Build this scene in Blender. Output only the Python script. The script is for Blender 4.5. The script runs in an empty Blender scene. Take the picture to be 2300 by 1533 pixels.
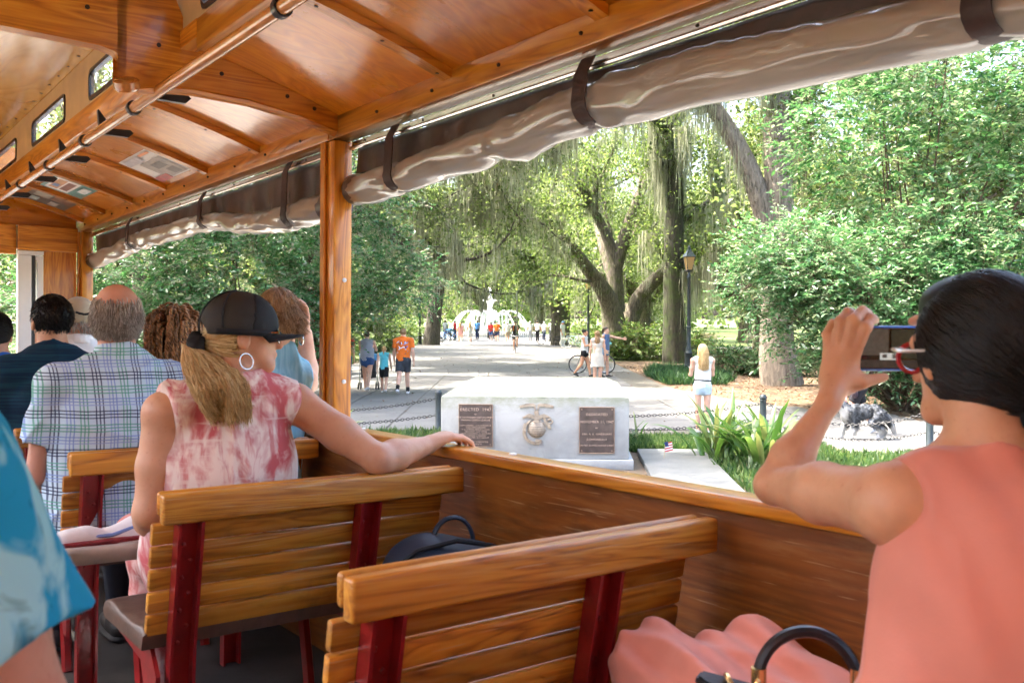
import bpy, bmesh, math, random
import numpy as np
from mathutils import Matrix, Vector, Quaternion

rad = math.radians
scene = bpy.context.scene
COL = scene.collection

# ------------------------------------------------------------------ camera
CAM_H = 2.1
PITCH = math.atan((766.5 - 711.0) / 2100.0)
cam_data = bpy.data.cameras.new('camera')
cam_data.sensor_width = 36.0
cam_data.lens = 36.0 * 2100.0 / 2300.0
cam_data.clip_start = 0.05
cam_data.clip_end = 2000.0
cam_data.dof.use_dof = True
cam_data.dof.focus_distance = 7.0
cam_data.dof.aperture_fstop = 8.0
cam = bpy.data.objects.new('camera', cam_data)
COL.objects.link(cam)
cam.location = (0, 0, CAM_H)
cam.rotation_euler = (rad(90) - PITCH, 0, 0)
scene.camera = cam

# ------------------------------------------------------------------ sky and sun
SUN_TO = Vector((-0.50, 0.10, 0.86)).normalized()
world = bpy.data.worlds.new('World')
scene.world = world
world.use_nodes = True
wn = world.node_tree
bg = wn.nodes['Background']
sky = wn.nodes.new('ShaderNodeTexSky')
sky.sky_type = 'NISHITA'
sky.sun_disc = False
sky.sun_elevation = math.asin(SUN_TO.z)
sky.sun_rotation = math.atan2(SUN_TO.x, SUN_TO.y)
sky.air_density = 1.0
sky.dust_density = 6.0
sky.ozone_density = 1.0
wn.links.new(sky.outputs[0], bg.inputs[0])
bg.inputs[1].default_value = 0.15
sun_data = bpy.data.lights.new('sun', 'SUN')
sun_data.energy = 2.8
sun_data.angle = rad(0.53)
sun_data.color = (1.0, 0.92, 0.80)
sun = bpy.data.objects.new('sun', sun_data)
COL.objects.link(sun)
sun.rotation_euler = SUN_TO.to_track_quat('Z', 'Y').to_euler()

vs = scene.view_settings
vs.view_transform = 'Standard'
vs.look = 'None'
vs.gamma = 1.0
vs.use_curve_mapping = False
vs.exposure = 3.1
cy = scene.cycles
cy.max_bounces = 5
cy.diffuse_bounces = 3
cy.glossy_bounces = 2
cy.transmission_bounces = 4
cy.use_adaptive_sampling = True
cy.adaptive_threshold = 0.03
cy.adaptive_min_samples = 12
cy.transparent_max_bounces = 8
cy.sample_clamp_indirect = 6.0
cy.caustics_reflective = False
cy.caustics_refractive = False
cy.use_denoising = True
try:
    cy.denoiser = 'OPENIMAGEDENOISE'
except Exception:
    pass

# ------------------------------------------------------------------ the trolley's own frame
# axes: x = out through the open side, y = towards the front, z = up; origin at the camera
def _ray(px, py):
    x = (px - 1150.0) / 2100.0
    y = -(py - 766.5) / 2100.0
    c, s = math.cos(PITCH), math.sin(PITCH)
    return Vector((x, c + s * y, -s + c * y))
_D = _ray(-450, 750).normalized()
_W = _ray(3906, 775)
_W = (_W - _D * _W.dot(_D)).normalized()
_U = _W.cross(_D)
TM = Matrix(((_W.x, _D.x, _U.x, 0), (_W.y, _D.y, _U.y, 0), (_W.z, _D.z, _U.z, CAM_H), (0, 0, 0, 1)))
TROLLEY_FLOOR = -1.27

# ------------------------------------------------------------------ object helpers
def link(o, parent=None):
    COL.objects.link(o)
    if parent is not None:
        o.parent = parent
    return o

def tag(o, label=None, cat=None, group=None, kind=None):
    if label: o['label'] = label
    if cat: o['category'] = cat
    if group: o['group'] = group
    if kind: o['kind'] = kind
    return o

def thing(name, label, cat, mw=None, group=None):
    o = bpy.data.objects.new(name, None)
    o.empty_display_size = 0.1
    COL.objects.link(o)
    if mw is not None:
        if not isinstance(mw, Matrix):
            mw = Matrix.Translation(Vector(mw))
        o.matrix_world = mw
    return tag(o, label, cat, group)

def at(x, y, z=0.0, rz=0.0, s=1.0):
    return Matrix.Translation((x, y, z)) @ Matrix.Rotation(rz, 4, 'Z') @ Matrix.Scale(s, 4)

def on_trolley(w, d, u, rz=0.0):
    return TM @ Matrix.Translation((w, d, u)) @ Matrix.Rotation(rz, 4, 'Z')

def mesh_np(name, verts, faces, mat=None, smooth=False, attrs=None):
    """verts (N,3), faces (M,k) with one k"""
    verts = np.asarray(verts, dtype=np.float32)
    faces = np.asarray(faces, dtype=np.int32)
    me = bpy.data.meshes.new(name)
    k = faces.shape[1]
    me.vertices.add(len(verts))
    me.vertices.foreach_set('co', verts.ravel())
    me.loops.add(faces.size)
    me.loops.foreach_set('vertex_index', faces.ravel())
    me.polygons.add(len(faces))
    me.polygons.foreach_set('loop_start', np.arange(0, faces.size, k, dtype=np.int32))
    me.polygons.foreach_set('loop_total', np.full(len(faces), k, dtype=np.int32))
    if smooth:
        me.polygons.foreach_set('use_smooth', np.ones(len(faces), dtype=bool))
    for an, av in (attrs or {}).items():
        a = me.attributes.new(an, 'FLOAT', 'POINT')
        a.data.foreach_set('value', np.asarray(av, dtype=np.float32))
    me.update()
    me.validate()
    if mat is not None:
        me.materials.append(mat)
    return me

def obj(name, me, parent=None, mw=None):
    o = bpy.data.objects.new(name, me)
    COL.objects.link(o)
    if parent is not None:
        o.parent = parent
    if mw is not None:
        if not isinstance(mw, Matrix):
            mw = Matrix.Translation(Vector(mw))
        o.matrix_local = mw
    return o

def copy_tree(o, parent=None):
    c = o.copy()
    COL.objects.link(c)
    if parent is not None:
        c.parent = parent
    for ch in list(o.children):
        copy_tree(ch, c)
    return c

def frame_of(d):
    d = Vector(d).normalized()
    a = Vector((0, 0, 1)) if abs(d.z) < 0.95 else Vector((1, 0, 0))
    x = d.cross(a).normalized()
    return x, d.cross(x).normalized()

class MB:
    """collects shapes into ONE mesh"""
    def __init__(self):
        self.bm = bmesh.new()
    def box(self, lo, hi, bev=0.0, rot=None, seg=1):
        lo, hi = Vector(lo), Vector(hi)
        c = (lo + hi) / 2
        m = Matrix.Translation(c)
        if rot is not None:
            m = m @ rot.to_4x4()
        m = m @ Matrix.Diagonal((*(abs(a) for a in (hi - lo)), 1))
        r = bmesh.ops.create_cube(self.bm, size=1.0, matrix=m)
        if bev:
            es = list({e for v in r['verts'] for e in v.link_edges})
            bmesh.ops.bevel(self.bm, geom=es, offset=bev, segments=seg, affect='EDGES', profile=0.5)
        return self
    def tube(self, pts, r, seg=8, caps=True, flat=None):
        pts = [Vector(p) for p in pts]
        n = len(pts)
        rs = list(r) if hasattr(r, '__len__') else [r] * n
        rings = []
        x = None
        for i, p in enumerate(pts):
            d = (pts[min(i + 1, n - 1)] - pts[max(i - 1, 0)])
            if d.length < 1e-9: d = Vector((0, 0, 1))
            d.normalize()
            if x is None:
                x, y = frame_of(d)
            else:
                x = (x - d * x.dot(d))
                if x.length < 1e-6: x, _ = frame_of(d)
                x.normalize()
                y = d.cross(x).normalized()
            f = flat or 1.0
            rings.append([self.bm.verts.new(p + x * math.cos(2 * math.pi * k / seg) * rs[i] + y * math.sin(2 * math.pi * k / seg) * rs[i] * f) for k in range(seg)])
        for a, b in zip(rings, rings[1:]):
            for k in range(seg):
                self.bm.faces.new((a[k], a[(k + 1) % seg], b[(k + 1) % seg], b[k]))
        if caps:
            self.bm.faces.new(rings[0][::-1]); self.bm.faces.new(rings[-1])
        return self
    def lathe(self, prof, seg=24, m=None, cap=True):
        m = m or Matrix.Identity(4)
        rings = []
        for r, z in prof:
            rings.append([self.bm.verts.new(m @ Vector((r * math.cos(2 * math.pi * k / seg), r * math.sin(2 * math.pi * k / seg), z))) for k in range(seg)])
        for a, b in zip(rings, rings[1:]):
            for k in range(seg):
                self.bm.faces.new((a[k], a[(k + 1) % seg], b[(k + 1) % seg], b[k]))
        if cap:
            self.bm.faces.new(rings[0][::-1]); self.bm.faces.new(rings[-1])
        return self
    def prism(self, outline, m, depth, bev=0.0):
        """outline in local xy, extruded along local z by depth"""
        a = [self.bm.verts.new(m @ Vector((x, y, 0))) for x, y in outline]
        b = [self.bm.verts.new(m @ Vector((x, y, depth))) for x, y in outline]
        n = len(a)
        fs = [self.bm.faces.new(a[::-1]), self.bm.faces.new(b)]
        for k in range(n):
            fs.append(self.bm.faces.new((a[k], a[(k + 1) % n], b[(k + 1) % n], b[k])))
        if bev:
            bmesh.ops.bevel(self.bm, geom=list(fs[1].edges), offset=bev, segments=2, affect='EDGES')
        return self
    def ball(self, c, r, seg=12, rot=None):
        r = r if hasattr(r, '__len__') else (r, r, r)
        m = Matrix.Translation(Vector(c))
        if rot is not None: m = m @ rot.to_4x4()
        bmesh.ops.create_uvsphere(self.bm, u_segments=seg, v_segments=max(6, seg // 2 + 2), radius=1.0, matrix=m @ Matrix.Diagonal((*r, 1)))
        return self
    def torus(self, m, R, r, seg=16, ring=6, squash=1.0, arc=2 * math.pi):
        full = arc > 6.28
        n = seg if full else seg + 1
        rings = []
        for i in range(n):
            a = arc * i / seg
            c = Vector((R * math.cos(a), R * math.sin(a) * squash, 0))
            out = Vector((math.cos(a), math.sin(a), 0))
            rings.append([self.bm.verts.new(m @ (c + out * r * math.cos(2 * math.pi * k / ring) + Vector((0, 0, r * math.sin(2 * math.pi * k / ring))))) for k in range(ring)])
        for i in range(seg):
            a, b = rings[i], rings[(i + 1) % n]
            for k in range(ring):
                self.bm.faces.new((a[k], b[k], b[(k + 1) % ring], a[(k + 1) % ring]))
        return self
    def mesh(self, name, mat=None, smooth=False, angle=40):
        bmesh.ops.recalc_face_normals(self.bm, faces=self.bm.faces[:])
        me = bpy.data.meshes.new(name)
        self.bm.to_mesh(me)
        self.bm.free()
        if mat is not None: me.materials.append(mat)
        if smooth:
            me.polygons.foreach_set('use_smooth', [True] * len(me.polygons))
            try:
                me.set_sharp_from_angle(angle=rad(angle))
            except Exception:
                pass
        return me
    def build(self, name, mat, parent=None, smooth=False, mw=None, angle=40):
        return obj(name, self.mesh(name, mat, smooth, angle), parent, mw)

# ------------------------------------------------------------------ materials
def new_mat(name):
    m = bpy.data.materials.new(name)
    m.use_nodes = True
    return m, m.node_tree, m.node_tree.nodes['Principled BSDF']

def N(nt, t, **kw):
    n = nt.nodes.new(t)
    for k, v in kw.items():
        setattr(n, k, v)
    return n

def ramp(nt, stops, interp='LINEAR'):
    r = nt.nodes.new('ShaderNodeValToRGB')
    r.color_ramp.interpolation = interp
    e = r.color_ramp.elements
    while len(e) < len(stops): e.new(0.5)
    for el, (p, c) in zip(e, stops):
        el.position = p
        el.color = (*c, 1)
    return r

def coords(nt, scale=(1, 1, 1), rot=(0, 0, 0), src='Object'):
    tc = nt.nodes.new('ShaderNodeTexCoord')
    mp = nt.nodes.new('ShaderNodeMapping')
    mp.inputs['Scale'].default_value = scale
    mp.inputs['Rotation'].default_value = rot
    nt.links.new(tc.outputs[src], mp.inputs['Vector'])
    return mp.outputs['Vector']

def noise(nt, vec, scale=5, detail=4, rough=0.5, dist=0.0):
    n = nt.nodes.new('ShaderNodeTexNoise')
    n.inputs['Scale'].default_value = scale
    n.inputs['Detail'].default_value = detail
    n.inputs['Roughness'].default_value = rough
    n.inputs['Distortion'].default_value = dist
    nt.links.new(vec, n.inputs['Vector'])
    return n

def mixc(nt, fac, a, b, mode='MIX'):
    m = nt.nodes.new('ShaderNodeMix')
    m.data_type = 'RGBA'; m.blend_type = mode
    for sock, v in ((m.inputs[0], fac), (m.inputs[6], a), (m.inputs[7], b)):
        if hasattr(v, 'links') or hasattr(v, 'is_linked'): nt.links.new(v, sock)
        elif hasattr(v, '__len__'): sock.default_value = (*v, 1) if len(v) == 3 else v
        else: sock.default_value = v
    return m.outputs[2]

def bump(nt, b, h, strength=0.3, dist=0.01):
    n = nt.nodes.new('ShaderNodeBump')
    n.inputs['Strength'].default_value = strength
    n.inputs['Distance'].default_value = dist
    nt.links.new(h, n.inputs['Height'])
    nt.links.new(n.outputs[0], b.inputs['Normal'])

def plain(name, col, rough=0.5, metal=0.0, vary=0.12, scale=8.0, bumpy=0.0, coat=0.0, spec=0.5, emis=None, sss=0.0):
    m, nt, b = new_mat(name)
    v = coords(nt)
    n = noise(nt, v, scale, 5, 0.6)
    lo = tuple(max(0, c * (1 - vary)) for c in col); hi = tuple(min(1, c * (1 + vary)) for c in col)
    r = ramp(nt, [(0.3, lo), (0.7, hi)])
    nt.links.new(n.outputs[0], r.inputs[0])
    nt.links.new(r.outputs[0], b.inputs['Base Color'])
    b.inputs['Roughness'].default_value = rough
    b.inputs['Metallic'].default_value = metal
    b.inputs['Specular IOR Level'].default_value = spec
    b.inputs['Coat Weight'].default_value = coat
    b.inputs['Coat Roughness'].default_value = 0.08
    if sss:
        b.inputs['Subsurface Weight'].default_value = sss
        b.inputs['Subsurface Radius'].default_value = (1.0, 0.35, 0.2)
        b.inputs['Subsurface Scale'].default_value = 0.012
    if bumpy:
        bump(nt, b, n.outputs[0], bumpy, 0.01)
    if emis:
        b.inputs['Emission Color'].default_value = (*emis[0], 1); b.inputs['Emission Strength'].default_value = emis[1]
    return m

def wood(name, axis, dark, mid, light, rough=0.32, coat=0.5, fine=1.0, worn=0.0):
    """varnished timber, grain running along local axis 0, 1 or 2"""
    m, nt, b = new_mat(name)
    sc = [38 * fine] * 3; sc[axis] = 1.6
    oi = N(nt, 'ShaderNodeObjectInfo')
    tc = N(nt, 'ShaderNodeTexCoord')
    add = N(nt, 'ShaderNodeVectorMath', operation='ADD')
    mul = N(nt, 'ShaderNodeMath', operation='MULTIPLY'); mul.inputs[1].default_value = 37.0
    nt.links.new(oi.outputs['Random'], mul.inputs[0])
    nt.links.new(tc.outputs['Object'], add.inputs[0]); nt.links.new(mul.outputs[0], add.inputs[1])
    mp = N(nt, 'ShaderNodeMapping'); mp.inputs['Scale'].default_value = sc
    nt.links.new(add.outputs[0], mp.inputs['Vector'])
    n1 = noise(nt, mp.outputs[0], 1.0, 6, 0.55, 0.8)
    sc2 = [9 * fine] * 3; sc2[axis] = 0.7
    mp2 = N(nt, 'ShaderNodeMapping'); mp2.inputs['Scale'].default_value = sc2
    nt.links.new(add.outputs[0], mp2.inputs['Vector'])
    n2 = noise(nt, mp2.outputs[0], 1.0, 3, 0.5, 1.2)
    # growth-ring figure: fold the slow noise
    fr = N(nt, 'ShaderNodeMath', operation='MULTIPLY'); fr.inputs[1].default_value = 9.0
    nt.links.new(n2.outputs[0], fr.inputs[0])
    pp = N(nt, 'ShaderNodeMath', operation='PINGPONG'); pp.inputs[1].default_value = 0.5
    nt.links.new(fr.outputs[0], pp.inputs[0])
    ad = N(nt, 'ShaderNodeMath', operation='MULTIPLY_ADD'); ad.inputs[1].default_value = 0.7
    nt.links.new(pp.outputs[0], ad.inputs[0])
    hf = N(nt, 'ShaderNodeMath', operation='MULTIPLY'); hf.inputs[1].default_value = 0.75
    nt.links.new(n1.outputs[0], hf.inputs[0]); nt.links.new(hf.outputs[0], ad.inputs[2])
    r = ramp(nt, [(0.22, dark), (0.5, mid), (0.8, light)])
    nt.links.new(ad.outputs[0], r.inputs[0])
    hs = N(nt, 'ShaderNodeHueSaturation')
    mr = N(nt, 'ShaderNodeMapRange'); mr.inputs[3].default_value = 0.72; mr.inputs[4].default_value = 1.18
    nt.links.new(oi.outputs['Random'], mr.inputs[0]); nt.links.new(mr.outputs[0], hs.inputs['Value'])
    nt.links.new(r.outputs[0], hs.inputs['Color'])
    colr = hs.outputs[0]
    n3 = noise(nt, tc.outputs['Object'], 3.0, 5, 0.65)
    if worn:
        wm = ramp(nt, [(0.50, (0, 0, 0)), (0.68, (worn, worn, worn))])
        sc3 = [26] * 3; sc3[axis] = 4
        mp3 = N(nt, 'ShaderNodeMapping'); mp3.inputs['Scale'].default_value = sc3
        nt.links.new(add.outputs[0], mp3.inputs['Vector'])
        n4 = noise(nt, mp3.outputs[0], 1.0, 6, 0.7)
        nt.links.new(n4.outputs[0], wm.inputs[0])
        colr = mixc(nt, wm.outputs[0], colr, (0.46, 0.27, 0.11))
        sc5 = [150] * 3; sc5[axis] = 5
        mp5 = N(nt, 'ShaderNodeMapping'); mp5.inputs['Scale'].default_value = sc5; mp5.inputs['Rotation'].default_value = (0.04, 0.03, 0.05)
        nt.links.new(add.outputs[0], mp5.inputs['Vector'])
        n5 = noise(nt, mp5.outputs[0], 1.0, 2, 0.5)
        sm = ramp(nt, [(0.66, (0, 0, 0)), (0.72, (0.55, 0.55, 0.55))]); nt.links.new(n5.outputs[0], sm.inputs[0])
        colr = mixc(nt, sm.outputs[0], colr, (0.55, 0.36, 0.19))
        dm = ramp(nt, [(0.30, (0.45, 0.45, 0.45)), (0.40, (0, 0, 0))]); nt.links.new(n3.outputs[0], dm.inputs[0])
        colr = mixc(nt, dm.outputs[0], colr, (0.09, 0.035, 0.012))
    nt.links.new(colr, b.inputs['Base Color'])
    rr = N(nt, 'ShaderNodeMapRange'); rr.inputs[3].default_value = rough * 0.75; rr.inputs[4].default_value = rough * 1.5
    nt.links.new(n3.outputs[0], rr.inputs[0]); nt.links.new(rr.outputs[0], b.inputs['Roughness'])
    b.inputs['Coat Weight'].default_value = coat
    b.inputs['Coat Roughness'].default_value = 0.14
    bump(nt, b, ad.outputs[0], 0.12, 0.004)
    return m

def leafmat(name, dark, light, pale, trans=0.35, rough=0.45, gloss=0.5):
    m, nt, b = new_mat(name)
    a = N(nt, 'ShaderNodeAttribute', attribute_name='var')
    r = ramp(nt, [(0.0, dark), (0.55, light), (0.92, pale)])
    nt.links.new(a.outputs['Fac'], r.inputs[0])
    nt.links.new(r.outputs[0], b.inputs['Base Color'])
    b.inputs['Roughness'].default_value = rough
    b.inputs['Specular IOR Level'].default_value = gloss
    t = N(nt, 'ShaderNodeBsdfTranslucent')
    hs = N(nt, 'ShaderNodeHueSaturation'); hs.inputs['Value'].default_value = 1.6; hs.inputs['Saturation'].default_value = 1.05
    hs.inputs['Hue'].default_value = 0.485
    nt.links.new(r.outputs[0], hs.inputs['Color']); nt.links.new(hs.outputs[0], t.inputs['Color'])
    mx = N(nt, 'ShaderNodeMixShader'); mx.inputs[0].default_value = trans
    nt.links.new(b.outputs[0], mx.inputs[1]); nt.links.new(t.outputs[0], mx.inputs[2])
    out = nt.nodes['Material Output']
    nt.links.new(mx.outputs[0], out.inputs['Surface'])
    return m

def bark(name, dark, light, moss=None, mossamt=0.5):
    m, nt, b = new_mat(name)
    v = coords(nt, (1, 1, 0.22))
    n = noise(nt, v, 14, 7, 0.68, 0.4)
    r = ramp(nt, [(0.35, dark), (0.62, light)])
    nt.links.new(n.outputs[0], r.inputs[0])
    c = r.outputs[0]
    if moss:
        v2 = coords(nt)
        n2 = noise(nt, v2, 1.6, 6, 0.7)
        r2 = ramp(nt, [(mossamt - 0.06, (0, 0, 0)), (mossamt + 0.1, (1, 1, 1))])
        nt.links.new(n2.outputs[0], r2.inputs[0])
        c = mixc(nt, r2.outputs[0], c, moss)
    nt.links.new(c, b.inputs['Base Color'])
    b.inputs['Roughness'].default_value = 0.9
    bump(nt, b, n.outputs[0], 0.9, 0.05)
    return m

M = {}
# =================================================================== PARK
def P(px, py, Y):
    """place a point of a thing that stands Y metres ahead"""
    r = _ray(px, py)
    return np.array([r.x, r.y, r.z]) * (Y / r.y) + np.array([0, 0, CAM_H])

# ------------------------------------------------------------------ ground materials
def ground_mat(name, stops, scale=3.0, fine=40.0, rough=0.9, bumpy=0.3, bd=0.02, thr=(0.35, 0.65)):
    m, nt, b = new_mat(name)
    v = coords(nt)
    n1 = noise(nt, v, scale, 6, 0.65); n2 = noise(nt, v, fine, 4, 0.6)
    ad = N(nt, 'ShaderNodeMath', operation='MULTIPLY_ADD'); ad.inputs[1].default_value = 0.5
    nt.links.new(n2.outputs[0], ad.inputs[0])
    hf = N(nt, 'ShaderNodeMath', operation='MULTIPLY'); hf.inputs[1].default_value = 0.5
    nt.links.new(n1.outputs[0], hf.inputs[0]); nt.links.new(hf.outputs[0], ad.inputs[2])
    k = len(stops)
    r = ramp(nt, [(thr[0] + (thr[1] - thr[0]) * i / (k - 1), c) for i, c in enumerate(stops)])
    nt.links.new(ad.outputs[0], r.inputs[0]); nt.links.new(r.outputs[0], b.inputs['Base Color'])
    b.inputs['Roughness'].default_value = rough
    bump(nt, b, n2.outputs[0], bumpy, bd)
    return m
M['lawn'] = ground_mat('lawn', [(0.045, 0.075, 0.018), (0.085, 0.13, 0.03), (0.16, 0.19, 0.06)], 0.6, 30)
M['mulch'] = ground_mat('leaf_mulch', [(0.06, 0.038, 0.024), (0.15, 0.095, 0.056), (0.27, 0.195, 0.125)], 2.0, 26, bumpy=0.8, bd=0.05)
M['soil'] = ground_mat('soil', [(0.06, 0.045, 0.03), (0.14, 0.10, 0.06)], 2.0, 20)
M['asphalt'] = ground_mat('worn_pale_asphalt', [(0.13, 0.128, 0.122), (0.19, 0.186, 0.178)], 1.0, 80)  # lightened so the unseen road bounces more light up to the ceiling
M['footway'] = ground_mat('pale_bounce_footway', [(0.32, 0.31, 0.285), (0.42, 0.405, 0.375)], 1.0, 40)
M['concrete'] = ground_mat('concrete_slab', [(0.11, 0.107, 0.10), (0.155, 0.151, 0.142), (0.192, 0.188, 0.177)], 1.2, 30, 0.85, 0.15, 0.005, (0.3, 0.7))
M['jointsand'] = ground_mat('dark_joint', [(0.10, 0.09, 0.075), (0.16, 0.15, 0.12)], 2, 30)
def far_paving():
    m = ground_mat('far_paving', [(0.11, 0.107, 0.10), (0.155, 0.151, 0.142), (0.192, 0.188, 0.177)], 1.2, 30, 0.85, 0.1, 0.005, (0.3, 0.7))
    nt = m.node_tree; b = nt.nodes['Principled BSDF']
    src = b.inputs['Base Color'].links[0].from_socket
    br = N(nt, 'ShaderNodeTexBrick'); br.offset = 0.0
    br.inputs['Scale'].default_value = 1.0; br.inputs['Mortar Size'].default_value = 0.012
    br.inputs['Brick Width'].default_value = 1.5; br.inputs['Row Height'].default_value = 1.5
    tc = N(nt, 'ShaderNodeTexCoord'); nt.links.new(tc.outputs['Object'], br.inputs['Vector'])
    nt.links.new(mixc(nt, br.outputs['Fac'], src, (0.14, 0.13, 0.11)), b.inputs['Base Color'])
    return m
M['farpaving'] = far_paving()

def sheet(name, outline, z, mat, kind='structure', parent=None):
    mb = MB(); mb.bm.faces.new([mb.bm.verts.new((x, y, z)) for x, y in outline])
    me = bpy.data.meshes.new(name)
    if mb.bm.faces[:][0].calc_area() and mb.bm.faces[:][0].normal.z < 0: bmesh.ops.reverse_faces(mb.bm, faces=mb.bm.faces[:])
    mb.bm.normal_update()
    for f in mb.bm.faces:
        if f.normal.z < 0: f.normal_flip()
    mb.bm.to_mesh(me); mb.bm.free(); me.materials.append(mat)
    o = obj(name, me, parent)
    if kind: o['kind'] = kind
    return o
sheet('ground', [(-700, -700), (700, -700), (700, 900), (-700, 900)], 0.0, M['lawn'])
sheet('road', [(-200, -14), (200, -14), (200, 8.2), (-200, 8.2)], 0.004, M['asphalt'])
kb = MB()
for k in range(0, 40):
    kb.box((-60 + k * 3.0, 8.2, 0.0), (-60 + k * 3.0 + 2.985, 8.4, 0.13), 0.015)
kerb = kb.build('kerb', M['concrete']); tag(kerb, kind='structure')
sheet('bounce_sidewalk', [(-60, 8.4), (60, 8.4), (60, 10.3), (-60, 10.3)], 0.12, M['footway'])  # unseen pale strip, added to bounce sunlight up to the trolley ceiling
sheet('flower_bed', [(-6.5, 10.31), (9.5, 10.31), (8.6, 13.0), (6.9, 14.0), (4.3, 15.7), (1.7, 16.4), (-1.4, 16.8), (-6.5, 17.5)], 0.004, M['soil'])
RIGHT = [(4.55, 62), (4.6, 29), (4.95, 25.6), (6.0, 22.7), (7.1, 19.9), (8.4, 18.6), (14, 17.4), (30, 16.8)]
LEFT = [(-40, 17.2), (-16, 17.8), (-11.0, 19.2), (-8.6, 22.7), (-7.3, 27), (-7.0, 31), (-6.9, 62)]
FRONT = [(30, 10.5), (9.6, 12.6), (6.6, 14.2), (4.35, 15.75), (1.7, 16.45), (-1.4, 16.85), (-6.5, 17.5), (-6.6, 11.0), (-40, 10.5)]
promen = sheet('promenade', RIGHT + FRONT + LEFT, 0.006, M['jointsand'])
far_prom = sheet('far_promenade', [(4.55, 35.2), (4.55, 62), (4.3, 88), (9, 92), (9, 112), (-13, 112), (-13, 92), (-7.2, 88), (-6.9, 62), (-6.95, 35.2)], 0.022, M['farpaving'])
sheet('mulch_bed', RIGHT[1:] + [(30, 24), (20, 30), (12, 38), (7.5, 44), (4.6, 44)], 0.008, M['mulch'])
sheet('mulch_bed', LEFT[:-1] + [(-6.9, 44), (-12, 44), (-18, 30), (-40, 30)], 0.008, M['mulch'])
sheet('path', [(8, 60), (40, 63), (40, 68), (8, 65)], 0.010, M['concrete'])

def inside(poly, x, y):
    c = False; n = len(poly)
    for i in range(n):
        x0, y0 = poly[i]; x1, y1 = poly[(i + 1) % n]
        if (y0 > y) != (y1 > y) and x < (x1 - x0) * (y - y0) / (y1 - y0) + x0: c = not c
    return c
rng = np.random.default_rng(11); random.seed(4)
POLY = RIGHT + FRONT + LEFT
slab_me = [MB().box((-0.735, -0.735, -0.014), (0.735, 0.735, 0.0), 0.008).mesh('paving_slab', M['concrete']) for _ in range(1)]
for iy in range(0, 17):
    for ix in range(-9, 9):
        x = ix * 1.5 - 0.1; y = 35.2 - 0.75 - iy * 1.5
        if sum(inside(POLY, x + a, y + b) for a in (-0.7, 0.7) for b in (-0.7, 0.7)) < 3: continue
        if -1.7 < x < 2.3 and y < 16.2: continue
        o = obj('paving_slab', slab_me[0], promen)
        o.matrix_local = Matrix.Translation((x, y, 0.022 + random.uniform(-0.002, 0.002))) @ Matrix.Rotation(random.choice((0, 1, 2, 3)) * math.pi / 2 + random.uniform(-0.002, 0.002), 4, 'Z')

# ------------------------------------------------------------------ vegetation builders
def leaf_np(pos, d, nrm, L, W, rg, fold=0.25, six=False):
    """leaf blades: pos base (N,3), d axis, nrm blade normal; returns verts, faces, var"""
    n = len(pos)
    d = d / np.linalg.norm(d, axis=1, keepdims=True)
    s = np.cross(d, nrm); s /= np.linalg.norm(s, axis=1, keepdims=True) + 1e-9
    u = np.cross(s, d)
    L = (L * np.ones(n))[:, None]; W = (W * np.ones(n))[:, None]
    if six:
        a = pos; b1 = pos + d * L * .28 + s * W * .42 + u * W * fold; b2 = pos + d * L * .28 - s * W * .42 + u * W * fold
        c1 = pos + d * L * .66 + s * W * .40 + u * W * fold * .6; c2 = pos + d * L * .66 - s * W * .40 + u * W * fold * .6
        t = pos + d * L - u * L * 0.08
        m1 = pos + d * L * .5
        V = np.stack([a, b1, c1, t, c2, b2, m1], 1).reshape(-1, 3)
        base = np.arange(n)[:, None] * 7
        F = np.concatenate([base + np.array([[0, 1, 2, 6]]), base + np.array([[6, 2, 3, 3]]), base + np.array([[0, 6, 4, 5]]), base + np.array([[6, 3, 3, 4]])])
        # all as triangles
        T = np.concatenate([base + np.array([q]) for q in ([0, 1, 6], [1, 2, 6], [2, 3, 6], [3, 4, 6], [4, 5, 6], [5, 0, 6])])
        var = np.repeat(rg.random(n), 7)
        return V, T, var
    V = np.stack([pos, pos + d * L * .45 + s * W * .5 + u * W * fold, pos + d * L, pos + d * L * .45 - s * W * .5 + u * W * fold], 1).reshape(-1, 3)
    F = np.arange(n * 4).reshape(n, 4)
    return V, F, np.repeat(rg.random(n), 4)

def unit(v): return v / (np.linalg.norm(v, axis=-1, keepdims=True) + 1e-9)
def rand_dir(rg, n): return unit(rg.normal(size=(n, 3)))

def tubes_np(lines, seg=6):
    Vs, Fs, base = [], [], 0
    ang = np.linspace(0, 2 * np.pi, seg, endpoint=False)
    for pts, r in lines:
        pts = np.asarray(pts, float); n = len(pts)
        if n < 2: continue
        d = np.gradient(pts, axis=0); d = unit(d)
        a = np.array([0, 0, 1.0]) if abs(d[:, 2]).mean() < 0.8 else np.array([1.0, 0, 0])
        x = unit(np.cross(d, a)); y = np.cross(d, x)
        r = np.asarray(r, float)[:, None, None] * np.ones((n, 1, 1))
        V = pts[:, None, :] + r * (x[:, None, :] * np.cos(ang)[None, :, None] + y[:, None, :] * np.sin(ang)[None, :, None])
        i = np.arange(n - 1)[:, None] * seg; j = np.arange(seg)[None, :]; j2 = (j + 1) % seg
        Fs.append(np.stack([i + j, i + j2, i + seg + j2, i + seg + j], -1).reshape(-1, 4) + base)
        Vs.append(V.reshape(-1, 3)); base += n * seg
    return np.concatenate(Vs), np.concatenate(Fs)

def smooth_line(pts, n):
    pts = np.asarray(pts, float)
    t = np.concatenate([[0], np.cumsum(np.linalg.norm(np.diff(pts, axis=0), axis=1))])
    tt = np.linspace(0, t[-1], n)
    out = np.stack([np.interp(tt, t, pts[:, k]) for k in range(3)], 1)
    for _ in range(2):
        o2 = out.copy(); o2[1:-1] = (out[:-2] + 2 * out[1:-1] + out[2:]) / 4; out = o2
    return out

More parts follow.
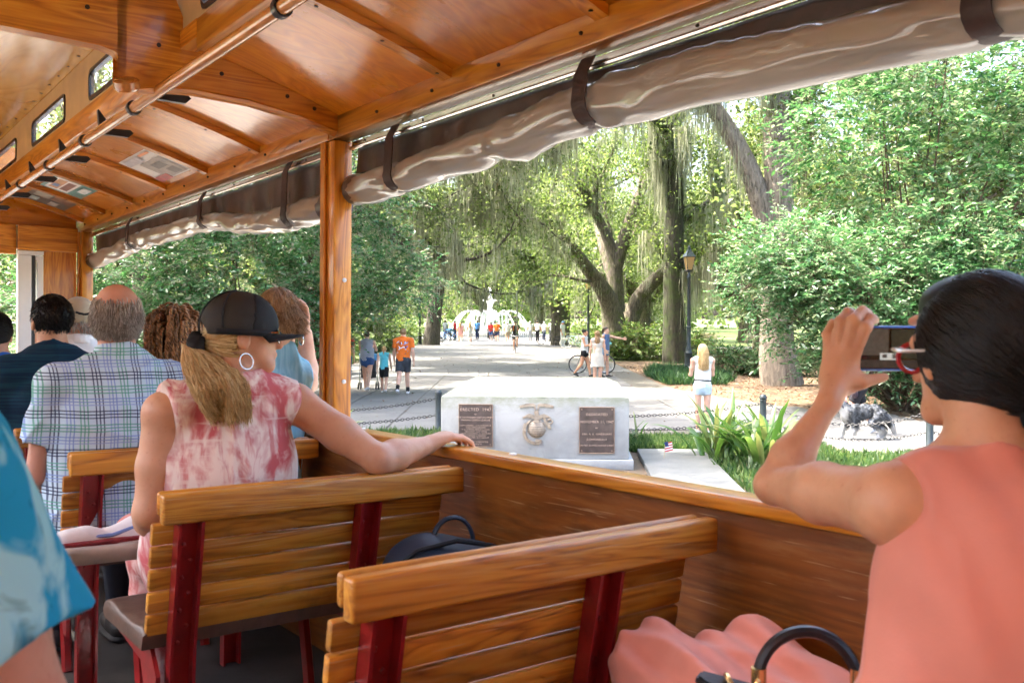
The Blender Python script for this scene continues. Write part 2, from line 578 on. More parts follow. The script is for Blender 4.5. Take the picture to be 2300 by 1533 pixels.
def limb(rg, p0, d, L, r0, r1, n=8, wander=0.25, up=0.05):
    pts = [np.array(p0, float)]; d = unit(np.array(d, float))
    for k in range(n):
        d = unit(d + rg.normal(size=3) * wander + np.array([0, 0, up]))
        pts.append(pts[-1] + d * L / n)
    return np.array(pts), np.linspace(r0, r1, n + 1)

def tree_geo(main, rg, n1=6, n2=7, l1=(2.5, 5), l2=(0.8, 2.0), leaves=30000, lsize=0.16, spread=0.5, moss=700, moss_len=(0.4, 1.6), start=0.35, up=0.06, flatten=0.75, moss_w=0.035):
    """main limbs -> boughs -> twigs; returns wood tubes, leaf arrays, moss arrays"""
    lines = [(p, r) for p, r in main]
    boughs, twigs = [], []
    for pts, r in main:
        ln = len(pts)
        Ltot = np.linalg.norm(np.diff(pts, axis=0), axis=1).sum()
        k = max(2, int(n1 * Ltot / 7.0)) if r[0] > 0.08 else 2
        for _ in range(k):
            t = rg.uniform(start, 1.0); i = min(int(t * (ln - 1)), ln - 2)
            d = unit(pts[i + 1] - pts[i]); q = unit(d * 0.6 + rand_dir(rg, 1)[0] * np.array([1, 1, 0.6]) + np.array([0, 0, 0.25]))
            L = rg.uniform(*l1); rr = min(r[i] * 0.55, 0.11)
            boughs.append(limb(rg, pts[i], q, L, rr, 0.02, 7, 0.28, up))
        boughs.append(limb(rg, pts[-1], pts[-1] - pts[-2], rg.uniform(*l1) * 0.8, r[-1], 0.02, 6, 0.25, up))
    for pts, r in boughs:
        for _ in range(n2):
            i = rg.integers(2, len(pts) - 1)
            q = unit(unit(pts[i + 1] - pts[i]) * 0.7 + rand_dir(rg, 1)[0] * np.array([1, 1, 0.7]) + np.array([0, 0, 0.15]))
            twigs.append(limb(rg, pts[i], q, rg.uniform(*l2), 0.02, 0.008, 4, 0.3, 0.05))
    V1, F1 = tubes_np(lines, 10); V2, F2 = tubes_np(boughs, 5); V3, F3 = tubes_np(twigs, 3)
    F = [F1, F2 + len(V1)]; V = [V1, V2]
    woodm = (np.concatenate(V + [V3]), np.concatenate(F + [F3 + len(V1) + len(V2)]))
    tw = np.concatenate([p[1:] for p, _ in twigs] + [p[4:] for p, _ in boughs])
    idx = rg.integers(0, len(tw), leaves)
    pos = tw[idx] + rg.normal(size=(leaves, 3)) * spread * np.array([1, 1, flatten])
    d = unit(rand_dir(rg, leaves) + np.array([0, 0, -0.15])); nr = unit(rand_dir(rg, leaves) * 0.8 + np.array([0, 0, 1.0]))
    sz = lsize * rg.uniform(0.6, 1.3, leaves)
    LV = leaf_np(pos, d, nr, sz, sz * 0.62, rg)
    mosses = None
    if moss:
        src = np.concatenate([p for p, _ in boughs] + [p[len(p) // 3:] for p, _ in main])
        mosses = moss_np(src, moss, rg, moss_len, moss_w)
    return woodm, LV, mosses

def moss_np(src, clumps, rg, ln=(0.4, 1.6), width=0.035, per=16):
    """hanging beards: ribbons in bundles below the limbs"""
    c = src[rg.integers(0, len(src), clumps)]
    n = clumps * per
    p0 = np.repeat(c, per, 0) + rg.normal(size=(n, 3)) * np.array([0.16, 0.16, 0.05])
    L = np.repeat(rg.uniform(ln[0], ln[1], clumps) ** 1.0, per) * rg.uniform(0.35, 1.0, n)
    K = 5
    ph = rg.uniform(0, 6.28, n); a = rg.uniform(0, 6.28, n)
    w = width * rg.uniform(0.5, 1.3, n)
    V = np.zeros((n, K, 2, 3))
    for k in range(K):
        t = k / (K - 1)
        off = np.stack([np.sin(ph + t * 4) * 0.05 * t, np.cos(ph * 1.3 + t * 3) * 0.05 * t, -L * t], 1)
        ww = (w * (1 - 0.75 * t) * (0.6 + 0.8 * rg.random(n)))[:, None] * 0.5
        sd = np.stack([np.cos(a + t), np.sin(a + t), np.zeros(n)], 1)
        V[:, k, 0] = p0 + off - sd * ww; V[:, k, 1] = p0 + off + sd * ww
    base = np.arange(n)[:, None] * K * 2
    F = np.concatenate([base + np.array([[2 * k, 2 * k + 1, 2 * k + 3, 2 * k + 2]]) for k in range(K - 1)])
    return V.reshape(-1, 3), F, np.repeat(rg.random(n), K * 2)

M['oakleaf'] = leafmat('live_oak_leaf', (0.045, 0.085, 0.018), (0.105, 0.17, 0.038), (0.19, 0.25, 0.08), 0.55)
M['oakleaf_pale'] = leafmat('sun_tinted_oak_leaf', (0.06, 0.105, 0.028), (0.135, 0.20, 0.06), (0.24, 0.29, 0.12), 0.55)  # paler copy of the oak leaf, bright sun put into its colour
M['shrubleaf'] = leafmat('glossy_shrub_leaf', (0.024, 0.10, 0.030), (0.072, 0.19, 0.058), (0.32, 0.38, 0.22), 0.36, 0.30, 0.9)  # palest tone stands in for white highlights on some leaves
M['shrubleaf_pale'] = leafmat('leaf_with_sun_highlights', (0.025, 0.105, 0.035), (0.080, 0.205, 0.070), (0.38, 0.43, 0.27), 0.35, 0.32, 0.9)  # palest tone paints whitish sun highlights onto random leaves
M['shrubleaf_left'] = leafmat('dark_shrub_leaf', (0.024, 0.10, 0.032), (0.068, 0.195, 0.062), (0.28, 0.25, 0.19), 0.38, 0.35, 0.7)
M['bedleaf'] = leafmat('bright_bed_leaf', (0.03, 0.075, 0.014), (0.075, 0.15, 0.028), (0.20, 0.24, 0.055), 0.4, 0.4, 0.6)
M['fernleaf'] = leafmat('fern_leaf', (0.012, 0.045, 0.016), (0.03, 0.085, 0.028), (0.07, 0.14, 0.045), 0.35)
M['strapleaf'] = leafmat('strap_leaf', (0.03, 0.095, 0.018), (0.075, 0.17, 0.032), (0.22, 0.25, 0.08), 0.42, 0.3, 0.8)
M['grassblade'] = leafmat('grass_blade', (0.025, 0.07, 0.018), (0.06, 0.13, 0.03), (0.14, 0.19, 0.06), 0.4)
M['moss'] = leafmat('spanish_moss', (0.20, 0.215, 0.15), (0.32, 0.335, 0.24), (0.44, 0.45, 0.34), 0.5, 0.9, 0.1)
M['barkmoss'] = bark('mossy_oak_bark', (0.045, 0.036, 0.028), (0.19, 0.155, 0.12), (0.075, 0.09, 0.025), 0.55)
M['barkdark'] = bark('dark_oak_bark', (0.03, 0.026, 0.022), (0.13, 0.11, 0.088), (0.06, 0.07, 0.022), 0.62)
M['barkgrey'] = bark('grey_bark', (0.09, 0.075, 0.06), (0.30, 0.25, 0.20), (0.09, 0.10, 0.04), 0.7)
M['barkgreen'] = bark('ivy_green_bark', (0.018, 0.017, 0.011), (0.06, 0.055, 0.034), (0.045, 0.065, 0.014), 0.52)
M['twig'] = plain('brown_twig', (0.10, 0.065, 0.04), 0.8)

def make_tree(label, base, main, barkm, seed, group='live oaks of the park', leafm='oakleaf', **kw):
    rg = np.random.default_rng(seed)
    base = np.array(base, float)
    main = [(np.asarray(p) - base, np.asarray(r)) for p, r in main]
    w, lv, ms = tree_geo(main, rg, **kw)
    t = thing('oak_tree', label, 'tree', tuple(base), group)
    obj('trunk', mesh_np('trunk', w[0], w[1], M[barkm], True), t)
    obj('crown', mesh_np('crown', lv[0], lv[1], M[leafm], False, {'var': lv[2]}), t)
    if ms is not None:
        obj('hanging_moss', mesh_np('hanging_moss', ms[0], ms[1], M['moss'], False, {'var': ms[2]}), t)
    return t

def ML(pxs, Y, r, n=14):
    """main limb from pixel-like waypoints (px, py[, Y])"""
    p = [P(q[0], q[1], q[2] if len(q) > 2 else Y) for q in pxs]
    return smooth_line(p, n), np.interp(np.linspace(0, 1, n), np.linspace(0, 1, len(r)), r)

# -- the named trees of the right side
make_tree('great double-stemmed mossy oak behind the bright green shrub right of the promenade', (5.6, 50, 0), [
    ML([(1385, 800), (1382, 745), (1378, 690), (1350, 640, 49), (1305, 585, 48), (1268, 530, 46), (1225, 492, 44), (1160, 470, 42)], 50, (0.85, 0.62, 0.46, 0.34, 0.27, 0.21, 0.15, 0.09), 18),
    ML([(1383, 700), (1384, 620), (1378, 560), (1345, 490), (1300, 420, 49), (1275, 340, 48), (1270, 250, 47)], 50, (0.5, 0.4, 0.30, 0.22, 0.17, 0.12, 0.08), 16),
    ML([(1382, 600), (1405, 520), (1432, 450), (1460, 380, 51), (1480, 300, 52), (1500, 200, 53)], 50, (0.4, 0.33, 0.26, 0.2, 0.14, 0.08), 14),
    ML([(1405, 760), (1418, 700), (1440, 655), (1490, 612, 50), (1550, 570, 49), (1640, 520, 48), (1720, 480, 46)], 51, (0.58, 0.47, 0.37, 0.28, 0.21, 0.15, 0.09), 16),
    ML([(1383, 640, 50), (1350, 540, 51.5), (1340, 480, 54), (1360, 380, 57), (1400, 260, 60)], 52, (0.34, 0.3, 0.25, 0.18, 0.1), 12),
], 'barkmoss', 21, leaves=30000, lsize=0.17, moss=520, moss_len=(0.3, 1.4), spread=0.55)
make_tree('straight ivy-green tree trunk standing just left of the tall lamp post', (7.5, 42.4, 0), [
    ML([(1517, 818), (1514, 700), (1511, 600), (1516, 480), (1512, 360), (1505, 240), (1515, 100), (1500, -80)], 42.4, (0.62, 0.48, 0.44, 0.42, 0.40, 0.36, 0.3, 0.2), 20),
    ML([(1505, 300), (1450, 240, 41), (1380, 215, 40), (1300, 200, 38), (1230, 210, 36)], 42.4, (0.22, 0.2, 0.16, 0.12, 0.07), 12),
    ML([(1512, 520), (1560, 470, 43), (1600, 450, 44), (1640, 400, 45)], 42.4, (0.14, 0.12, 0.09, 0.05), 10),
    ML([(1515, 200), (1600, 120, 41), (1700, 60, 40), (1800, 20, 38)], 42.4, (0.22, 0.18, 0.12, 0.07), 10),
], 'barkgreen', 22, leaves=26000, lsize=0.16, moss=640, moss_len=(0.8, 3.2), start=0.2, moss_w=0.05)
make_tree('thick grey-barked oak with a limb leaning left, trunk foot on the mulch', (8.25, 28.6, 0), [
    ML([(1757, 868), (1742, 800), (1745, 700), (1752, 560), (1750, 440), (1745, 320), (1748, 200), (1740, 60), (1730, -80)], 28.6, (0.66, 0.50, 0.46, 0.45, 0.42, 0.40, 0.36, 0.3, 0.2), 22),
    ML([(1745, 560), (1720, 490), (1700, 420), (1668, 345), (1630, 280), (1585, 215), (1530, 150, 28), (1450, 110, 27)], 28.6, (0.36, 0.34, 0.31, 0.28, 0.25, 0.2, 0.14, 0.08), 18),
    ML([(1750, 260), (1820, 200, 29), (1900, 120, 30), (1990, 60, 31)], 28.6, (0.24, 0.2, 0.14, 0.08), 10),
], 'barkgrey', 23, leaves=24000, lsize=0.13, moss=640, moss_len=(0.5, 2.0), start=0.45, moss_w=0.03)
make_tree('vase-shaped pair of oak stems farther along the right edge of the promenade', (4.9, 69, 0), [
    ML([(1258, 775), (1256, 710), (1248, 655), (1228, 615), (1200, 585, 68), (1165, 560, 66), (1120, 530, 64)], 69, (0.75, 0.58, 0.48, 0.36, 0.26, 0.18, 0.1), 14),
    ML([(1262, 760), (1266, 690), (1272, 640), (1292, 590), (1300, 520), (1290, 430)], 69.5, (0.6, 0.5, 0.42, 0.32, 0.24, 0.14), 14),
    ML([(1255, 660), (1240, 580), (1228, 500), (1200, 420, 67)], 69, (0.35, 0.28, 0.2, 0.1), 10),
], 'barkmoss', 24, leaves=24000, lsize=0.2, moss=180, spread=0.6)
make_tree('dark oak reaching long mossy limbs out over the promenade from the left', (-10.5, 40, 0), [
    ML([(600, 836), (610, 740), (640, 640), (690, 540), (740, 470), (760, 380), (740, 240), (700, 60)], 40, (0.8, 0.62, 0.55, 0.48, 0.4, 0.34, 0.28, 0.18), 18),
    ML([(735, 480), (800, 470), (850, 490, 39), (890, 535, 38), (945, 570, 38), (995, 580, 37), (1030, 585, 37)], 40, (0.34, 0.3, 0.27, 0.24, 0.21, 0.15, 0.08), 18),
    ML([(745, 430), (830, 425, 39), (920, 455, 38), (1000, 470, 38), (1060, 455, 38), (1130, 470, 39)], 40, (0.26, 0.22, 0.18, 0.14, 0.1, 0.06), 14),
    ML([(750, 340), (850, 330, 39), (960, 350, 38), (1050, 380, 37), (1150, 360, 36), (1240, 330, 35)], 40, (0.26, 0.22, 0.18, 0.14, 0.1, 0.06), 14),
    ML([(740, 260), (850, 200, 38), (980, 190, 36), (1100, 240, 34), (1200, 270, 33)], 40, (0.25, 0.2, 0.16, 0.12, 0.07), 14),
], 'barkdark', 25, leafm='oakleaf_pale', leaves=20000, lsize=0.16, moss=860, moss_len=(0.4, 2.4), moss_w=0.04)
make_tree('leaning dark oak trunk on the far left edge of the promenade', (-6.6, 69, 0), [
    ML([(968, 778), (974, 720), (980, 670), (990, 620), (985, 560), (1000, 480)], 69, (0.7, 0.55, 0.5, 0.42, 0.34, 0.2), 14),
    ML([(985, 630), (1040, 590), (1090, 560), (1140, 575), (1180, 600)], 69, (0.3, 0.25, 0.2, 0.14, 0.08), 12),
], 'barkdark', 26, leaves=24000, lsize=0.2, moss=320, moss_len=(0.8, 3.0), spread=0.6)

# -- tall oaks beside the road whose high limbs shade the plaza
for i, (bx, by, lab, limbs) in enumerate([(-15, 15, 'tall roadside oak whose high limbs shade the plaza from the left', [(-11, 18.5, 11.5), (-8, 20, 12), (-5, 14.5, 11.5), (-9, 25, 12.5), (-5.5, 23.5, 12.5), (-2.5, 20.5, 13), (-10, 29.5, 12.5), (-5, 29, 13)]),
                                          (-13, 33, 'tall oak behind the dark leafy tree, limbs high over the paving', [(-10, 33, 12), (-6, 34.5, 12.5), (-2.5, 33, 13), (-9, 40, 12.5), (-5, 41, 13), (-3, 47, 13), (-10, 46, 12.5), (-7, 51, 12.5)])]):
    rg = np.random.default_rng(300 + i)
    mains = [(smooth_line([(bx, by, 0), (bx + 0.2, by, 4), (bx + 0.1, by + 0.2, 8)], 8), np.linspace(0.6, 0.42, 8))]
    for e in limbs:
        m_ = (np.array([bx, by, 8.0]) + np.array(e)) / 2 + np.array([0, 0, 1.6])
        mains.append((smooth_line([(bx + 0.1, by + 0.2, 7.6), m_, e], 12), np.linspace(0.26, 0.07, 12)))
    make_tree(lab, (bx, by, 0), mains, 'barkdark', 310 + i, leaves=52000, lsize=0.26, moss=40, spread=0.30, start=0.45, n1=4, n2=4, l1=(1.4, 2.8))

# -- spare oaks: three grown forms, copied along the avenue and through the park
def grown(seed, leafm, moss):
    rg = np.random.default_rng(seed)
    main = []
    h = rg.uniform(2.6, 3.6)
    tr = limb(rg, (0, 0, -0.1), (0.05, 0.02, 1), h, 0.62, 0.5, 5, 0.05, 0.1)
    main.append(tr)
    for k in range(6):
        a = k * 1.05 + rg.uniform(-0.3, 0.3)
        main.append(limb(rg, tr[0][-1 - (k % 2)], (math.cos(a), math.sin(a), rg.uniform(0.5, 1.3)), rg.uniform(6.5, 10), 0.36, 0.09, 12, 0.16, 0.03))
    w, lv, ms = tree_geo(main, rg, n1=7, n2=6, leaves=20000, lsize=0.23, spread=0.6, moss=moss, moss_len=(0.5, 2.2), moss_w=0.05, start=0.4)
    t = bpy.data.objects.new('oak_tree', None); COL.objects.link(t)
    obj('trunk', mesh_np('trunk', w[0], w[1], M['barkmoss'], True), t)
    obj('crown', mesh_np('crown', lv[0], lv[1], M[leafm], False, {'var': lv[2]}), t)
    obj('hanging_moss', mesh_np('hanging_moss', ms[0], ms[1], M['moss'], False, {'var': ms[2]}), t)
    return t
protos = [grown(31, 'oakleaf', 220), grown(32, 'oakleaf_pale', 160), grown(33, 'oakleaf_pale', 260)]
used = [False] * 3
spots = [(8.5, 62, 1.0, 'oak just beyond the double-stemmed oak, right of the promenade'), (-10.0, 56, 1.05, 'oak on the left edge halfway to the fountain'), (9.0, 84, 1.1, 'oak beside the fountain plaza on the right'),
         (-11.5, 84, 1.1, 'oak beside the fountain plaza on the left'), (12, 104, 1.2, 'oak behind the fountain on the right'), (-15, 106, 1.2, 'oak behind the fountain on the left'),
         (-4, 122, 1.25, 'oak standing straight behind the fountain'), (14, 52, 1.0, 'oak on the lawn behind the straight green trunk'), (19, 76, 1.15, 'oak on the lawn behind the pale benches'),
         (24, 58, 1.1, 'oak on the lawn far to the right of the benches'), (15, 36, 0.95, 'oak behind the tall glossy shrub'), (22, 34, 1.1, 'oak at the far right behind the glossy shrub'),
         (-16, 62, 1.1, 'oak behind the left row of the avenue'), (-18, 44, 1.1, 'oak beyond the leafy tree in the far bay'), (-24, 34, 1.1, 'oak seen past the white door frame'),
         (-33, 46, 1.2, 'oak far to the left beyond the front bulkhead'), (33, 90, 1.3, 'oak at the far end of the lawn'), (4, 140, 1.4, 'oak in the far row right of the fountain axis'), (-20, 132, 1.4, 'oak in the far row left of the fountain axis'),
         (30, 118, 1.4, 'oak in the far row behind the lawn'), (20, 138, 1.4, 'oak in the far row between lawn and axis')]
for q, (x, y, s, lab) in enumerate(spots):
    k = q % 3
    t = protos[k] if not used[k] else copy_tree(protos[k])
    used[k] = True
    t.matrix_world = at(x, y, 0, 2.1 * q, s)
    tag(t, lab, 'tree', 'live oaks of the park')
# far woodland that reads as one mass
rg = np.random.default_rng(77)
n = 42000
th = rg.uniform(-1.2, 1.2, n)
R_far = rg.uniform(155, 185, n)
clump = 4 + 5 * np.abs(np.sin(th * 23)) + 4 * np.abs(np.sin(th * 57 + 1))
pos = np.stack([R_far * np.sin(th), R_far * np.cos(th), rg.uniform(0, 1, n) ** 0.8 * (10 + clump)], 1)
lv = leaf_np(pos, rand_dir(rg, n), unit(rand_dir(rg, n) + np.array([0, 0, 0.6])), 1.5 * rg.uniform(0.5, 1.3, n), 1.0, rg)
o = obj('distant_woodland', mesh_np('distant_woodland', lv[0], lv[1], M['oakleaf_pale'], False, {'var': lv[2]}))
tag(o, 'far mass of pale green trees closing the view', 'woodland', kind='stuff')

# -- leafy shrubs built of twigs carrying leaves
def shrub(name, label, cat, base, blobs, twigs, per, lsize, leafm, seed, droop=-0.05, group=None, stems=6, shell=(0.55, 1.0), asp=0.42, stem_r=0.035, wood='twig', tw_len=(0.35, 0.8)):
    rg = np.random.default_rng(seed)
    base = np.array(base, float)
    vol = np.array([b[1][0] * b[1][1] * b[1][2] for b in blobs]) ** 0.67; vol /= vol.sum()
    bi = rg.choice(len(blobs), twigs, p=vol)
    c = np.array([b[0] for b in blobs], float)[bi]; r = np.array([b[1] for b in blobs], float)[bi]
    dr = rand_dir(rg, twigs)
    rr = rg.uniform(shell[0] ** 3, shell[1], twigs) ** (1 / 3.0)
    lump = 1 + 0.16 * np.sin(dr[:, 0] * 7 + dr[:, 2] * 5) + 0.12 * np.sin(dr[:, 1] * 9 + dr[:, 2] * 11 + 2)
    p = c + dr * r * (rr * lump)[:, None]
    p[:, 2] = np.maximum(p[:, 2], 0.05)
    out = unit(dr * np.array([1, 1, 0.35]) + rg.normal(size=(twigs, 3)) * 0.45 + np.array([0, 0, droop]))
    TL = rg.uniform(*tw_len, twigs)
    n = twigs * per
    k = np.tile(np.arange(per), twigs)
    t = (k + rg.uniform(0, 1, n)) / per
    O = np.repeat(out, per, 0); TLn = np.repeat(TL, per)
    pos = np.repeat(p, per, 0) + O * (t * TLn)[:, None] + np.array([0, 0, -0.12]) * (t ** 2 * TLn)[:, None]
    side = unit(np.cross(O, np.array([0, 0, 1.0]))) * np.where(k % 2 == 0, 1, -1)[:, None]
    d = unit(O * 0.65 + side * 0.8 + rg.normal(size=(n, 3)) * 0.3)
    nr = unit(np.array([0, 0, 1.0]) + rg.normal(size=(n, 3)) * 0.4)
    L = lsize * rg.uniform(0.6, 1.25, n)
    lv = leaf_np(pos, d, nr, L, L * asp, rg, 0.2, six=True)
    lv = (lv[0] - np.tile(base, (len(lv[0]), 1)), lv[1], np.clip(lv[2] * 0.75 + 0.25 * np.repeat(np.repeat(rg.random(twigs), per), 7), 0, 1))
    th = thing(name, label, cat, tuple(base), group)
    lines = []
    for b in blobs:
        for q in range(stems):
            e = np.array(b[0]) + rand_dir(rg, 1)[0] * np.array(b[1]) * 0.6
            m = (base + e) / 2 + rg.normal(size=3) * 0.2
            lines.append((smooth_line([base + rg.normal(size=3) * np.array([0.1, 0.1, 0]), m, e], 8) - base, np.linspace(stem_r, 0.008, 8)))
    sel = rg.choice(twigs, min(twigs, 900), replace=False)
    for s_ in sel:
        lines.append((np.stack([p[s_] - base - out[s_] * 0.25, p[s_] - base + out[s_] * TL[s_] * 0.9]), np.array([0.008, 0.003])))
    V, F = tubes_np(lines, 4)
    obj('stem', mesh_np('stem', V, F, M[wood], True), th)
    obj('foliage', mesh_np('foliage', lv[0], lv[1], M[leafm], False, {'var': lv[2]}), th)
    return th
shrub('tall_shrub', 'towering glossy-leaved evergreen filling the upper right of the view', 'shrub', (9.6, 22.5, 0),
      [((9.6, 22.4, 5.6), (2.6, 2.4, 3.0)), ((11.6, 21.5, 4.4), (2.6, 2.4, 3.4)), ((8.2, 22.8, 6.6), (1.8, 2.0, 1.9)), ((12.6, 21, 7.2), (2.6, 2.4, 2.2)), ((10.2, 22, 8.2), (2.6, 2.2, 1.6))], 2600, 11, 0.17, 'shrubleaf', 41, group='big leafy shrubs', stems=4, stem_r=0.06)
shrub('spreading_shrub', 'layered pink-tipped shrub behind the raised phone, sun highlights put into its palest leaves', 'shrub', (8.6, 20.8, 0),
      [((7.6, 20.6, 2.9), (1.9, 1.5, 1.2)), ((7.9, 20.4, 1.6), (1.4, 1.3, 1.1)), ((9.4, 20.0, 2.0), (1.7, 1.4, 1.5)), ((6.6, 21.2, 3.3), (1.3, 1.2, 0.7)), ((10.9, 19.8, 2.4), (1.6, 1.3, 1.8)), ((9.2, 20.4, 3.6), (1.6, 1.2, 0.8)), ((5.8, 21.4, 2.9), (1.0, 1.0, 0.8)), ((6.3, 21.5, 3.7), (1.2, 1.0, 0.7)), ((6.7, 21.0, 1.9), (0.9, 0.9, 0.9))], 3800, 12, 0.125, 'shrubleaf_pale', 42, group='big leafy shrubs', stems=4)
shrub('leafy_tree', 'dark green pink-tinged leafy tree seen in the far bay beyond the post', 'tree', (-7.2, 24.5, 0),
      [((-6.6, 23.0, 3.3), (2.4, 1.6, 1.5)), ((-9.6, 24, 3.2), (2.4, 1.8, 1.9)), ((-4.6, 25.4, 3.7), (1.9, 1.6, 1.3)), ((-3.2, 26.6, 3.1), (1.15, 1.1, 0.8)), ((-4.9, 25.4, 2.2), (0.9, 1.0, 0.9)), ((-6.6, 22.6, 1.7), (1.9, 1.3, 1.2)), ((-8.8, 23.2, 1.7), (1.7, 1.3, 1.2)), ((-11.2, 24, 2.0), (1.8, 1.5, 1.6)), ((-6.5, 25, 5.2), (3.2, 2.0, 1.4))], 5200, 12, 0.14, 'shrubleaf_left', 43, group='big leafy shrubs', stems=2, stem_r=0.05, droop=-0.12)
shrub('leafy_tree', 'paler leafy tree beyond the front bulkhead opening', 'tree', (-17.5, 30, 0),
      [((-17.5, 30, 3.2), (2.6, 2.2, 2.6)), ((-21, 31, 3.4), (3.0, 2.4, 3.0)), ((-15, 30.5, 3.6), (2, 2, 2))], 1500, 11, 0.17, 'shrubleaf', 44, group='big leafy shrubs', stems=4)

BEDS = 'low shrubs edging the beds'
for i, (x, y, rx, ry, rz, tw, ls, lm, lab) in enumerate([
    (6.6, 45.5, 2.1, 1.4, 0.95, 800, 0.16, 'bedleaf', 'bright yellow-green shrub in front of the double-stemmed oak'),
    (8.3, 44.0, 1.5, 1.2, 0.75, 420, 0.15, 'bedleaf', 'lower bright shrub left of the straight green trunk'),
    (5.7, 58.0, 1.2, 1.6, 0.7, 260, 0.17, 'bedleaf', 'small bright shrub beside the pale blue bicycle'),
    (5.6, 74.0, 1.4, 2.4, 0.8, 260, 0.2, 'bedleaf', 'shrub by the right-hand park bench near the fountain'),
    (8.0, 34.6, 1.2, 0.9, 0.55, 420, 0.13, 'fernleaf', 'dark fern clump beside the foot of the tall lamp post'),
    (9.4, 33.0, 1.3, 0.9, 0.55, 420, 0.13, 'fernleaf', 'broad dark fern clump right of the blond woman'),
    (10.2, 27.0, 1.0, 0.8, 0.45, 260, 0.12, 'fernleaf', 'fern clump behind the dog walker'),
    (11.8, 24.5, 1.4, 1.0, 0.7, 360, 0.13, 'bedleaf', 'bright shrub under the phone, right of the dog walker'),
    (-8.4, 58.0, 1.4, 3.0, 1.0, 420, 0.18, 'bedleaf', 'bright hedge along the left edge behind the iron bench'),
    (-8.2, 70.0, 1.3, 3.4, 1.1, 360, 0.2, 'bedleaf', 'hedge near the fountain behind the blue bicycles'),
    (-8.6, 44.0, 1.4, 2.4, 1.1, 420, 0.17, 'bedleaf', 'bright green shrub behind the man in orange'),
    (-6.9, 34.0, 0.9, 1.4, 0.7, 260, 0.15, 'bedleaf', 'small shrub between the girl and the man in orange'),
    (-6.6, 27.6, 0.8, 0.8, 0.6, 240, 0.13, 'shrubleaf_left', 'low shrub at the foot of the dark leafy tree')]):
    shrub('bed_shrub', lab, 'shrub', (x, y, 0), [((x, y, rz * 0.75), (rx, ry, rz))], tw, 10, ls, lm, 60 + i, group=BEDS, stems=5, stem_r=0.02, tw_len=(0.25, 0.5))
# pink-red blossoms in front of the hidden walker
shrub('flowering_shrub', 'red-flowering shrub hanging beside the wooden post', 'shrub', (-5.6, 25.0, 0), [((-5.2, 25.0, 1.9), (0.5, 0.5, 0.9))], 160, 9, 0.13, 'shrubleaf_left', 90, stems=6, stem_r=0.02)
M['redflower'] = leafmat('red_petal', (0.35, 0.03, 0.03), (0.6, 0.06, 0.06), (0.7, 0.25, 0.25), 0.3)
rg = np.random.default_rng(91)
pp = np.array([-5.2, 25, 1.9]) + rand_dir(rg, 260) * np.array([0.55, 0.5, 0.95])
lv = leaf_np(np.repeat(pp, 4, 0), rand_dir(rg, 1040), rand_dir(rg, 1040), 0.07, 0.06, rg)
fl = [c for c in bpy.data.objects if c.name.startswith('flowering_shrub')][0]
obj('blossom', mesh_np('blossom', lv[0] - np.array([-5.6, 25, 0]), lv[1], M['redflower'], False, {'var': lv[2]}), fl)

# -- strap-leaved clumps by the monument
def strap_clump(label, x, y, n, hgt, width, seed, group='strap-leaved plants in the flower bed'):
    rg = np.random.default_rng(seed)
    Vs, Fs, va = [], [], []
    K = 8; base = 0
    for q in range(n):
        a = rg.uniform(0, 6.28); L = hgt * rg.uniform(0.65, 1.2); lean = rg.uniform(0.35, 1.05); w = width * rg.uniform(0.7, 1.2)
        d = np.array([math.cos(a), math.sin(a), 0]); s = np.array([-math.sin(a), math.cos(a), 0])
        p = np.array([rg.normal() * 0.09, rg.normal() * 0.09, 0.0])
        th = rad(88) - lean * 0.5
        c = p.copy()
        for k in range(K):
            t = k / (K - 1)
            prof_w = w * (0.35 + 2.6 * t * (1 - t) + 0.25 * (1 - t)) * (1 if t < 0.97 else 0.02) * 0.62
            nn = np.cross(s, d * math.cos(th) + np.array([0, 0, math.sin(th)]))
            Vs += [c - s * prof_w / 2 + nn * 0.18 * prof_w, c, c + s * prof_w / 2 + nn * 0.18 * prof_w]
            c = c + (d * math.cos(th) + np.array([0, 0, math.sin(th)])) * L / (K - 1)
            th -= lean * 1.9 / K * (0.4 + 1.3 * t)
        for k in range(K - 1):
            b = base + 3 * k
            Fs += [(b, b + 1, b + 4, b + 3), (b + 1, b + 2, b + 5, b + 4)]
        base += 3 * K; va += [rg.random()] * (3 * K)
    t = thing('strap_leaf_plant', label, 'plant', (x, y, 0.004), group)
    obj('leaves', mesh_np('leaves', np.array(Vs), np.array(Fs), M['strapleaf'], True, {'var': np.array(va)}), t)
for i, a in enumerate([('tall strap-leaved clump below the blond woman', 2.95, 13.5, 30, 1.0, 0.125, 1), ('broad strap-leaved clump right of the stone ledger', 3.35, 12.7, 30, 0.95, 0.14, 2), ('strap-leaved clump nearest the raised elbow', 3.75, 13.6, 28, 0.9, 0.125, 3),
                       ('small strap-leaved tuft beside the monument edge', 1.95, 15.2, 10, 0.55, 0.05, 5), ('dark broad leaf clump at the foot of the wooden post', -2.95, 14.6, 22, 0.7, 0.11, 6),
                       ('strap-leaved clump farthest right along the chain', 7.2, 12.6, 24, 0.5, 0.09, 7)]):
    strap_clump(a[0], *a[1:])
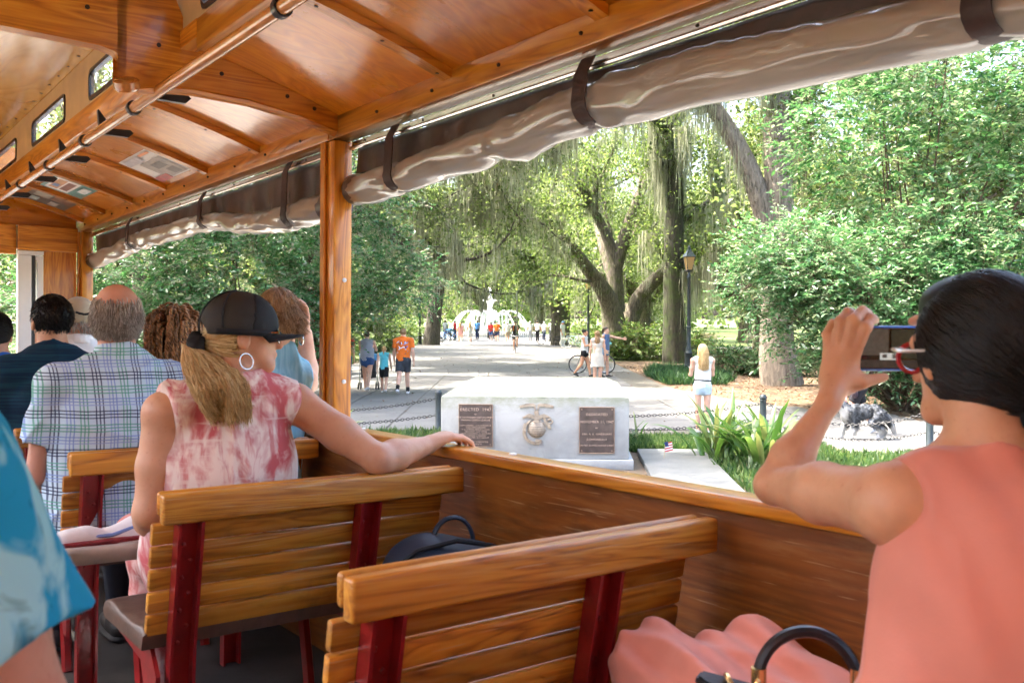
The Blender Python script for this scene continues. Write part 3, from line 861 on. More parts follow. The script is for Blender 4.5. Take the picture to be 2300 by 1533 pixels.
# -- grass tufts and litter
def grass(name, label, regions, n, h, seed, w=0.012, mat='grassblade'):
    rg = np.random.default_rng(seed)
    pos = []
    while len(pos) < n:
        r = regions[rg.integers(0, len(regions))]
        x = rg.uniform(r[0], r[1]); y = rg.uniform(r[2], r[3])
        pos.append((x, y, 0.0))
    pos = np.array(pos)
    d = unit(np.stack([rg.normal(size=n) * 0.5, rg.normal(size=n) * 0.5, np.ones(n)], 1))
    L = h * rg.uniform(0.4, 1.3, n)
    lv = leaf_np(pos, d, rand_dir(rg, n), L, w * rg.uniform(0.7, 1.5, n), rg, 0.1)
    o = obj(name, mesh_np(name, lv[0], lv[1], M[mat], False, {'var': lv[2]}))
    tag(o, label, 'grass', kind='stuff')
grass('grass', 'short grass round the monument and bollards', [(1.75, 4.2, 14.6, 16.0), (1.75, 3.0, 14.4, 15.4), (-4.5, -1.1, 14.5, 16.8), (2.8, 8.6, 10.6, 13.4), (4.2, 7.4, 12.4, 14.0), (2.8, 5.0, 10.6, 15.2), (-4, -1.1, 11, 15)], 34000, 0.16, 7, 0.022)
grass('border_grass', 'blue-green border grass along the mulch bed', [(4.7, 6.6, 28.5, 33), (5.2, 7.2, 30, 36), (10.2, 14, 21.5, 24)], 15000, 0.38, 8, 0.03, 'fernleaf')
grass('lawn_grass', 'sunlit lawn grass on the right', [(8, 22, 40, 58)], 9000, 0.12, 9, 0.07)
rg = np.random.default_rng(5)
n = 9000
pos = []
while len(pos) < n:
    x, y = rg.uniform(4.7, 17), rg.uniform(17.3, 40)
    if inside(POLY, x, y): continue
    pos.append((x, y, 0.012 + rg.uniform(0, 0.02)))
lv = leaf_np(np.array(pos), unit(rand_dir(rg, n) * np.array([1, 1, 0.15])), unit(rand_dir(rg, n) * 0.5 + np.array([0, 0, 1])), rg.uniform(0.06, 0.16, n), rg.uniform(0.04, 0.07, n), rg, 0.1)
M['litter'] = leafmat('dry_leaf', (0.085, 0.045, 0.022), (0.20, 0.12, 0.065), (0.38, 0.28, 0.17), 0.12, 0.8, 0.2)
tag(obj('leaf_litter', mesh_np('leaf_litter', lv[0], lv[1], M['litter'], False, {'var': lv[2]})), 'dry brown leaves covering the bed', 'litter', kind='stuff')
n = 420
pos = np.stack([rg.uniform(-6.5, 6, n), rg.uniform(17, 55, n), np.full(n, 0.03)], 1)
lv = leaf_np(pos, unit(rand_dir(rg, n) * np.array([1, 1, 0.2])), unit(rand_dir(rg, n) * 0.4 + np.array([0, 0, 1])), rg.uniform(0.05, 0.13, n), rg.uniform(0.03, 0.07, n), rg, 0.2)
tag(obj('fallen_leaves', mesh_np('fallen_leaves', lv[0], lv[1], M['litter'], False, {'var': lv[2] * 0.6})), 'few fallen leaves scattered on the paving', 'litter', kind='stuff')

# ------------------------------------------------------------------ unseen houses added across the street to block sky light
M['brick'] = ground_mat('red_brick', [(0.16, 0.06, 0.04), (0.26, 0.11, 0.075)], 1.0, 12); M['stucco'] = ground_mat('tan_stucco', [(0.34, 0.28, 0.2), (0.42, 0.36, 0.27)], 0.6, 20); M['darkpane'] = plain('dark_window', (0.03, 0.035, 0.04), 0.15)
win_me = MB().box((-0.5, -0.06, -0.85), (0.5, -0.02, 0.85)).mesh('window', M['darkpane'])
for i, (x, y, rz, w_, h_) in enumerate([(-19, -18, 0, 11, 10), (-7, -18, 0, 11.5, 11), (5, -18, 0, 11, 9.5), (17, -18, 0, 11.5, 10.5), (-26, -2, rad(-90), 12, 10)]):
    t = thing('unseen_town_house', ['brick town house, unseen, added to block sky light', 'tall tan stucco town house, unseen, added to block sky light', 'low brick town house, unseen, added to block sky light', 'wide stucco town house, unseen, added to block sky light', 'corner town house left of the trolley, unseen, added to block sky light'][i], 'house', at(x, y, 0, rz + math.pi), 'unseen town houses added as light blockers')
    MB().box((-w_ / 2, 0, 0), (w_ / 2, 9, h_)).build('wall', M['brick' if i % 2 == 0 else 'stucco'], t)
    MB().box((-w_ / 2 - 0.2, -0.25, h_ + 0.002), (w_ / 2 + 0.2, 9.2, h_ + 0.4)).build('cornice', M['stucco'], t)
    MB().box((-0.6, -0.08, 0.0), (0.6, -0.02, 2.6)).build('door', M['darkpane'], t)
    for r_ in range(3):
        for c_ in range(4):
            if r_ == 0 and c_ in (1, 2): continue
            obj('window', win_me, t, (-w_ / 2 + w_ * (c_ + 0.5) / 4, 0, 1.8 + r_ * 3.1))
# =================================================================== TROLLEY
OAK = ((0.30, 0.085, 0.006), (0.58, 0.200, 0.013), (0.72, 0.31, 0.030))
PLY = ((0.52, 0.150, 0.007), (0.64, 0.205, 0.010), (0.74, 0.28, 0.020))
DARKPLY = ((0.12, 0.031, 0.003), (0.20, 0.056, 0.005), (0.28, 0.088, 0.009))
for i, ax in enumerate('wdu'):
    M['oak_' + ax] = wood('varnished_oak_' + ax, i, *OAK)
    M['worn_' + ax] = wood('worn_oak_' + ax, i, (0.22, 0.065, 0.007), (0.54, 0.20, 0.016), (0.68, 0.31, 0.036), rough=0.42, coat=0.2, worn=0.4)
    M['ply_' + ax] = wood('plywood_' + ax, i, *PLY, rough=0.26, coat=0.7, fine=0.5)
M['darkply'] = wood('dark_plywood', 1, *DARKPLY, rough=0.4, coat=0.3, fine=0.6, worn=0.22)
M['yellowply'] = wood('amber_plywood', 1, (0.52, 0.24, 0.03), (0.68, 0.36, 0.055), (0.76, 0.44, 0.09), rough=0.2, coat=0.9, fine=0.4)
M['railwood'] = wood('grab_rail_wood', 1, (0.26, 0.085, 0.02), (0.42, 0.16, 0.04), (0.52, 0.23, 0.07), rough=0.2, coat=0.8)
M['beige'] = plain('beige_laminate', (0.52, 0.36, 0.18), 0.4)
M['blackmetal'] = plain('black_painted_metal', (0.02, 0.02, 0.022), 0.35)
M['chrome'] = plain('bright_aluminium', (0.75, 0.73, 0.70), 0.22, metal=1.0)
M['redpaint'] = plain('red_painted_steel', (0.27, 0.012, 0.014), 0.32, vary=0.25, scale=20, bumpy=0.1, coat=0.3)
M['vinylseat'] = plain('brown_vinyl', (0.10, 0.058, 0.04), 0.45, vary=0.2, scale=30, bumpy=0.15)
M['rubber'] = plain('rubber_floor', (0.032, 0.029, 0.026), 0.7, vary=0.4, scale=5, bumpy=0.2)
M['whiteplastic'] = plain('white_plastic', (0.78, 0.78, 0.76), 0.4)
M['whitepaint'] = plain('white_painted_metal', (0.74, 0.75, 0.74), 0.35, vary=0.05)
M['screw'] = plain('dark_screw', (0.05, 0.03, 0.02), 0.4, metal=0.6)

BASE = Vector((0.5, 3.0, TROLLEY_FLOOR))
trolley = thing('sightseeing_trolley', 'open-sided wooden sightseeing trolley with varnished orange ceiling, posts and sill', 'trolley', TM @ Matrix.Translation(BASE))
OFF = Matrix.Translation(-BASE)
def tpart(name, mb, mat, parent=None, smooth=False):
    if parent is None:
        return mb.build(name, mat, trolley, smooth, OFF)
    return mb.build(name, mat, parent, smooth)

D0, D1 = -1.7, 7.7
CW = 0.505                                    # centre line of the car
def mir(w): return 2 * CW - w
tpart('floor', MB().box((mir(1.73), D0, -1.36), (1.73, D1, TROLLEY_FLOOR)), M['rubber'])
for w_in, w_out, nm in ((1.69, 1.73, 0), (mir(1.69), mir(1.73), 1)):
    tpart('side_panel', MB().box((min(w_in, w_out), D0, TROLLEY_FLOOR), (max(w_in, w_out), 7.55, -0.388)), M['darkply'])
    a, b = (1.66, 1.748) if nm == 0 else (mir(1.748), mir(1.66))
    sill = tpart('sill_rail', MB().box((a, D0, -0.388), (b, 7.52, -0.352), 0.007, seg=3), M['oak_d'], smooth=True)
    if nm == 0:
        for d in (2.25, 3.2, 1.2, 0.3):
            tpart('screw_cap', MB().lathe([(0.012, 0), (0.012, 0.003), (0.007, 0.005), (0.001, 0.005)], 12, Matrix.Translation((1.72, d, -0.352))), M['whiteplastic'], sill, True)
# bodywork outside the panels
tpart('body_skin', MB().box((1.735, D0, -1.5), (1.75, D1, -0.395)), M['redpaint'])
tpart('body_skin', MB().box((mir(1.75), D0, -1.5), (mir(1.735), D1, -0.395)), M['redpaint'])
# eave beams, with a bolt row
for s in (0, 1):
    a, b = (1.66, 1.745) if s == 0 else (mir(1.745), mir(1.66))
    for d0, d1 in ((D0, 3.385), (3.389, 7.7)):
        eb = tpart('eave_beam', MB().box((a, d0, 0.775), (b, d1, 0.862), 0.006, seg=2), M['oak_d'], smooth=True)
        if s == 0:
            k = d0 + 0.25
            while k < d1:
                if k > 0.8:
                    tpart('bolt', MB().lathe([(0.006, 0), (0.006, 0.006), (0.003, 0.009)], 8, Matrix.Translation((1.661, k, 0.815)) @ Matrix.Rotation(rad(-90), 4, 'Y')), M['screw'], eb, True)
                k += 0.37
# posts
for d in (-0.85, 3.39, 7.5):
    for s in (0, 1):
        a, b = (1.665, 1.743) if s == 0 else (mir(1.743), mir(1.665))
        p = tpart('post', MB().box((a, d - 0.05, -0.351), (b, d + 0.05, 0.774), 0.006, seg=2), M['oak_u'], smooth=True)
        if s == 0:
            tpart('post_strip', MB().box((a - 0.014, d + 0.012, -0.351), (a - 0.001, d + 0.048, 0.774), 0.003), M['oak_u'], p)
            for u in (0.225, -0.175, 0.60):
                tpart('screw_cap', MB().lathe([(0.009, 0), (0.009, 0.003), (0.005, 0.005), (0.001, 0.005)], 12, Matrix.Translation((a + 0.045, d - 0.0505, u)) @ Matrix.Rotation(rad(90), 4, 'X')), M['whiteplastic'], p, True)

# ceiling profile from the eave to the header
def prof(w):
    x = (1.66 - w) / 0.57
    return 0.862 + 0.205 * x - 0.045 * x * x
PW = [1.70, 1.66, 1.56, 1.46, 1.36, 1.26, 1.16, 1.09]
rafters = [-0.42, 0.32, 1.06, 1.80, 2.53, 4.10, 4.78, 5.46, 6.14, 6.80, 7.42]
stops = [D0, -0.42, 0.32, 1.06, 1.80, 2.53, 3.34, 4.10, 4.78, 5.46, 6.14, 6.80, 7.42, D1]
def strip(ws, d0, d1, lift, thick, flip):
    mb = MB(); bm = mb.bm
    rows = []
    for w in ws:
        u = prof(w) + lift
        ww = mir(w) if flip else w
        rows.append([bm.verts.new((ww, dd, uu)) for dd, uu in ((d0, u), (d1, u), (d1, u + thick), (d0, u + thick))])
    for a, b in zip(rows, rows[1:]):
        for k in range(4):
            bm.faces.new((a[k], a[(k + 1) % 4], b[(k + 1) % 4], b[k]))
    bm.faces.new(rows[0]); bm.faces.new(rows[-1][::-1])
    return mb
for s in (0, 1):
    for d0, d1 in zip(stops, stops[1:]):
        tpart('ceiling_panel', strip(PW, d0 + 0.002, d1 - 0.002, 0.0, 0.012, s), M['ply_w'], smooth=True)
    for d in rafters:
        rf = tpart('rafter', strip([1.659, 1.56, 1.46, 1.36, 1.26, 1.16, 1.112], d - 0.026, d + 0.026, -0.03, 0.0285, s), M['oak_w'], smooth=True)
        if s == 0 and d > 1:
            for w in (1.62, 1.42, 1.2):
                tpart('screw', MB().lathe([(0.0065, 0), (0.0065, -0.002), (0.001, -0.002)], 8, Matrix.Translation((w, d, prof(w) - 0.0305))), M['screw'], rf)
    # long header beam in two lengths, clerestory board with small windows above it
    for d0, d1 in ((D0, 3.13), (3.46, 7.6)):
        a, b = (1.05, 1.11) if s == 0 else (mir(1.11), mir(1.05))
        tpart('header_beam', MB().box((a, d0, 0.955), (b, d1, 1.062), 0.008, seg=2), M['oak_d'], smooth=True)
    a, b = (1.052, 1.112) if s == 0 else (mir(1.112), mir(1.052))
    tpart('header_joint', MB().box((a, 3.132, 1.0), (b, 3.458, 1.0625)), M['oak_d'])
    a, b = (1.062, 1.075) if s == 0 else (mir(1.075), mir(1.062))
    wins = [(-0.9, -0.1), (0.25, 1.05), (1.4, 2.2), (2.45, 3.1), (4.05, 4.62), (5.12, 5.95), (6.45, 7.25)]
    ZL, ZH = 1.085, 1.215
    edges = [D0] + [x for w_ in wins for x in w_] + [7.6]
    for k in range(0, len(edges), 2):
        tpart('clerestory_board', MB().box((a, edges[k], 1.063), (b, edges[k + 1], 1.30)), M['beige'])
    for d0, d1 in wins:
        tpart('clerestory_board', MB().box((a, d0 + 0.001, 1.063), (b, d1 - 0.001, ZL)), M['beige'])
        tpart('clerestory_board', MB().box((a, d0 + 0.001, ZH), (b, d1 - 0.001, 1.30)), M['beige'])
        # rounded black gasket ring and a clear pane
        mb = MB(); pts_o, pts_i = [], []
        r_ = 0.035
        for cx_, cz_, a0 in ((d1 - r_, ZH - r_, 0), (d0 + r_, ZH - r_, 90), (d0 + r_, ZL + r_, 180), (d1 - r_, ZL + r_, 270)):
            for q in range(5):
                an = rad(a0 + q * 22.5)
                pts_o.append((cx_ + (r_ + 0.008) * math.cos(an), cz_ + (r_ + 0.008) * math.sin(an)))
                pts_i.append((cx_ + (r_ - 0.010) * math.cos(an), cz_ + (r_ - 0.010) * math.sin(an)))
        n = len(pts_o); wx = (a - 0.006, b + 0.004)
        vo = [[mb.bm.verts.new((x, p[0], p[1])) for p in pts_o] for x in wx]
        vi = [[mb.bm.verts.new((x, p[0], p[1])) for p in pts_i] for x in wx]
        for k in range(n):
            j = (k + 1) % n
            mb.bm.faces.new((vo[0][k], vo[0][j], vi[0][j], vi[0][k])); mb.bm.faces.new((vo[1][k], vi[1][k], vi[1][j], vo[1][j]))
            mb.bm.faces.new((vo[0][k], vo[1][k], vo[1][j], vo[0][j])); mb.bm.faces.new((vi[0][k], vi[0][j], vi[1][j], vi[1][k]))
        g = tpart('window_gasket', mb, M['blackmetal'])
        if 'glass' not in M:
            mg, nt, bb = new_mat('clear_glass')
            bb.inputs['Base Color'].default_value = (0.92, 0.95, 0.95, 1); bb.inputs['Roughness'].default_value = 0.05
            tr = N(nt, 'ShaderNodeBsdfTransparent'); mx = N(nt, 'ShaderNodeMixShader'); mx.inputs[0].default_value = 0.15
            nt.links.new(tr.outputs[0], mx.inputs[1]); nt.links.new(bb.outputs[0], mx.inputs[2]); nt.links.new(mx.outputs[0], nt.nodes['Material Output'].inputs[0])
            M['glass'] = mg
        tpart('pane', MB().box((a + 0.003, d0 + 0.012, ZL + 0.012), (a + 0.006, d1 - 0.012, ZH - 0.012)), M['glass'], g)
# raised upper deck
deckst = [D0, 0.4, 1.9, 3.34, 4.6, 5.9, 7.6]
for d0, d1 in zip(deckst, deckst[1:]):
    mb = MB(); rows = []
    for k in range(9):
        x = -1 + 2 * k / 8
        w = CW + 0.572 * x; u = 1.302 + 0.05 * (1 - x * x)
        rows.append([mb.bm.verts.new(v) for v in ((w, d0 + 0.001, u), (w, d1 - 0.001, u), (w, d1 - 0.001, u + 0.01), (w, d0 + 0.001, u + 0.01))])
    for a, b in zip(rows, rows[1:]):
        for k in range(4): mb.bm.faces.new((a[k], a[(k + 1) % 4], b[(k + 1) % 4], b[k]))
    mb.bm.faces.new(rows[0]); mb.bm.faces.new(rows[-1][::-1])
    dp = tpart('upper_deck_panel', mb, M['yellowply'], smooth=True)
    for s in (-1, 1):
        for q in range(6):
            dd = d0 + 0.12 + q * (d1 - d0 - 0.24) / 5
            tpart('screw', MB().lathe([(0.007, 0), (0.007, -0.002), (0.001, -0.002)], 8, Matrix.Translation((CW + s * 0.53, dd, 1.3073))), M['screw'], dp)
# roof skin: sloping lower decks, raised upper deck, fascia
for s in (0, 1):
    tpart('roof_skin', strip(PW, D0 - 0.1, 7.9, 0.02, 0.02, s), M['whitepaint'])
    a, b = (1.747, 1.76) if s == 0 else (mir(1.76), mir(1.747))
    tpart('fascia', MB().box((a, D0 - 0.1, 0.79), (b, 7.9, 0.90)), M['whitepaint'])
tpart('roof_skin', MB().box((mir(1.16), D0 - 0.1, 1.372), (1.16, 7.9, 1.40)), M['whitepaint'])

# transverse arch between the posts
def arch(d0, d1):
    half = [(1.659, 0.800), (1.50, 0.838), (1.30, 0.866), (1.10, 0.872), (0.985, 0.862), (0.90, 0.842), (0.855, 0.846), (0.845, 0.862), (0.868, 0.885), (0.874, 0.905), (0.862, 0.932), (0.835, 0.952), (0.79, 0.962), (0.65, 0.966)]
    low = half + [(CW, 0.968)] + [(mir(w), u) for w, u in half[::-1]]
    top = []
    for w, u in low:
        x = w if w >= CW else mir(w)
        t = prof(max(x, 1.09)) - 0.001 if x > 1.1 else 1.298
        if 1.075 < x <= 1.1: t = prof(1.1)
        top.append((w, max(t, u + 0.004)))
    mb = MB()
    A = [mb.bm.verts.new((w, d0, u)) for w, u in low]; B = [mb.bm.verts.new((w, d0, u)) for w, u in top]
    A2 = [mb.bm.verts.new((w, d1, u)) for w, u in low]; B2 = [mb.bm.verts.new((w, d1, u)) for w, u in top]
    for k in range(len(low) - 1):
        mb.bm.faces.new((A[k], A[k + 1], B[k + 1], B[k])); mb.bm.faces.new((A2[k], B2[k], B2[k + 1], A2[k + 1]))
        mb.bm.faces.new((A[k], A2[k], A2[k + 1], A[k + 1])); mb.bm.faces.new((B[k], B[k + 1], B2[k + 1], B2[k]))
    mb.bm.faces.new((A[0], B[0], B2[0], A2[0])); mb.bm.faces.new((A[-1], A2[-1], B2[-1], B[-1]))
    return mb
ar = tpart('transverse_arch', arch(3.30, 3.36), M['oak_w'], smooth=True)
for w, u in ((1.45, 0.90), (1.2, 0.94), (0.98, 1.0), (0.75, 1.08), (1.56, 0.87)):
    tpart('screw', MB().lathe([(0.008, 0), (0.008, 0.002), (0.001, 0.002)], 10, Matrix.Translation((w, 3.3, u)) @ Matrix.Rotation(rad(90), 4, 'X')), M['screw'], ar)
# lip moulding under the arch
for s in (0, 1):
    mb = MB()
    pts = [(w if s == 0 else mir(w), 3.315, u - 0.002) for w, u in ((1.655, 0.797), (1.5, 0.834), (1.3, 0.861), (1.1, 0.867), (0.985, 0.857), (0.91, 0.838))]
    mb.tube(pts, 0.018, 8)
    tpart('arch_moulding', mb, M['oak_w'], ar, True)
for s in (0, 1):
    w = 0.87 if s == 0 else mir(0.87)
    tpart('arch_boss', MB().lathe([(0.001, 0), (0.036, 0), (0.042, 0.006), (0.042, 0.03), (0.034, 0.036), (0.001, 0.036)], 24, Matrix.Translation((w, 3.27, 0.822)) @ Matrix.Rotation(rad(25), 4, 'X') @ Matrix.Rotation(rad(-15), 4, 'Y')), M['railwood'], ar, True)

# grab rail on black brackets
gr = tpart('grab_rail', MB().tube([(0.985, D0, 0.846), (0.985, 7.5, 0.846)], 0.0205, 16), M['railwood'], smooth=True)
for d in (0.9, 2.28, 3.62, 4.36, 5.1, 5.84, 6.58, 7.3):
    mb = MB().lathe([(0.0215, -0.014), (0.0265, -0.014), (0.0275, -0.006), (0.0265, -0.001), (0.0275, 0.006), (0.0265, 0.014), (0.0215, 0.014)], 18, Matrix.Translation((0.985, d, 0.846)) @ Matrix.Rotation(rad(90), 4, 'X'), cap=False)
    tpart('rail_collar', mb, M['blackmetal'], gr, True)
    mb = MB().prism([(0, 0), (0.115, 0.0), (0.135, 0.02), (0.12, 0.032), (0.05, 0.028), (-0.005, 0.1), (-0.01, 0.1)], Matrix.Translation((1.0, d - 0.18, 0.846)) @ Matrix.Rotation(rad(90), 4, 'X') @ Matrix.Translation((0, 0, -0.012)), 0.024)
    tpart('rail_bracket', mb, M['blackmetal'], gr)

# chrome curtain track under each eave
for d0, d1 in ((D0, 3.33), (3.45, 7.44)):
    tr_ = tpart('curtain_track', MB().box((1.735, d0, 0.742), (1.747, d1, 0.772), 0.002).tube([(1.73, d0, 0.744), (1.73, d1, 0.744)], 0.008, 8), M['chrome'], smooth=True)
    k = d0 + 0.3
    while k < d1:
        tpart('screw', MB().lathe([(0.005, 0), (0.005, 0.002), (0.001, 0.002)], 8, Matrix.Translation((1.735, k, 0.762)) @ Matrix.Rotation(rad(-90), 4, 'Y')), M['screw'], tr_)
        k += 0.42

# front bulkhead with white door frame
tpart('bulkhead_panel', MB().box((1.43, 7.58, TROLLEY_FLOOR), (1.655, 7.62, 0.64), 0.004), M['oak_u'])
tpart('bulkhead_header', MB().box((1.25, 7.52, 0.62), (1.652, 7.62, 0.80), 0.005), M['oak_w'])
tpart('bulkhead_header', MB().box((mir(1.62), 7.56, 0.588), (1.246, 7.62, 0.80), 0.005), M['oak_w'])
tpart('bulkhead_header', MB().box((mir(1.62), 7.60, 0.802), (1.655, 7.66, 1.36)), M['ply_w'])
tpart('door_frame', MB().box((1.255, 7.55, TROLLEY_FLOOR), (1.345, 7.61, 0.585), 0.006).box((1.255, 7.551, 0.586), (1.425, 7.611, 0.618), 0.004), M['whitepaint'])
tpart('door_gasket', MB().box((1.347, 7.565, TROLLEY_FLOOR), (1.370, 7.605, 0.584)), M['blackmetal'])
dl = tpart('door_leaf', MB().box((1.372, 7.57, TROLLEY_FLOOR), (1.426, 7.60, 0.583), 0.003), M['whitepaint'])
tpart('door_trim', MB().box((1.374, 7.563, -1.0), (1.384, 7.569, 0.55)), M['chrome'], dl)
tpart('unseen_rear_bulkhead', MB().box((mir(1.73), D0 - 0.05, TROLLEY_FLOOR), (1.73, D0 - 0.01, 0.86)), M['ply_u'])  # unseen wall behind the camera, added to keep light out of the car
tpart('bulkhead_panel', MB().box((mir(1.62), 7.58, TROLLEY_FLOOR), (0.35, 7.62, 0.58)), M['oak_u'])
tpart('half_bulkhead', MB().box((0.36, 7.585, TROLLEY_FLOOR), (1.24, 7.615, -0.45)), M['darkply'])
# black loudspeaker bars on the upper deck
for w, d in ((0.42, 3.75), (0.30, 3.0)):
    sp = thing('ceiling_speaker', 'small black bar speaker on the amber upper ceiling ' + ('beyond' if d > 3.3 else 'before') + ' the wooden arch', 'speaker', on_trolley(w, d, 1.30), 'ceiling speakers')
    MB().box((-0.11, -0.035, 0.0), (0.11, 0.035, 0.045), 0.008).build('housing', M['blackmetal'], sp)
    MB().box((-0.10, -0.028, -0.004), (0.10, 0.028, -0.001)).build('grille', M['screw'], sp)

# ------------------------------------------------------------------ benches
def make_bench(name, label, d_back, w0=0.735, w1=1.66, group=None):
    """origin on the floor under the backrest top; x across, y forward"""
    L = w1 - w0
    F = TROLLEY_FLOOR
    t = thing(name, label, 'bench', on_trolley(w0, d_back, F), group)
    zt = -0.405 - F                      # top of the back
    zb = -0.795 - F
    def lean(z): return 0.075 * (zt - z) / 0.40      # the back leans: lower = further forward
    # rear cap rail and front cap board
    MB().box((0, -0.030, zt - 0.078), (L, 0.008, zt), 0.008, seg=3).build('cap_rail', M['worn_w'], t, True)
    MB().box((0.0, 0.010, zt - 0.060), (L - 0.02, 0.034, zt + 0.004), 0.010, seg=3).build('cap_board', M['worn_w'], t, True)
    n = 5
    hgt = (zt - 0.080 - zb) / n
    for k in range(n):
        z1 = zt - 0.080 - k * hgt; z0 = z1 - hgt + 0.005
        y = lean((z0 + z1) / 2)
        rot = Matrix.Rotation(math.atan(0.075 / 0.40), 3, 'X')
        MB().box((-0.012, y + 0.004, z0), (L - 0.05, y + 0.026, z1), 0.006, rot, 2).build('back_slat', M['worn_w'], t, True)
    for x in (0.075, 0.60):
        pr = MB()
        # channel section: web + two flanges, following the lean, then the leg to the floor
        for dx0, dx1, y0, y1 in ((-0.028, 0.028, -0.010, 0.0), (-0.034, -0.026, -0.042, 0.0), (0.026, 0.034, -0.042, 0.0)):
            zs = [zt - 0.079, zb, zb - 0.06, 0.0]
            ys = [lean(zt - 0.079), lean(zb), lean(zb) + 0.012, 0.10]
            rings = []
            for z, yy in zip(zs, ys):
                rings.append([pr.bm.verts.new(v) for v in ((x + dx0, yy + y0, z), (x + dx1, yy + y0, z), (x + dx1, yy + y1, z), (x + dx0, yy + y1, z))])
            for a, b in zip(rings, rings[1:]):
                for k in range(4): pr.bm.faces.new((a[k], a[(k + 1) % 4], b[(k + 1) % 4], b[k]))
            pr.bm.faces.new(rings[0]); pr.bm.faces.new(rings[-1][::-1])
        sup = pr.build('back_support', M['redpaint'], t)
        for q in range(7):
            z = zt - 0.14 - q * 0.045
            MB().ball((x + (0.012 if q % 2 else -0.008), lean(z) - 0.011, z), (0.006, 0.004, 0.006), 8).build('rivet', M['redpaint'], sup, True)
        MB().tube([(x, 0.40, zb + 0.0), (x, 0.44, zb - 0.12), (x, 0.36, 0.0)], [0.022, 0.020, 0.02], 6).build('leg', M['redpaint'], t)
        MB().box((x - 0.02, 0.08, zb - 0.055), (x + 0.02, 0.42, zb - 0.03)).build('seat_bearer', M['redpaint'], t)
    # end of the seat: shaped side bracket
    MB().prism([(0.06, zb - 0.10), (0.12, zb - 0.03), (0.44, zb - 0.02), (0.46, zb - 0.06), (0.2, zb - 0.09), (0.12, zb - 0.26), (0.08, zb - 0.26)], Matrix.Translation((0.01, 0, 0)) @ Matrix(((0, 0, 1, 0), (1, 0, 0, 0), (0, 1, 0, 0), (0, 0, 0, 1))), 0.012).build('end_bracket', M['redpaint'], t)
    # padded vinyl seat, dished
    mb = MB(); rows = []
    profy = [(0.085, zb - 0.03), (0.075, zb + 0.015), (0.10, zb + 0.035), (0.18, zb + 0.022), (0.30, zb + 0.025), (0.40, zb + 0.034), (0.455, zb + 0.022), (0.475, zb - 0.005), (0.465, zb - 0.03)]
    for x, sc in ((-0.02, 0.86), (-0.012, 0.97), (0.02, 1.0), (L * 0.5, 1.0), (L - 0.03, 1.0), (L - 0.002, 0.9)):
        rows.append([mb.bm.verts.new((x, y, zb - 0.03 + (z - zb + 0.03) * sc)) for y, z in profy])
    for a, b in zip(rows, rows[1:]):
        for k in range(len(profy)):
            j = (k + 1) % len(profy)
            mb.bm.faces.new((a[k], b[k], b[j], a[j]))
    mb.bm.faces.new(rows[0]); mb.bm.faces.new(rows[-1][::-1])
    mb.build('seat_cushion', M['vinylseat'], t, True, angle=60)
    return t
BG = 'wooden slatted trolley benches'
make_bench('trolley_bench', 'nearest whole slatted bench back with worn cap rail and red supports, empty seat', 1.43, group=BG)
make_bench('trolley_bench', 'slatted bench back right behind the woman in the black cap, navy backpack behind it', 2.45, group=BG)
make_bench('trolley_bench', 'slatted wooden bench behind the man in the plaid shirt', 3.47, w1=1.655, group=BG)
make_bench('trolley_bench', 'bench behind the man in the dark navy tee shirt', 4.49, group=BG)
make_bench('trolley_bench', 'far bench with the passenger in the beige cap', 5.51, group=BG)
make_bench('trolley_bench', 'foremost bench in front of the white door frame', 6.53, group=BG)
make_bench('trolley_bench', 'bench carrying the woman in coral with the phone', 0.36, group=BG)
make_bench('trolley_bench', 'bench across the aisle under the person in blue tie-dye', 0.62, w0=mir(1.655), w1=mir(0.735), group=BG)
make_bench('trolley_bench', 'bench across the aisle under the woman with the dark braid', 4.49, w0=mir(1.655), w1=mir(0.735), group=BG)

# ------------------------------------------------------------------ rolled-up vinyl side curtains
def vinyl(name):
    m, nt, b = new_mat(name)
    v = coords(nt, (1, 0.35, 1))
    n = noise(nt, v, 6, 4, 0.6, 0.5)
    r = ramp(nt, [(0.3, (0.26, 0.205, 0.15)), (0.7, (0.42, 0.36, 0.28))])
    nt.links.new(n.outputs[0], r.inputs[0]); nt.links.new(r.outputs[0], b.inputs['Base Color'])
    b.inputs['Roughness'].default_value = 0.12
    b.inputs['Specular IOR Level'].default_value = 1.0
    b.inputs['Coat Weight'].default_value = 1.0
    b.inputs['Coat Roughness'].default_value = 0.06
    t = N(nt, 'ShaderNodeBsdfTranslucent'); t.inputs[0].default_value = (0.92, 0.87, 0.78, 1)
    mx = N(nt, 'ShaderNodeMixShader'); mx.inputs[0].default_value = 0.33
    nt.links.new(b.outputs[0], mx.inputs[1]); nt.links.new(t.outputs[0], mx.inputs[2])
    nt.links.new(mx.outputs[0], nt.nodes['Material Output'].inputs[0])
    return m
M['clearvinyl'] = vinyl('clear_vinyl')
M['brownvinyl'] = plain('dark_brown_canvas', (0.055, 0.036, 0.030), 0.38, vary=0.3, scale=18, bumpy=0.25, spec=0.6)
M['strap'] = plain('brown_webbing', (0.045, 0.024, 0.020), 0.6, vary=0.2, scale=60, bumpy=0.2)

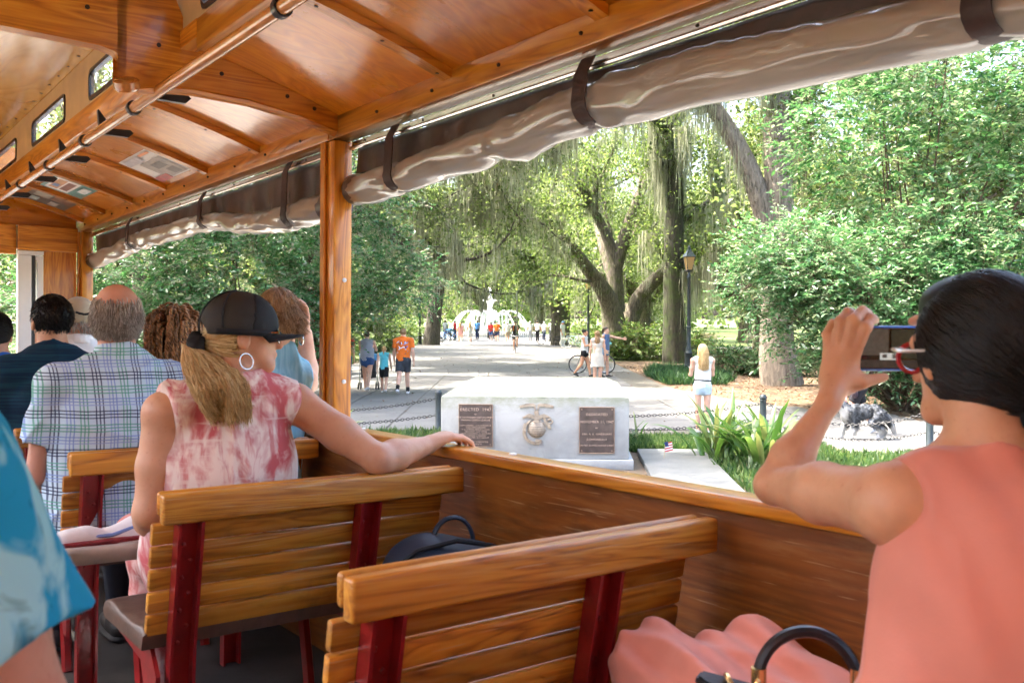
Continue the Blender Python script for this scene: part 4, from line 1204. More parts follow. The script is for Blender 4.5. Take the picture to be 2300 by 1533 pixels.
def curtain(label, centre, straps, d0, d1, seed):
    """centre: list of (d, u_bottom, u_top) along the roll"""
    rg = np.random.default_rng(seed)
    t = thing('rolled_curtain', label, 'curtain', on_trolley(1.74, (d0 + d1) / 2, 0.74), 'rolled-up vinyl side curtains')
    off = np.array([1.74, (d0 + d1) / 2, 0.74])
    cs = sorted(centre)
    dd = np.array([c[0] for c in cs]); ub = np.array([c[1] for c in cs]); ut = np.array([c[2] for c in cs])
    n = int((d1 - d0) / 0.012)
    ds = np.linspace(d0, d1, n)
    bo = np.interp(ds, dd, ub); to = np.interp(ds, dd, ut)
    ker = np.hanning(15); ker /= ker.sum()
    bo = np.convolve(np.pad(bo, 7, 'edge'), ker, 'valid'); to = np.convolve(np.pad(to, 7, 'edge'), ker, 'valid')
    K = 36
    ph = np.linspace(0, 2 * np.pi, K, endpoint=False)
    A, B = np.meshgrid(ds, ph, indexing='ij')
    cu = ((bo + to) / 2)[:, None]; hr = ((to - bo) / 2)[:, None]
    wob = np.zeros_like(A)
    for q in range(9):                                   # diagonal drag folds
        f = rg.uniform(4, 13); s = rg.uniform(-2.2, 2.2); p = rg.uniform(0, 6.3); c0 = rg.uniform(d0, d1); wd = rg.uniform(0.15, 0.45)
        wob += np.exp(-((A - c0) / wd) ** 2) * np.sin(f * (A - c0) * 2.0 + s * B + p) * rg.uniform(0.05, 0.17)
    for st in straps:                                    # puckers that fan out from each strap
        g = np.exp(-np.abs(A - st) / 0.16)
        wob += g * np.sin(7 * B + 3 * np.sign(A - st) + (A - st) * 20) * 0.09
        wob -= 0.16 * np.exp(-((A - st) / 0.03) ** 2)
    for q in range(26):                                  # short sharp creases
        c0 = rg.uniform(d0, d1); b0 = rg.uniform(2.4, 5.2); sl = rg.uniform(-5, 5); ln_ = rg.uniform(0.05, 0.16)
        wob += rg.uniform(0.05, 0.12) * np.exp(-(((B - b0) - sl * (A - c0)) / 0.16) ** 2) * np.exp(-((A - c0) / ln_) ** 2)
    wob += 0.02 * np.sin(A * 60 + 3 * np.sin(A * 9))* (np.sin(B) > 0.3)
    rw = 0.062
    V = np.stack([1.748 + rw * (1 + wob) * np.cos(B), A, cu + hr * (1 + wob) * np.sin(B)], -1).reshape(-1, 3) - off
    i = np.arange(n - 1)[:, None] * K; j = np.arange(K)[None, :]; j2 = (j + 1) % K
    Fq = np.stack([i + j, i + j2, i + K + j2, i + K + j], -1).reshape(-1, 4)
    obj('clear_roll', mesh_np('clear_roll', V, Fq, M['clearvinyl'], True), t)
    # canvas ends: dark rolled edge with a spiral mouth
    for e, sg in ((d0, -1), (d1, 1)):
        c = np.interp(e, dd, (ub + ut) / 2); r = np.interp(e, dd, (ut - ub) / 2)
        mb = MB()
        rows = []
        for yy, k_ in ((-0.10, 1.03), (-0.01, 1.05), (0.0, 1.0), (0.0, 0.8), (-0.05, 0.72), (-0.09, 0.45), (-0.09, 0.01)):
            rows.append([mb.bm.verts.new((1.748 + rw * k_ * math.cos(a) - off[0], e + sg * (yy + 0.012) - off[1], c + r * k_ * math.sin(a) - off[2])) for a in ph[::2]])
        for a, b in zip(rows, rows[1:]):
            m_ = len(a)
            for k in range(m_): mb.bm.faces.new((a[k], a[(k + 1) % m_], b[(k + 1) % m_], b[k]))
        mb.build('roll_end', M['brownvinyl'], t, True, angle=60)
    # brown canvas valance hanging from the track to the roll, gathered
    nv = int((d1 - d0) / 0.02); nz = 10
    dv = np.linspace(d0 + 0.005, d1 - 0.005, nv)
    uv = np.linspace(0, 1, nz)
    A, Z = np.meshgrid(dv, uv, indexing='ij')
    low = np.interp(dv, ds, (bo + to) / 2)[:, None]
    U = 0.742 + (low - 0.742) * Z
    g = np.zeros_like(A)
    for q in range(7):
        f = rg.uniform(12, 44); p = rg.uniform(0, 6.3)
        g += np.sin(f * A + p + 2 * Z * np.sin(A * 3 + p)) * rg.uniform(0.002, 0.005)
    g *= (0.15 + 1.3 * Z)
    V = np.stack([1.752 + g, A, U], -1).reshape(-1, 3) - off
    i = np.arange(nv - 1)[:, None] * nz; j = np.arange(nz - 1)[None, :]
    Fq = np.stack([i + j, i + j + 1, i + nz + j + 1, i + nz + j], -1).reshape(-1, 4)
    o = obj('valance', mesh_np('valance', V, Fq, M['brownvinyl'], True), t)
    so = o.modifiers.new('thickness', 'SOLIDIFY'); so.thickness = 0.003
    for st in straps:
        b_ = np.interp(st, ds, bo); t_ = np.interp(st, ds, to); c = (b_ + t_) / 2; h = (t_ - b_) / 2
        path = [(1.715, 0.768), (1.69, 0.72), (1.685, c + 0.4 * h)]
        for a in np.linspace(180, 350, 9):
            path.append((1.748 + rw * 1.07 * math.cos(rad(a)), c + h * 0.93 * math.sin(rad(a))))
        mb = MB(); rows = []
        hw = 0.028
        for q, (w, u) in enumerate(path):
            tl = 0.02 * math.sin(q * 0.5)
            rows.append([mb.bm.verts.new((w + ox - off[0], st + y + tl * 0.3 - off[1], u - off[2])) for y, ox in ((-hw, 0), (hw, 0), (hw, -0.004), (-hw, -0.004))])
        for a, b in zip(rows, rows[1:]):
            for k in range(4): mb.bm.faces.new((a[k], a[(k + 1) % 4], b[(k + 1) % 4], b[k]))
        mb.build('strap', M['strap'], t, True)
    return t
curtain('long rolled clear vinyl curtain with brown canvas above the promenade view, nearest bay', [(-0.8, 0.53, 0.66), (0.4, 0.53, 0.65), (0.82, 0.545, 0.66), (1.05, 0.548, 0.675), (1.4, 0.558, 0.70), (1.66, 0.567, 0.715), (1.85, 0.572, 0.715), (1.95, 0.578, 0.715), (2.2, 0.552, 0.69), (2.43, 0.548, 0.675), (2.7, 0.540, 0.655), (3.0, 0.522, 0.64), (3.32, 0.522, 0.64)], (1.91, 2.95, 0.83), -0.8, 3.31, 3)
curtain('shorter sagging vinyl curtain roll in the far bay beyond the wooden post', [(3.47, 0.480, 0.60), (3.7, 0.478, 0.60), (4.02, 0.472, 0.59), (4.4, 0.498, 0.60), (4.75, 0.545, 0.64), (4.95, 0.570, 0.66), (5.3, 0.565, 0.665), (5.7, 0.560, 0.665), (6.1, 0.560, 0.67), (6.35, 0.560, 0.665), (6.8, 0.53, 0.64), (7.42, 0.50, 0.61)], (4.95, 6.33, 3.86), 3.47, 7.42, 5)

# ------------------------------------------------------------------ notices on the ceiling
def poster(label, w0, w1, d0, d1, base, blocks):
    """flat notice on the sloping ceiling; blocks = (x0,x1,y0,y1,colour) in 0..1"""
    wc, dc = (w0 + w1) / 2, (d0 + d1) / 2
    slope = math.atan((prof(w0) - prof(w1)) / (w1 - w0))
    m = on_trolley(wc, dc, prof(wc) - 0.004) @ Matrix.Rotation(slope, 4, 'Y')
    t = thing('ceiling_poster', label, 'poster', m, 'printed notices on the ceiling')
    hw, hd = (w1 - w0) / 2, (d1 - d0) / 2
    mb = MB(); nn = 8; rows = []
    for k in range(nn + 1):
        y = -hd + 2 * hd * k / nn
        rows.append([mb.bm.verts.new((x, y, -0.0015 - 0.002 * math.sin(k * 1.3) ** 2 + z)) for x, z in ((-hw, 0), (hw, 0), (hw, 0.001), (-hw, 0.001))])
    for a, b in zip(rows, rows[1:]):
        for k in range(4): mb.bm.faces.new((a[k], a[(k + 1) % 4], b[(k + 1) % 4], b[k]))
    mb.build('paper', plain('poster_paper', base, 0.3, vary=0.04), t, True)
    for q, (x0, x1, y0, y1, c) in enumerate(blocks):
        z = -0.0052 - 0.0004 * q
        MB().box((-hw + 2 * hw * x0, -hd + 2 * hd * y0, z - 0.0003), (-hw + 2 * hw * x1, -hd + 2 * hd * y1, z)).build('print_block', plain('poster_print', c, 0.35, vary=0.3, scale=25), t)
W_, R_ = (0.8, 0.8, 0.78), (0.5, 0.02, 0.02)
poster('white notice with grey photograph and red corner on the ceiling', 1.38, 1.63, 4.86, 5.38, W_, [(0.30, 0.95, 0.10, 0.72, (0.35, 0.33, 0.31)), (0.42, 0.62, 0.25, 0.55, (0.08, 0.08, 0.08)), (0.68, 0.9, 0.2, 0.42, (0.12, 0.11, 0.10)), (0.8, 1.0, 0.60, 1.0, R_), (0.05, 0.25, 0.45, 0.95, (0.55, 0.56, 0.6)), (0.05, 0.12, 0.1, 0.4, (0.75, 0.3, 0.12))])
poster('teal and white tour poster on the far ceiling, upper of two', 1.24, 1.50, 6.24, 6.72, (0.10, 0.33, 0.33), [(0.08, 0.62, 0.08, 0.92, W_), (0.14, 0.34, 0.16, 0.84, (0.55, 0.3, 0.15)), (0.38, 0.56, 0.2, 0.8, (0.25, 0.12, 0.1)), (0.72, 0.92, 0.2, 0.6, (0.7, 0.8, 0.8)), (0.16, 0.3, 0.5, 0.7, (0.12, 0.25, 0.5))])
poster('dark glossy tour poster on the far ceiling, nearest the front', 1.24, 1.53, 6.86, 7.36, (0.10, 0.11, 0.10), [(0.1, 0.45, 0.1, 0.5, (0.3, 0.33, 0.3)), (0.5, 0.9, 0.15, 0.5, (0.22, 0.15, 0.12)), (0.55, 0.75, 0.6, 0.9, (0.45, 0.42, 0.38)), (0.12, 0.3, 0.6, 0.85, (0.35, 0.5, 0.5))])
# =================================================================== MONUMENT AND PARK FURNITURE
def marble():
    m, nt, b = new_mat('weathered_white_marble')
    v = coords(nt)
    n1 = noise(nt, v, 2.2, 6, 0.7, 0.6); n2 = noise(nt, v, 30, 4, 0.6)
    r = ramp(nt, [(0.3, (0.27, 0.28, 0.268)), (0.6, (0.37, 0.38, 0.372))])
    nt.links.new(n1.outputs[0], r.inputs[0])
    # lichen: streaky patches high on the block
    sp = N(nt, 'ShaderNodeSeparateXYZ'); nt.links.new(v, sp.inputs[0])
    mr = N(nt, 'ShaderNodeMapRange'); mr.inputs[1].default_value = 0.55; mr.inputs[2].default_value = 1.05
    nt.links.new(sp.outputs[2], mr.inputs[0])
    n3 = noise(nt, coords(nt, (5, 5, 9)), 1.0, 7, 0.75)
    mu = N(nt, 'ShaderNodeMath', operation='MULTIPLY'); nt.links.new(n3.outputs[0], mu.inputs[0]); nt.links.new(mr.outputs[0], mu.inputs[1])
    r2 = ramp(nt, [(0.22, (0, 0, 0)), (0.48, (0.85, 0.85, 0.85))]); nt.links.new(mu.outputs[0], r2.inputs[0])
    c = mixc(nt, r2.outputs[0], r.outputs[0], (0.19, 0.205, 0.135))
    # faint diagonal veins
    nv = noise(nt, coords(nt, (1.0, 1.0, 5.0), (0, rad(55), 0)), 3.0, 5, 0.6, 1.5)
    r3 = ramp(nt, [(0.485, (0, 0, 0)), (0.5, (0.22, 0.22, 0.22)), (0.515, (0, 0, 0))]); nt.links.new(nv.outputs[0], r3.inputs[0])
    c = mixc(nt, r3.outputs[0], c, (0.40, 0.42, 0.44))
    nt.links.new(c, b.inputs['Base Color']); b.inputs['Roughness'].default_value = 0.7
    bump(nt, b, n2.outputs[0], 0.15, 0.004)
    return m
M['marble'] = marble()
M['bronze'] = plain('dark_bronze', (0.092, 0.072, 0.064), 0.5, metal=0.35, vary=0.35, scale=9, bumpy=0.3)
M['bronze_edge'] = plain('bronze_border', (0.28, 0.20, 0.15), 0.45, metal=0.4, vary=0.3, scale=14)
M['letter'] = plain('raised_bronze_letter', (0.55, 0.42, 0.34), 0.5, metal=0.3, vary=0.3, scale=30)
M['emblem'] = plain('tan_bronze', (0.34, 0.29, 0.225), 0.55, metal=0.25, vary=0.25, scale=18, bumpy=0.2)
M['granite'] = ground_mat('grey_granite', [(0.085, 0.09, 0.087), (0.12, 0.126, 0.122), (0.16, 0.165, 0.158)], 3, 60, 0.7, 0.1, 0.003)

mon = thing('stone_monument', 'low white marble monument with two bronze plaques and a bronze emblem', 'monument', at(0.31, 12.87, 0.0, rad(-3.5)))
def slab_mesh(name, w, y0, y1, z0, z1, b=0.012):
    return MB().box((-w / 2, y0, z0), (w / 2, y1, z1), b, seg=2).build(name, M['marble'], mon, True)
slab_mesh('plinth', 2.72, -0.06, 3.06, 0.0, 0.14)
slab_mesh('die_block', 2.60, 0.0, 3.0, 0.141, 0.985, 0.018)
# cap: a low step and a bevelled top
mb = MB()
rings = []
for ins, z in ((0.0, 0.9855), (0.01, 1.0), (0.09, 1.025), (0.10, 1.04), (0.19, 1.075), (0.20, 1.085)):
    rings.append([mb.bm.verts.new(p) for p in ((-1.295 + ins, 0.005 + ins, z), (1.295 - ins, 0.005 + ins, z), (1.295 - ins, 2.995 - ins, z), (-1.295 + ins, 2.995 - ins, z))])
for a, b in zip(rings, rings[1:]):
    for k in range(4): mb.bm.faces.new((a[k], a[(k + 1) % 4], b[(k + 1) % 4], b[k]))
mb.bm.faces.new(rings[-1]); mb.bm.faces.new(rings[0][::-1])
mb.build('cap', M['marble'], mon)
FR = Matrix(((1, 0, 0, 0), (0, 0, -1, 0), (0, 1, 0, 0), (0, 0, 0, 1)))   # local xy -> front face xz, z -> towards the street

def text(s, parent, x, z, size, y=-0.0275, align='CENTER', width=None):
    cu = bpy.data.curves.new('lettering', 'FONT')
    cu.body = s; cu.size = size; cu.align_x = align; cu.extrude = 0.0025; cu.space_character = 1.12
    cu.resolution_u = 2
    tmp = bpy.data.objects.new('lettering_source', cu)
    me = bpy.data.meshes.new_from_object(tmp)
    bpy.data.objects.remove(tmp)
    me.name = 'lettering'; me.materials.clear(); me.materials.append(M['letter'])
    return obj('lettering', me, parent, Matrix.Translation((x, y, z)) @ FR)
def plaque(x0, x1, z0, z1, label, lines):
    pl = MB().box((x0 + 0.012, -0.022, z0 + 0.012), (x1 - 0.012, -0.001, z1 - 0.012), 0.003).build('plaque', M['bronze'], mon)
    pl['label'] = label
    mb = MB()
    mb.box((x0, -0.030, z0), (x0 + 0.0115, -0.002, z1), 0.003); mb.box((x1 - 0.0115, -0.030, z0), (x1, -0.002, z1), 0.003)
    mb.box((x0 + 0.012, -0.030, z0), (x1 - 0.012, -0.002, z0 + 0.0115), 0.003); mb.box((x0 + 0.012, -0.030, z1 - 0.0115), (x1 - 0.012, -0.002, z1), 0.003)
    mb.build('border', M['bronze_edge'], pl)
    for sx in (x0 + 0.035, x1 - 0.035):
        for sz in (z0 + 0.035, z1 - 0.035):
            MB().ball((sx, -0.024, sz), (0.011, 0.007, 0.011), 10).build('rosette', M['bronze_edge'], pl, True)
    xc = (x0 + x1) / 2
    for s, z, size in lines:
        text(s, pl, xc, z, size)
plaque(-1.05, -0.575, 0.30, 0.895, 'left bronze plaque reading ERECTED 1947', [
    ('ERECTED  1947', 0.800, 0.058), ('BY', 0.745, 0.026), ('THE SAVANNAH DETACHMENT', 0.700, 0.034), ('MARINE CORPS LEAGUE', 0.662, 0.034), ('-', 0.63, 0.03),
    ('COMMANDANT - D. F. BURGUM, JR.', 0.590, 0.025), ('VICE COMMANDANTS', 0.562, 0.025), ('T. R. SUTTON AND M. S. LYLES', 0.534, 0.025), ('ADJUTANT - E. M. PURSE', 0.506, 0.025),
    ('JUDGE ADVOCATE - L. COURSEN', 0.478, 0.025), ('CHAPLAIN - J. McEWEN', 0.450, 0.025), ('SGT. AT ARMS - B. P. KNIGHT', 0.422, 0.025), ('-', 0.395, 0.03), ('MONUMENT COMMITTEE', 0.362, 0.027), ('C. C. MASON', 0.334, 0.025)])
plaque(0.615, 1.10, 0.225, 0.865, 'right bronze plaque reading DEDICATED NOVEMBER 11, 1947', [
    ('DEDICATED', 0.745, 0.050), ('NOVEMBER 11, 1947', 0.645, 0.046), ('BY', 0.565, 0.03), ('GEN. A. A. VANDEGRIFT', 0.480, 0.034), ('COMMANDANT', 0.405, 0.036), ('UNITED STATES MARINE CORPS', 0.325, 0.030)])

# emblem: globe, eagle, ribbons and anchor in relief
def relief(name, outline, parent, depth=0.02, y=0.0, bev=0.004):
    m = Matrix.Translation((0.03, y, 0.0)) @ FR
    return MB().prism(outline, m, depth, bev).build(name, M['emblem'], parent, True)
EX, EZ = 0.0, 0.555
prof_g = [(0.001, 0.055), (0.05, 0.051), (0.09, 0.04), (0.118, 0.02), (0.126, 0.001), (0.126, 0.0)]
globe = MB().lathe(prof_g[::-1], 32, Matrix.Translation((0.03, -0.001, EZ)) @ FR).build('emblem', M['emblem'], mon, True)
globe['label'] = 'bronze eagle, globe and anchor emblem'
for k in (-3, -2, -1, 0, 1, 2, 3):
    z = k * 0.032; hw = math.sqrt(max(0.0, 0.12 ** 2 - z * z))
    MB().tube([(0.03 + x, -0.001 - 0.055 * math.sqrt(max(0.02, 1 - (x * x + z * z) / 0.126 ** 2)), EZ + z) for x in np.linspace(-hw, hw, 9)], 0.0022, 5).build('meridian', M['bronze'], globe)
for sx in (-1, 1):
    w_ = [(0.015, 0.725), (0.05, 0.752), (0.10, 0.768), (0.15, 0.745), (0.20, 0.712), (0.155, 0.712), (0.11, 0.722), (0.08, 0.712), (0.05, 0.70), (0.02, 0.69)]
    relief('eagle_wing', [(sx * x, z) for x, z in (w_ if sx > 0 else w_)], globe, 0.024, -0.001)
    rb = [(0.02, 0.80), (0.035, 0.835), (0.03, 0.86), (0.05, 0.872), (0.10, 0.866), (0.16, 0.856), (0.235, 0.842), (0.215, 0.862), (0.24, 0.876), (0.16, 0.898), (0.10, 0.906), (0.04, 0.908), (0.012, 0.885), (0.018, 0.85), (0.006, 0.81)]
    relief('ribbon', [(sx * x, z) for x, z in rb], globe, 0.018, -0.001)
relief('eagle_body', [(-0.03, 0.66), (0.03, 0.66), (0.036, 0.70), (0.026, 0.75), (0.03, 0.79), (0.0, 0.81), (-0.03, 0.80), (-0.036, 0.785), (-0.022, 0.77), (-0.03, 0.70)], globe, 0.032, -0.001)
relief('eagle_tail', [(-0.045, 0.655), (-0.02, 0.672), (0.02, 0.672), (0.045, 0.655), (0.02, 0.64), (-0.02, 0.64)], globe, 0.05, -0.001)
# the anchor: shank upper right, crown and arms sweeping round the lower left
relief('anchor_shank', [(0.09, 0.705), (0.125, 0.715), (0.135, 0.665), (0.19, 0.60), (0.205, 0.575), (0.19, 0.552), (0.165, 0.57), (0.15, 0.585), (0.10, 0.65)], globe, 0.03, -0.001)
MB().torus(Matrix.Translation((0.03 + 0.185, -0.018, 0.66)) @ FR, 0.032, 0.011, 18, 6).build('anchor_ring', M['emblem'], globe, True)
mb = MB(); rows = []
for q in range(15):
    an = rad(108 + q * 13.6); th_ = 0.012 + 0.03 * math.sin(math.pi * q / 14)
    c_ = (math.cos(an), math.sin(an))
    rows.append([mb.bm.verts.new((0.03 - 0.012 + r_ * c_[0], y_, 0.52 + r_ * c_[1] * 1.02)) for r_, y_ in ((0.165 - th_ / 2, -0.001), (0.165 + th_ / 2, -0.001), (0.165 + th_ / 2 - 0.004, -0.024), (0.165 - th_ / 2 + 0.004, -0.024))])
for a, b in zip(rows, rows[1:]):
    for k in range(4): mb.bm.faces.new((a[k], a[(k + 1) % 4], b[(k + 1) % 4], b[k]))
mb.bm.faces.new(rows[0]); mb.bm.faces.new(rows[-1][::-1])
mb.build('anchor_arm', M['emblem'], globe)
relief('anchor_fluke', [(-0.185, 0.60), (-0.17, 0.64), (-0.155, 0.62), (-0.15, 0.585), (-0.16, 0.565)], globe, 0.03, -0.001)
relief('anchor_fluke', [(-0.02, 0.395), (0.0, 0.42), (0.075, 0.405), (0.06, 0.375), (0.03, 0.33), (0.0, 0.345)], globe, 0.03, -0.001)
# rope round the anchor
mb = MB()
pts = [(0.03 + 0.135 * math.cos(a) - 0.02, -0.034 - 0.006 * math.sin(9 * a), 0.53 + 0.15 * math.sin(a)) for a in np.linspace(rad(120), rad(290), 26)]
mb.tube(pts, 0.006, 6).build('rope', M['emblem'], globe, True)

led = MB().box((1.78, 9.9, 0.0), (2.78, 14.25, 0.085), 0.012, Matrix.Rotation(rad(-3.5), 3, 'Z'), 2).build('stone_ledger', M['granite'])
tag(led, 'flat grey granite ledger slab right of the marble monument', 'slab')
# small hand flag stuck beside the ledger
fl = thing('hand_flag', 'tiny striped hand flag standing on the granite ledger', 'flag', (2.17, 13.3, 0.085))
MB().tube([(0, 0, 0), (0.015, 0, 0.24)], 0.003, 6).build('staff', plain('wooden_staff', (0.5, 0.36, 0.2), 0.6), fl)
M['flagred'] = plain('flag_red', (0.5, 0.02, 0.03), 0.7); M['flagwhite'] = plain('flag_white', (0.8, 0.8, 0.8), 0.7); M['flagblue'] = plain('flag_blue', (0.02, 0.04, 0.16), 0.7)
for k in range(7):
    z0 = 0.10 + k * 0.018
    MB().box((0.012, -0.002, z0), (0.13 - 0.012 * k * 0.2, 0.0, z0 + 0.0178), 0.0, Matrix.Rotation(rad(-14), 3, 'Y')).build('stripe', M['flagred' if k % 2 == 0 else 'flagwhite'], fl)
MB().box((0.010, -0.0045, 0.165), (0.06, -0.003, 0.232), 0.0, Matrix.Rotation(rad(-14), 3, 'Y')).build('canton', M['flagblue'], fl)

# ------------------------------------------------------------------ bollards and chains
M['bollard'] = plain('dark_green_iron', (0.022, 0.032, 0.034), 0.4, vary=0.3, scale=12, bumpy=0.1, coat=0.2)
M['chain'] = plain('black_iron', (0.025, 0.026, 0.028), 0.45, metal=0.3)
BOL = [(-6.6, 17.55, 'iron bollard hidden left of the wooden post'), (-1.34, 17.0, 'dark iron bollard at the left edge of the monument'), (4.32, 16.05, 'dark iron bollard between the blond woman and the dog'), (6.48, 14.46, 'dark iron bollard under the chin of the woman with the phone'), (9.6, 12.5, 'iron bollard beyond the right edge')]
for x, y, lab in BOL:
    t = thing('bollard', lab, 'bollard', (x, y, 0.006), 'chained iron bollards')
    MB().lathe([(0.075, 0), (0.075, 0.03), (0.058, 0.05), (0.056, 0.64), (0.062, 0.645), (0.062, 0.665), (0.056, 0.67), (0.058, 0.685), (0.066, 0.69), (0.066, 0.705), (0.055, 0.74), (0.035, 0.762), (0.002, 0.77)], 20).build('post', M['bollard'], t, True)
    for z in (0.60, 0.30):
        for s in (-1, 1):
            MB().torus(Matrix.Translation((s * 0.068, 0, z)) @ Matrix.Rotation(rad(90), 4, 'X'), 0.016, 0.005, 10, 5).build('eye', M['bollard'], t, True)
link_len = 0.052
for (x0, y0, _), (x1, y1, _2), where in zip(BOL, BOL[1:], ('left of the monument', 'running behind the monument towards the blond woman', 'in front of the dog', 'at the far right')):
    for z, sag, lv_ in ((0.60, 0.26, 'upper'), (0.30, 0.20, 'lower')):
        a = Vector((x0 + 0.08, y0, z)); b = Vector((x1 - 0.08, y1, z))
        n = int((b - a).length * 1.02 / link_len)
        mb = MB()
        pts = []
        for k in range(n + 1):
            t_ = k / n
            p = a.lerp(b, t_); p.z = max(0.035, p.z - sag * 4 * t_ * (1 - t_)); pts.append(p)
        for k in range(n):
            c = (pts[k] + pts[k + 1]) / 2; d = (pts[k + 1] - pts[k]).normalized()
            x = d; zz = d.cross(Vector((0, 0, 1))).normalized(); yy = zz.cross(x)
            if k % 2: zz, yy = yy, -zz
            m = Matrix(((x.x, yy.x, zz.x, c.x), (x.y, yy.y, zz.y, c.y), (x.z, yy.z, zz.z, c.z), (0, 0, 0, 1)))
            mb.torus(m, 0.035, 0.0068, 8, 4, 0.62)
        o = mb.build('chain', M['chain'])
        tag(o, f'{lv_} black chain {where}', 'chain', 'chains between the bollards', 'stuff')

# ------------------------------------------------------------------ lamp posts
M['lampgreen'] = plain('dark_green_lamp_iron', (0.018, 0.028, 0.030), 0.4, vary=0.2, coat=0.2)
def amber():
    m, nt, b = new_mat('amber_lantern_glass')
    b.inputs['Base Color'].default_value = (0.62, 0.44, 0.20, 1); b.inputs['Roughness'].default_value = 0.3
    t = N(nt, 'ShaderNodeBsdfTranslucent'); t.inputs[0].default_value = (0.8, 0.58, 0.28, 1)
    mx = N(nt, 'ShaderNodeMixShader'); mx.inputs[0].default_value = 0.5
    nt.links.new(b.outputs[0], mx.inputs[1]); nt.links.new(t.outputs[0], mx.inputs[2]); nt.links.new(mx.outputs[0], nt.nodes['Material Output'].inputs[0])
    return m
M['amber'] = amber()
lampproto = None
def make_lamp():
    t = bpy.data.objects.new('street_lamp', None); COL.objects.link(t)
    MB().lathe([(0.20, 0), (0.20, 0.05), (0.165, 0.09), (0.15, 0.30), (0.165, 0.34), (0.15, 0.40), (0.135, 0.78), (0.15, 0.82), (0.11, 0.88), (0.10, 1.0)], 16).build('base', M['lampgreen'], t, True)
    MB().lathe([(0.085, 1.001), (0.078, 1.02), (0.076, 1.68), (0.095, 1.70), (0.095, 1.74), (0.072, 1.76), (0.055, 3.42), (0.075, 3.45), (0.075, 3.50), (0.05, 3.56), (0.045, 3.66)], 16).build('pole', M['lampgreen'], t, True)
    MB().lathe([(0.05, 3.661), (0.13, 3.70), (0.14, 3.72), (0.13, 3.735)], 8).build('lantern_cup', M['lampgreen'], t)
    zb, zt, rb, rt = 3.736, 4.18, 0.125, 0.225
    for k in range(4):
        a0, a1 = rad(45 + 90 * k), rad(135 + 90 * k)
        c = [Vector((rb * math.cos(a0), rb * math.sin(a0), zb)), Vector((rb * math.cos(a1), rb * math.sin(a1), zb)), Vector((rt * math.cos(a1), rt * math.sin(a1), zt)), Vector((rt * math.cos(a0), rt * math.sin(a0), zt))]
        mb = MB(); f = mb.bm.faces.new([mb.bm.verts.new(v * 0.985 + Vector((0, 0, 0.015 * v.z))) for v in c])
        r = bmesh.ops.extrude_face_region(mb.bm, geom=[f])
        for v in [g for g in r['geom'] if isinstance(g, bmesh.types.BMVert)]: v.co += Vector((-v.co.x * 0.03, -v.co.y * 0.03, 0))
        mb.build('pane', M['amber'], t)
        MB().tube([c[0], c[3]], 0.011, 6).build('frame_bar', M['lampgreen'], t)
    sq = lambda r: [(r * math.cos(rad(45 + 90 * k)), r * math.sin(rad(45 + 90 * k))) for k in range(4)]
    mb = MB(); rings = []
    for r, z in ((0.26, 4.181), (0.265, 4.20), (0.15, 4.33), (0.10, 4.37), (0.11, 4.39), (0.07, 4.43), (0.055, 4.50)):
        rings.append([mb.bm.verts.new((x, y, z)) for x, y in sq(r)])
    for a, b in zip(rings, rings[1:]):
        for k in range(4): mb.bm.faces.new((a[k], a[(k + 1) % 4], b[(k + 1) % 4], b[k]))
    mb.bm.faces.new(rings[0][::-1]); mb.bm.faces.new(rings[-1])
    mb.build('lantern_roof', M['lampgreen'], t)
    MB().lathe([(0.03, 4.501), (0.05, 4.53), (0.03, 4.57), (0.012, 4.60), (0.002, 4.65)], 10).build('finial', M['lampgreen'], t, True)
    return t
lp = make_lamp()
for q, (x, y, lab) in enumerate([(6.22, 32.9, 'tall dark green lamp post beside the mulch bed, nearest of the lamps'), (4.55, 55.8, 'lamp post with amber lantern between the two oaks on the right'), (4.0, 81.0, 'smallest lamp post near the group in white'), (-6.9, 70, 'lamp post half hidden on the left edge of the promenade'), (-7.6, 92, 'faint lamp post left of the fountain')]):
    t = lp if q == 0 else copy_tree(lp)
    t.matrix_world = at(x, y, 0.01, rad(12 + 30 * q))
    tag(t, lab, 'lamp post', 'park lamp posts')
# sticker on the nearest lamp base
stk = thing('sticker', 'round white sticker on the foot of the nearest lamp post', 'sticker', at(6.205, 32.74, 0.30))
MB().lathe([(0.07, 0.0), (0.07, 0.004)], 16, Matrix.Rotation(rad(90), 4, 'X')).build('disc', M['whiteplastic'], stk)

# ------------------------------------------------------------------ fountain
M['fountain'] = plain('white_painted_iron', (0.80, 0.80, 0.79), 0.5, vary=0.05)
def water_mat():
    m, nt, b = new_mat('white_water')
    b.inputs['Base Color'].default_value = (0.9, 0.93, 0.95, 1); b.inputs['Roughness'].default_value = 0.3
    tr = N(nt, 'ShaderNodeBsdfTransparent'); tl = N(nt, 'ShaderNodeBsdfTranslucent'); tl.inputs[0].default_value = (0.95, 0.97, 1, 1)
    m1 = N(nt, 'ShaderNodeMixShader'); m1.inputs[0].default_value = 0.5
    nt.links.new(b.outputs[0], m1.inputs[1]); nt.links.new(tl.outputs[0], m1.inputs[2])
    n = noise(nt, coords(nt, (1, 1, 0.4)), 30, 3)
    r = ramp(nt, [(0.42, (0, 0, 0)), (0.6, (0.8, 0.8, 0.8))]); nt.links.new(n.outputs[0], r.inputs[0])
    m2 = N(nt, 'ShaderNodeMixShader'); nt.links.new(r.outputs[0], m2.inputs[0])
    nt.links.new(tr.outputs[0], m2.inputs[1]); nt.links.new(m1.outputs[0], m2.inputs[2]); nt.links.new(m2.outputs[0], nt.nodes['Material Output'].inputs[0])
    return m
M['water'] = water_mat()
fo = thing('fountain', 'white two-tiered fountain with a statue and arching water at the end of the promenade', 'fountain', (-2.3, 98, 0.02))
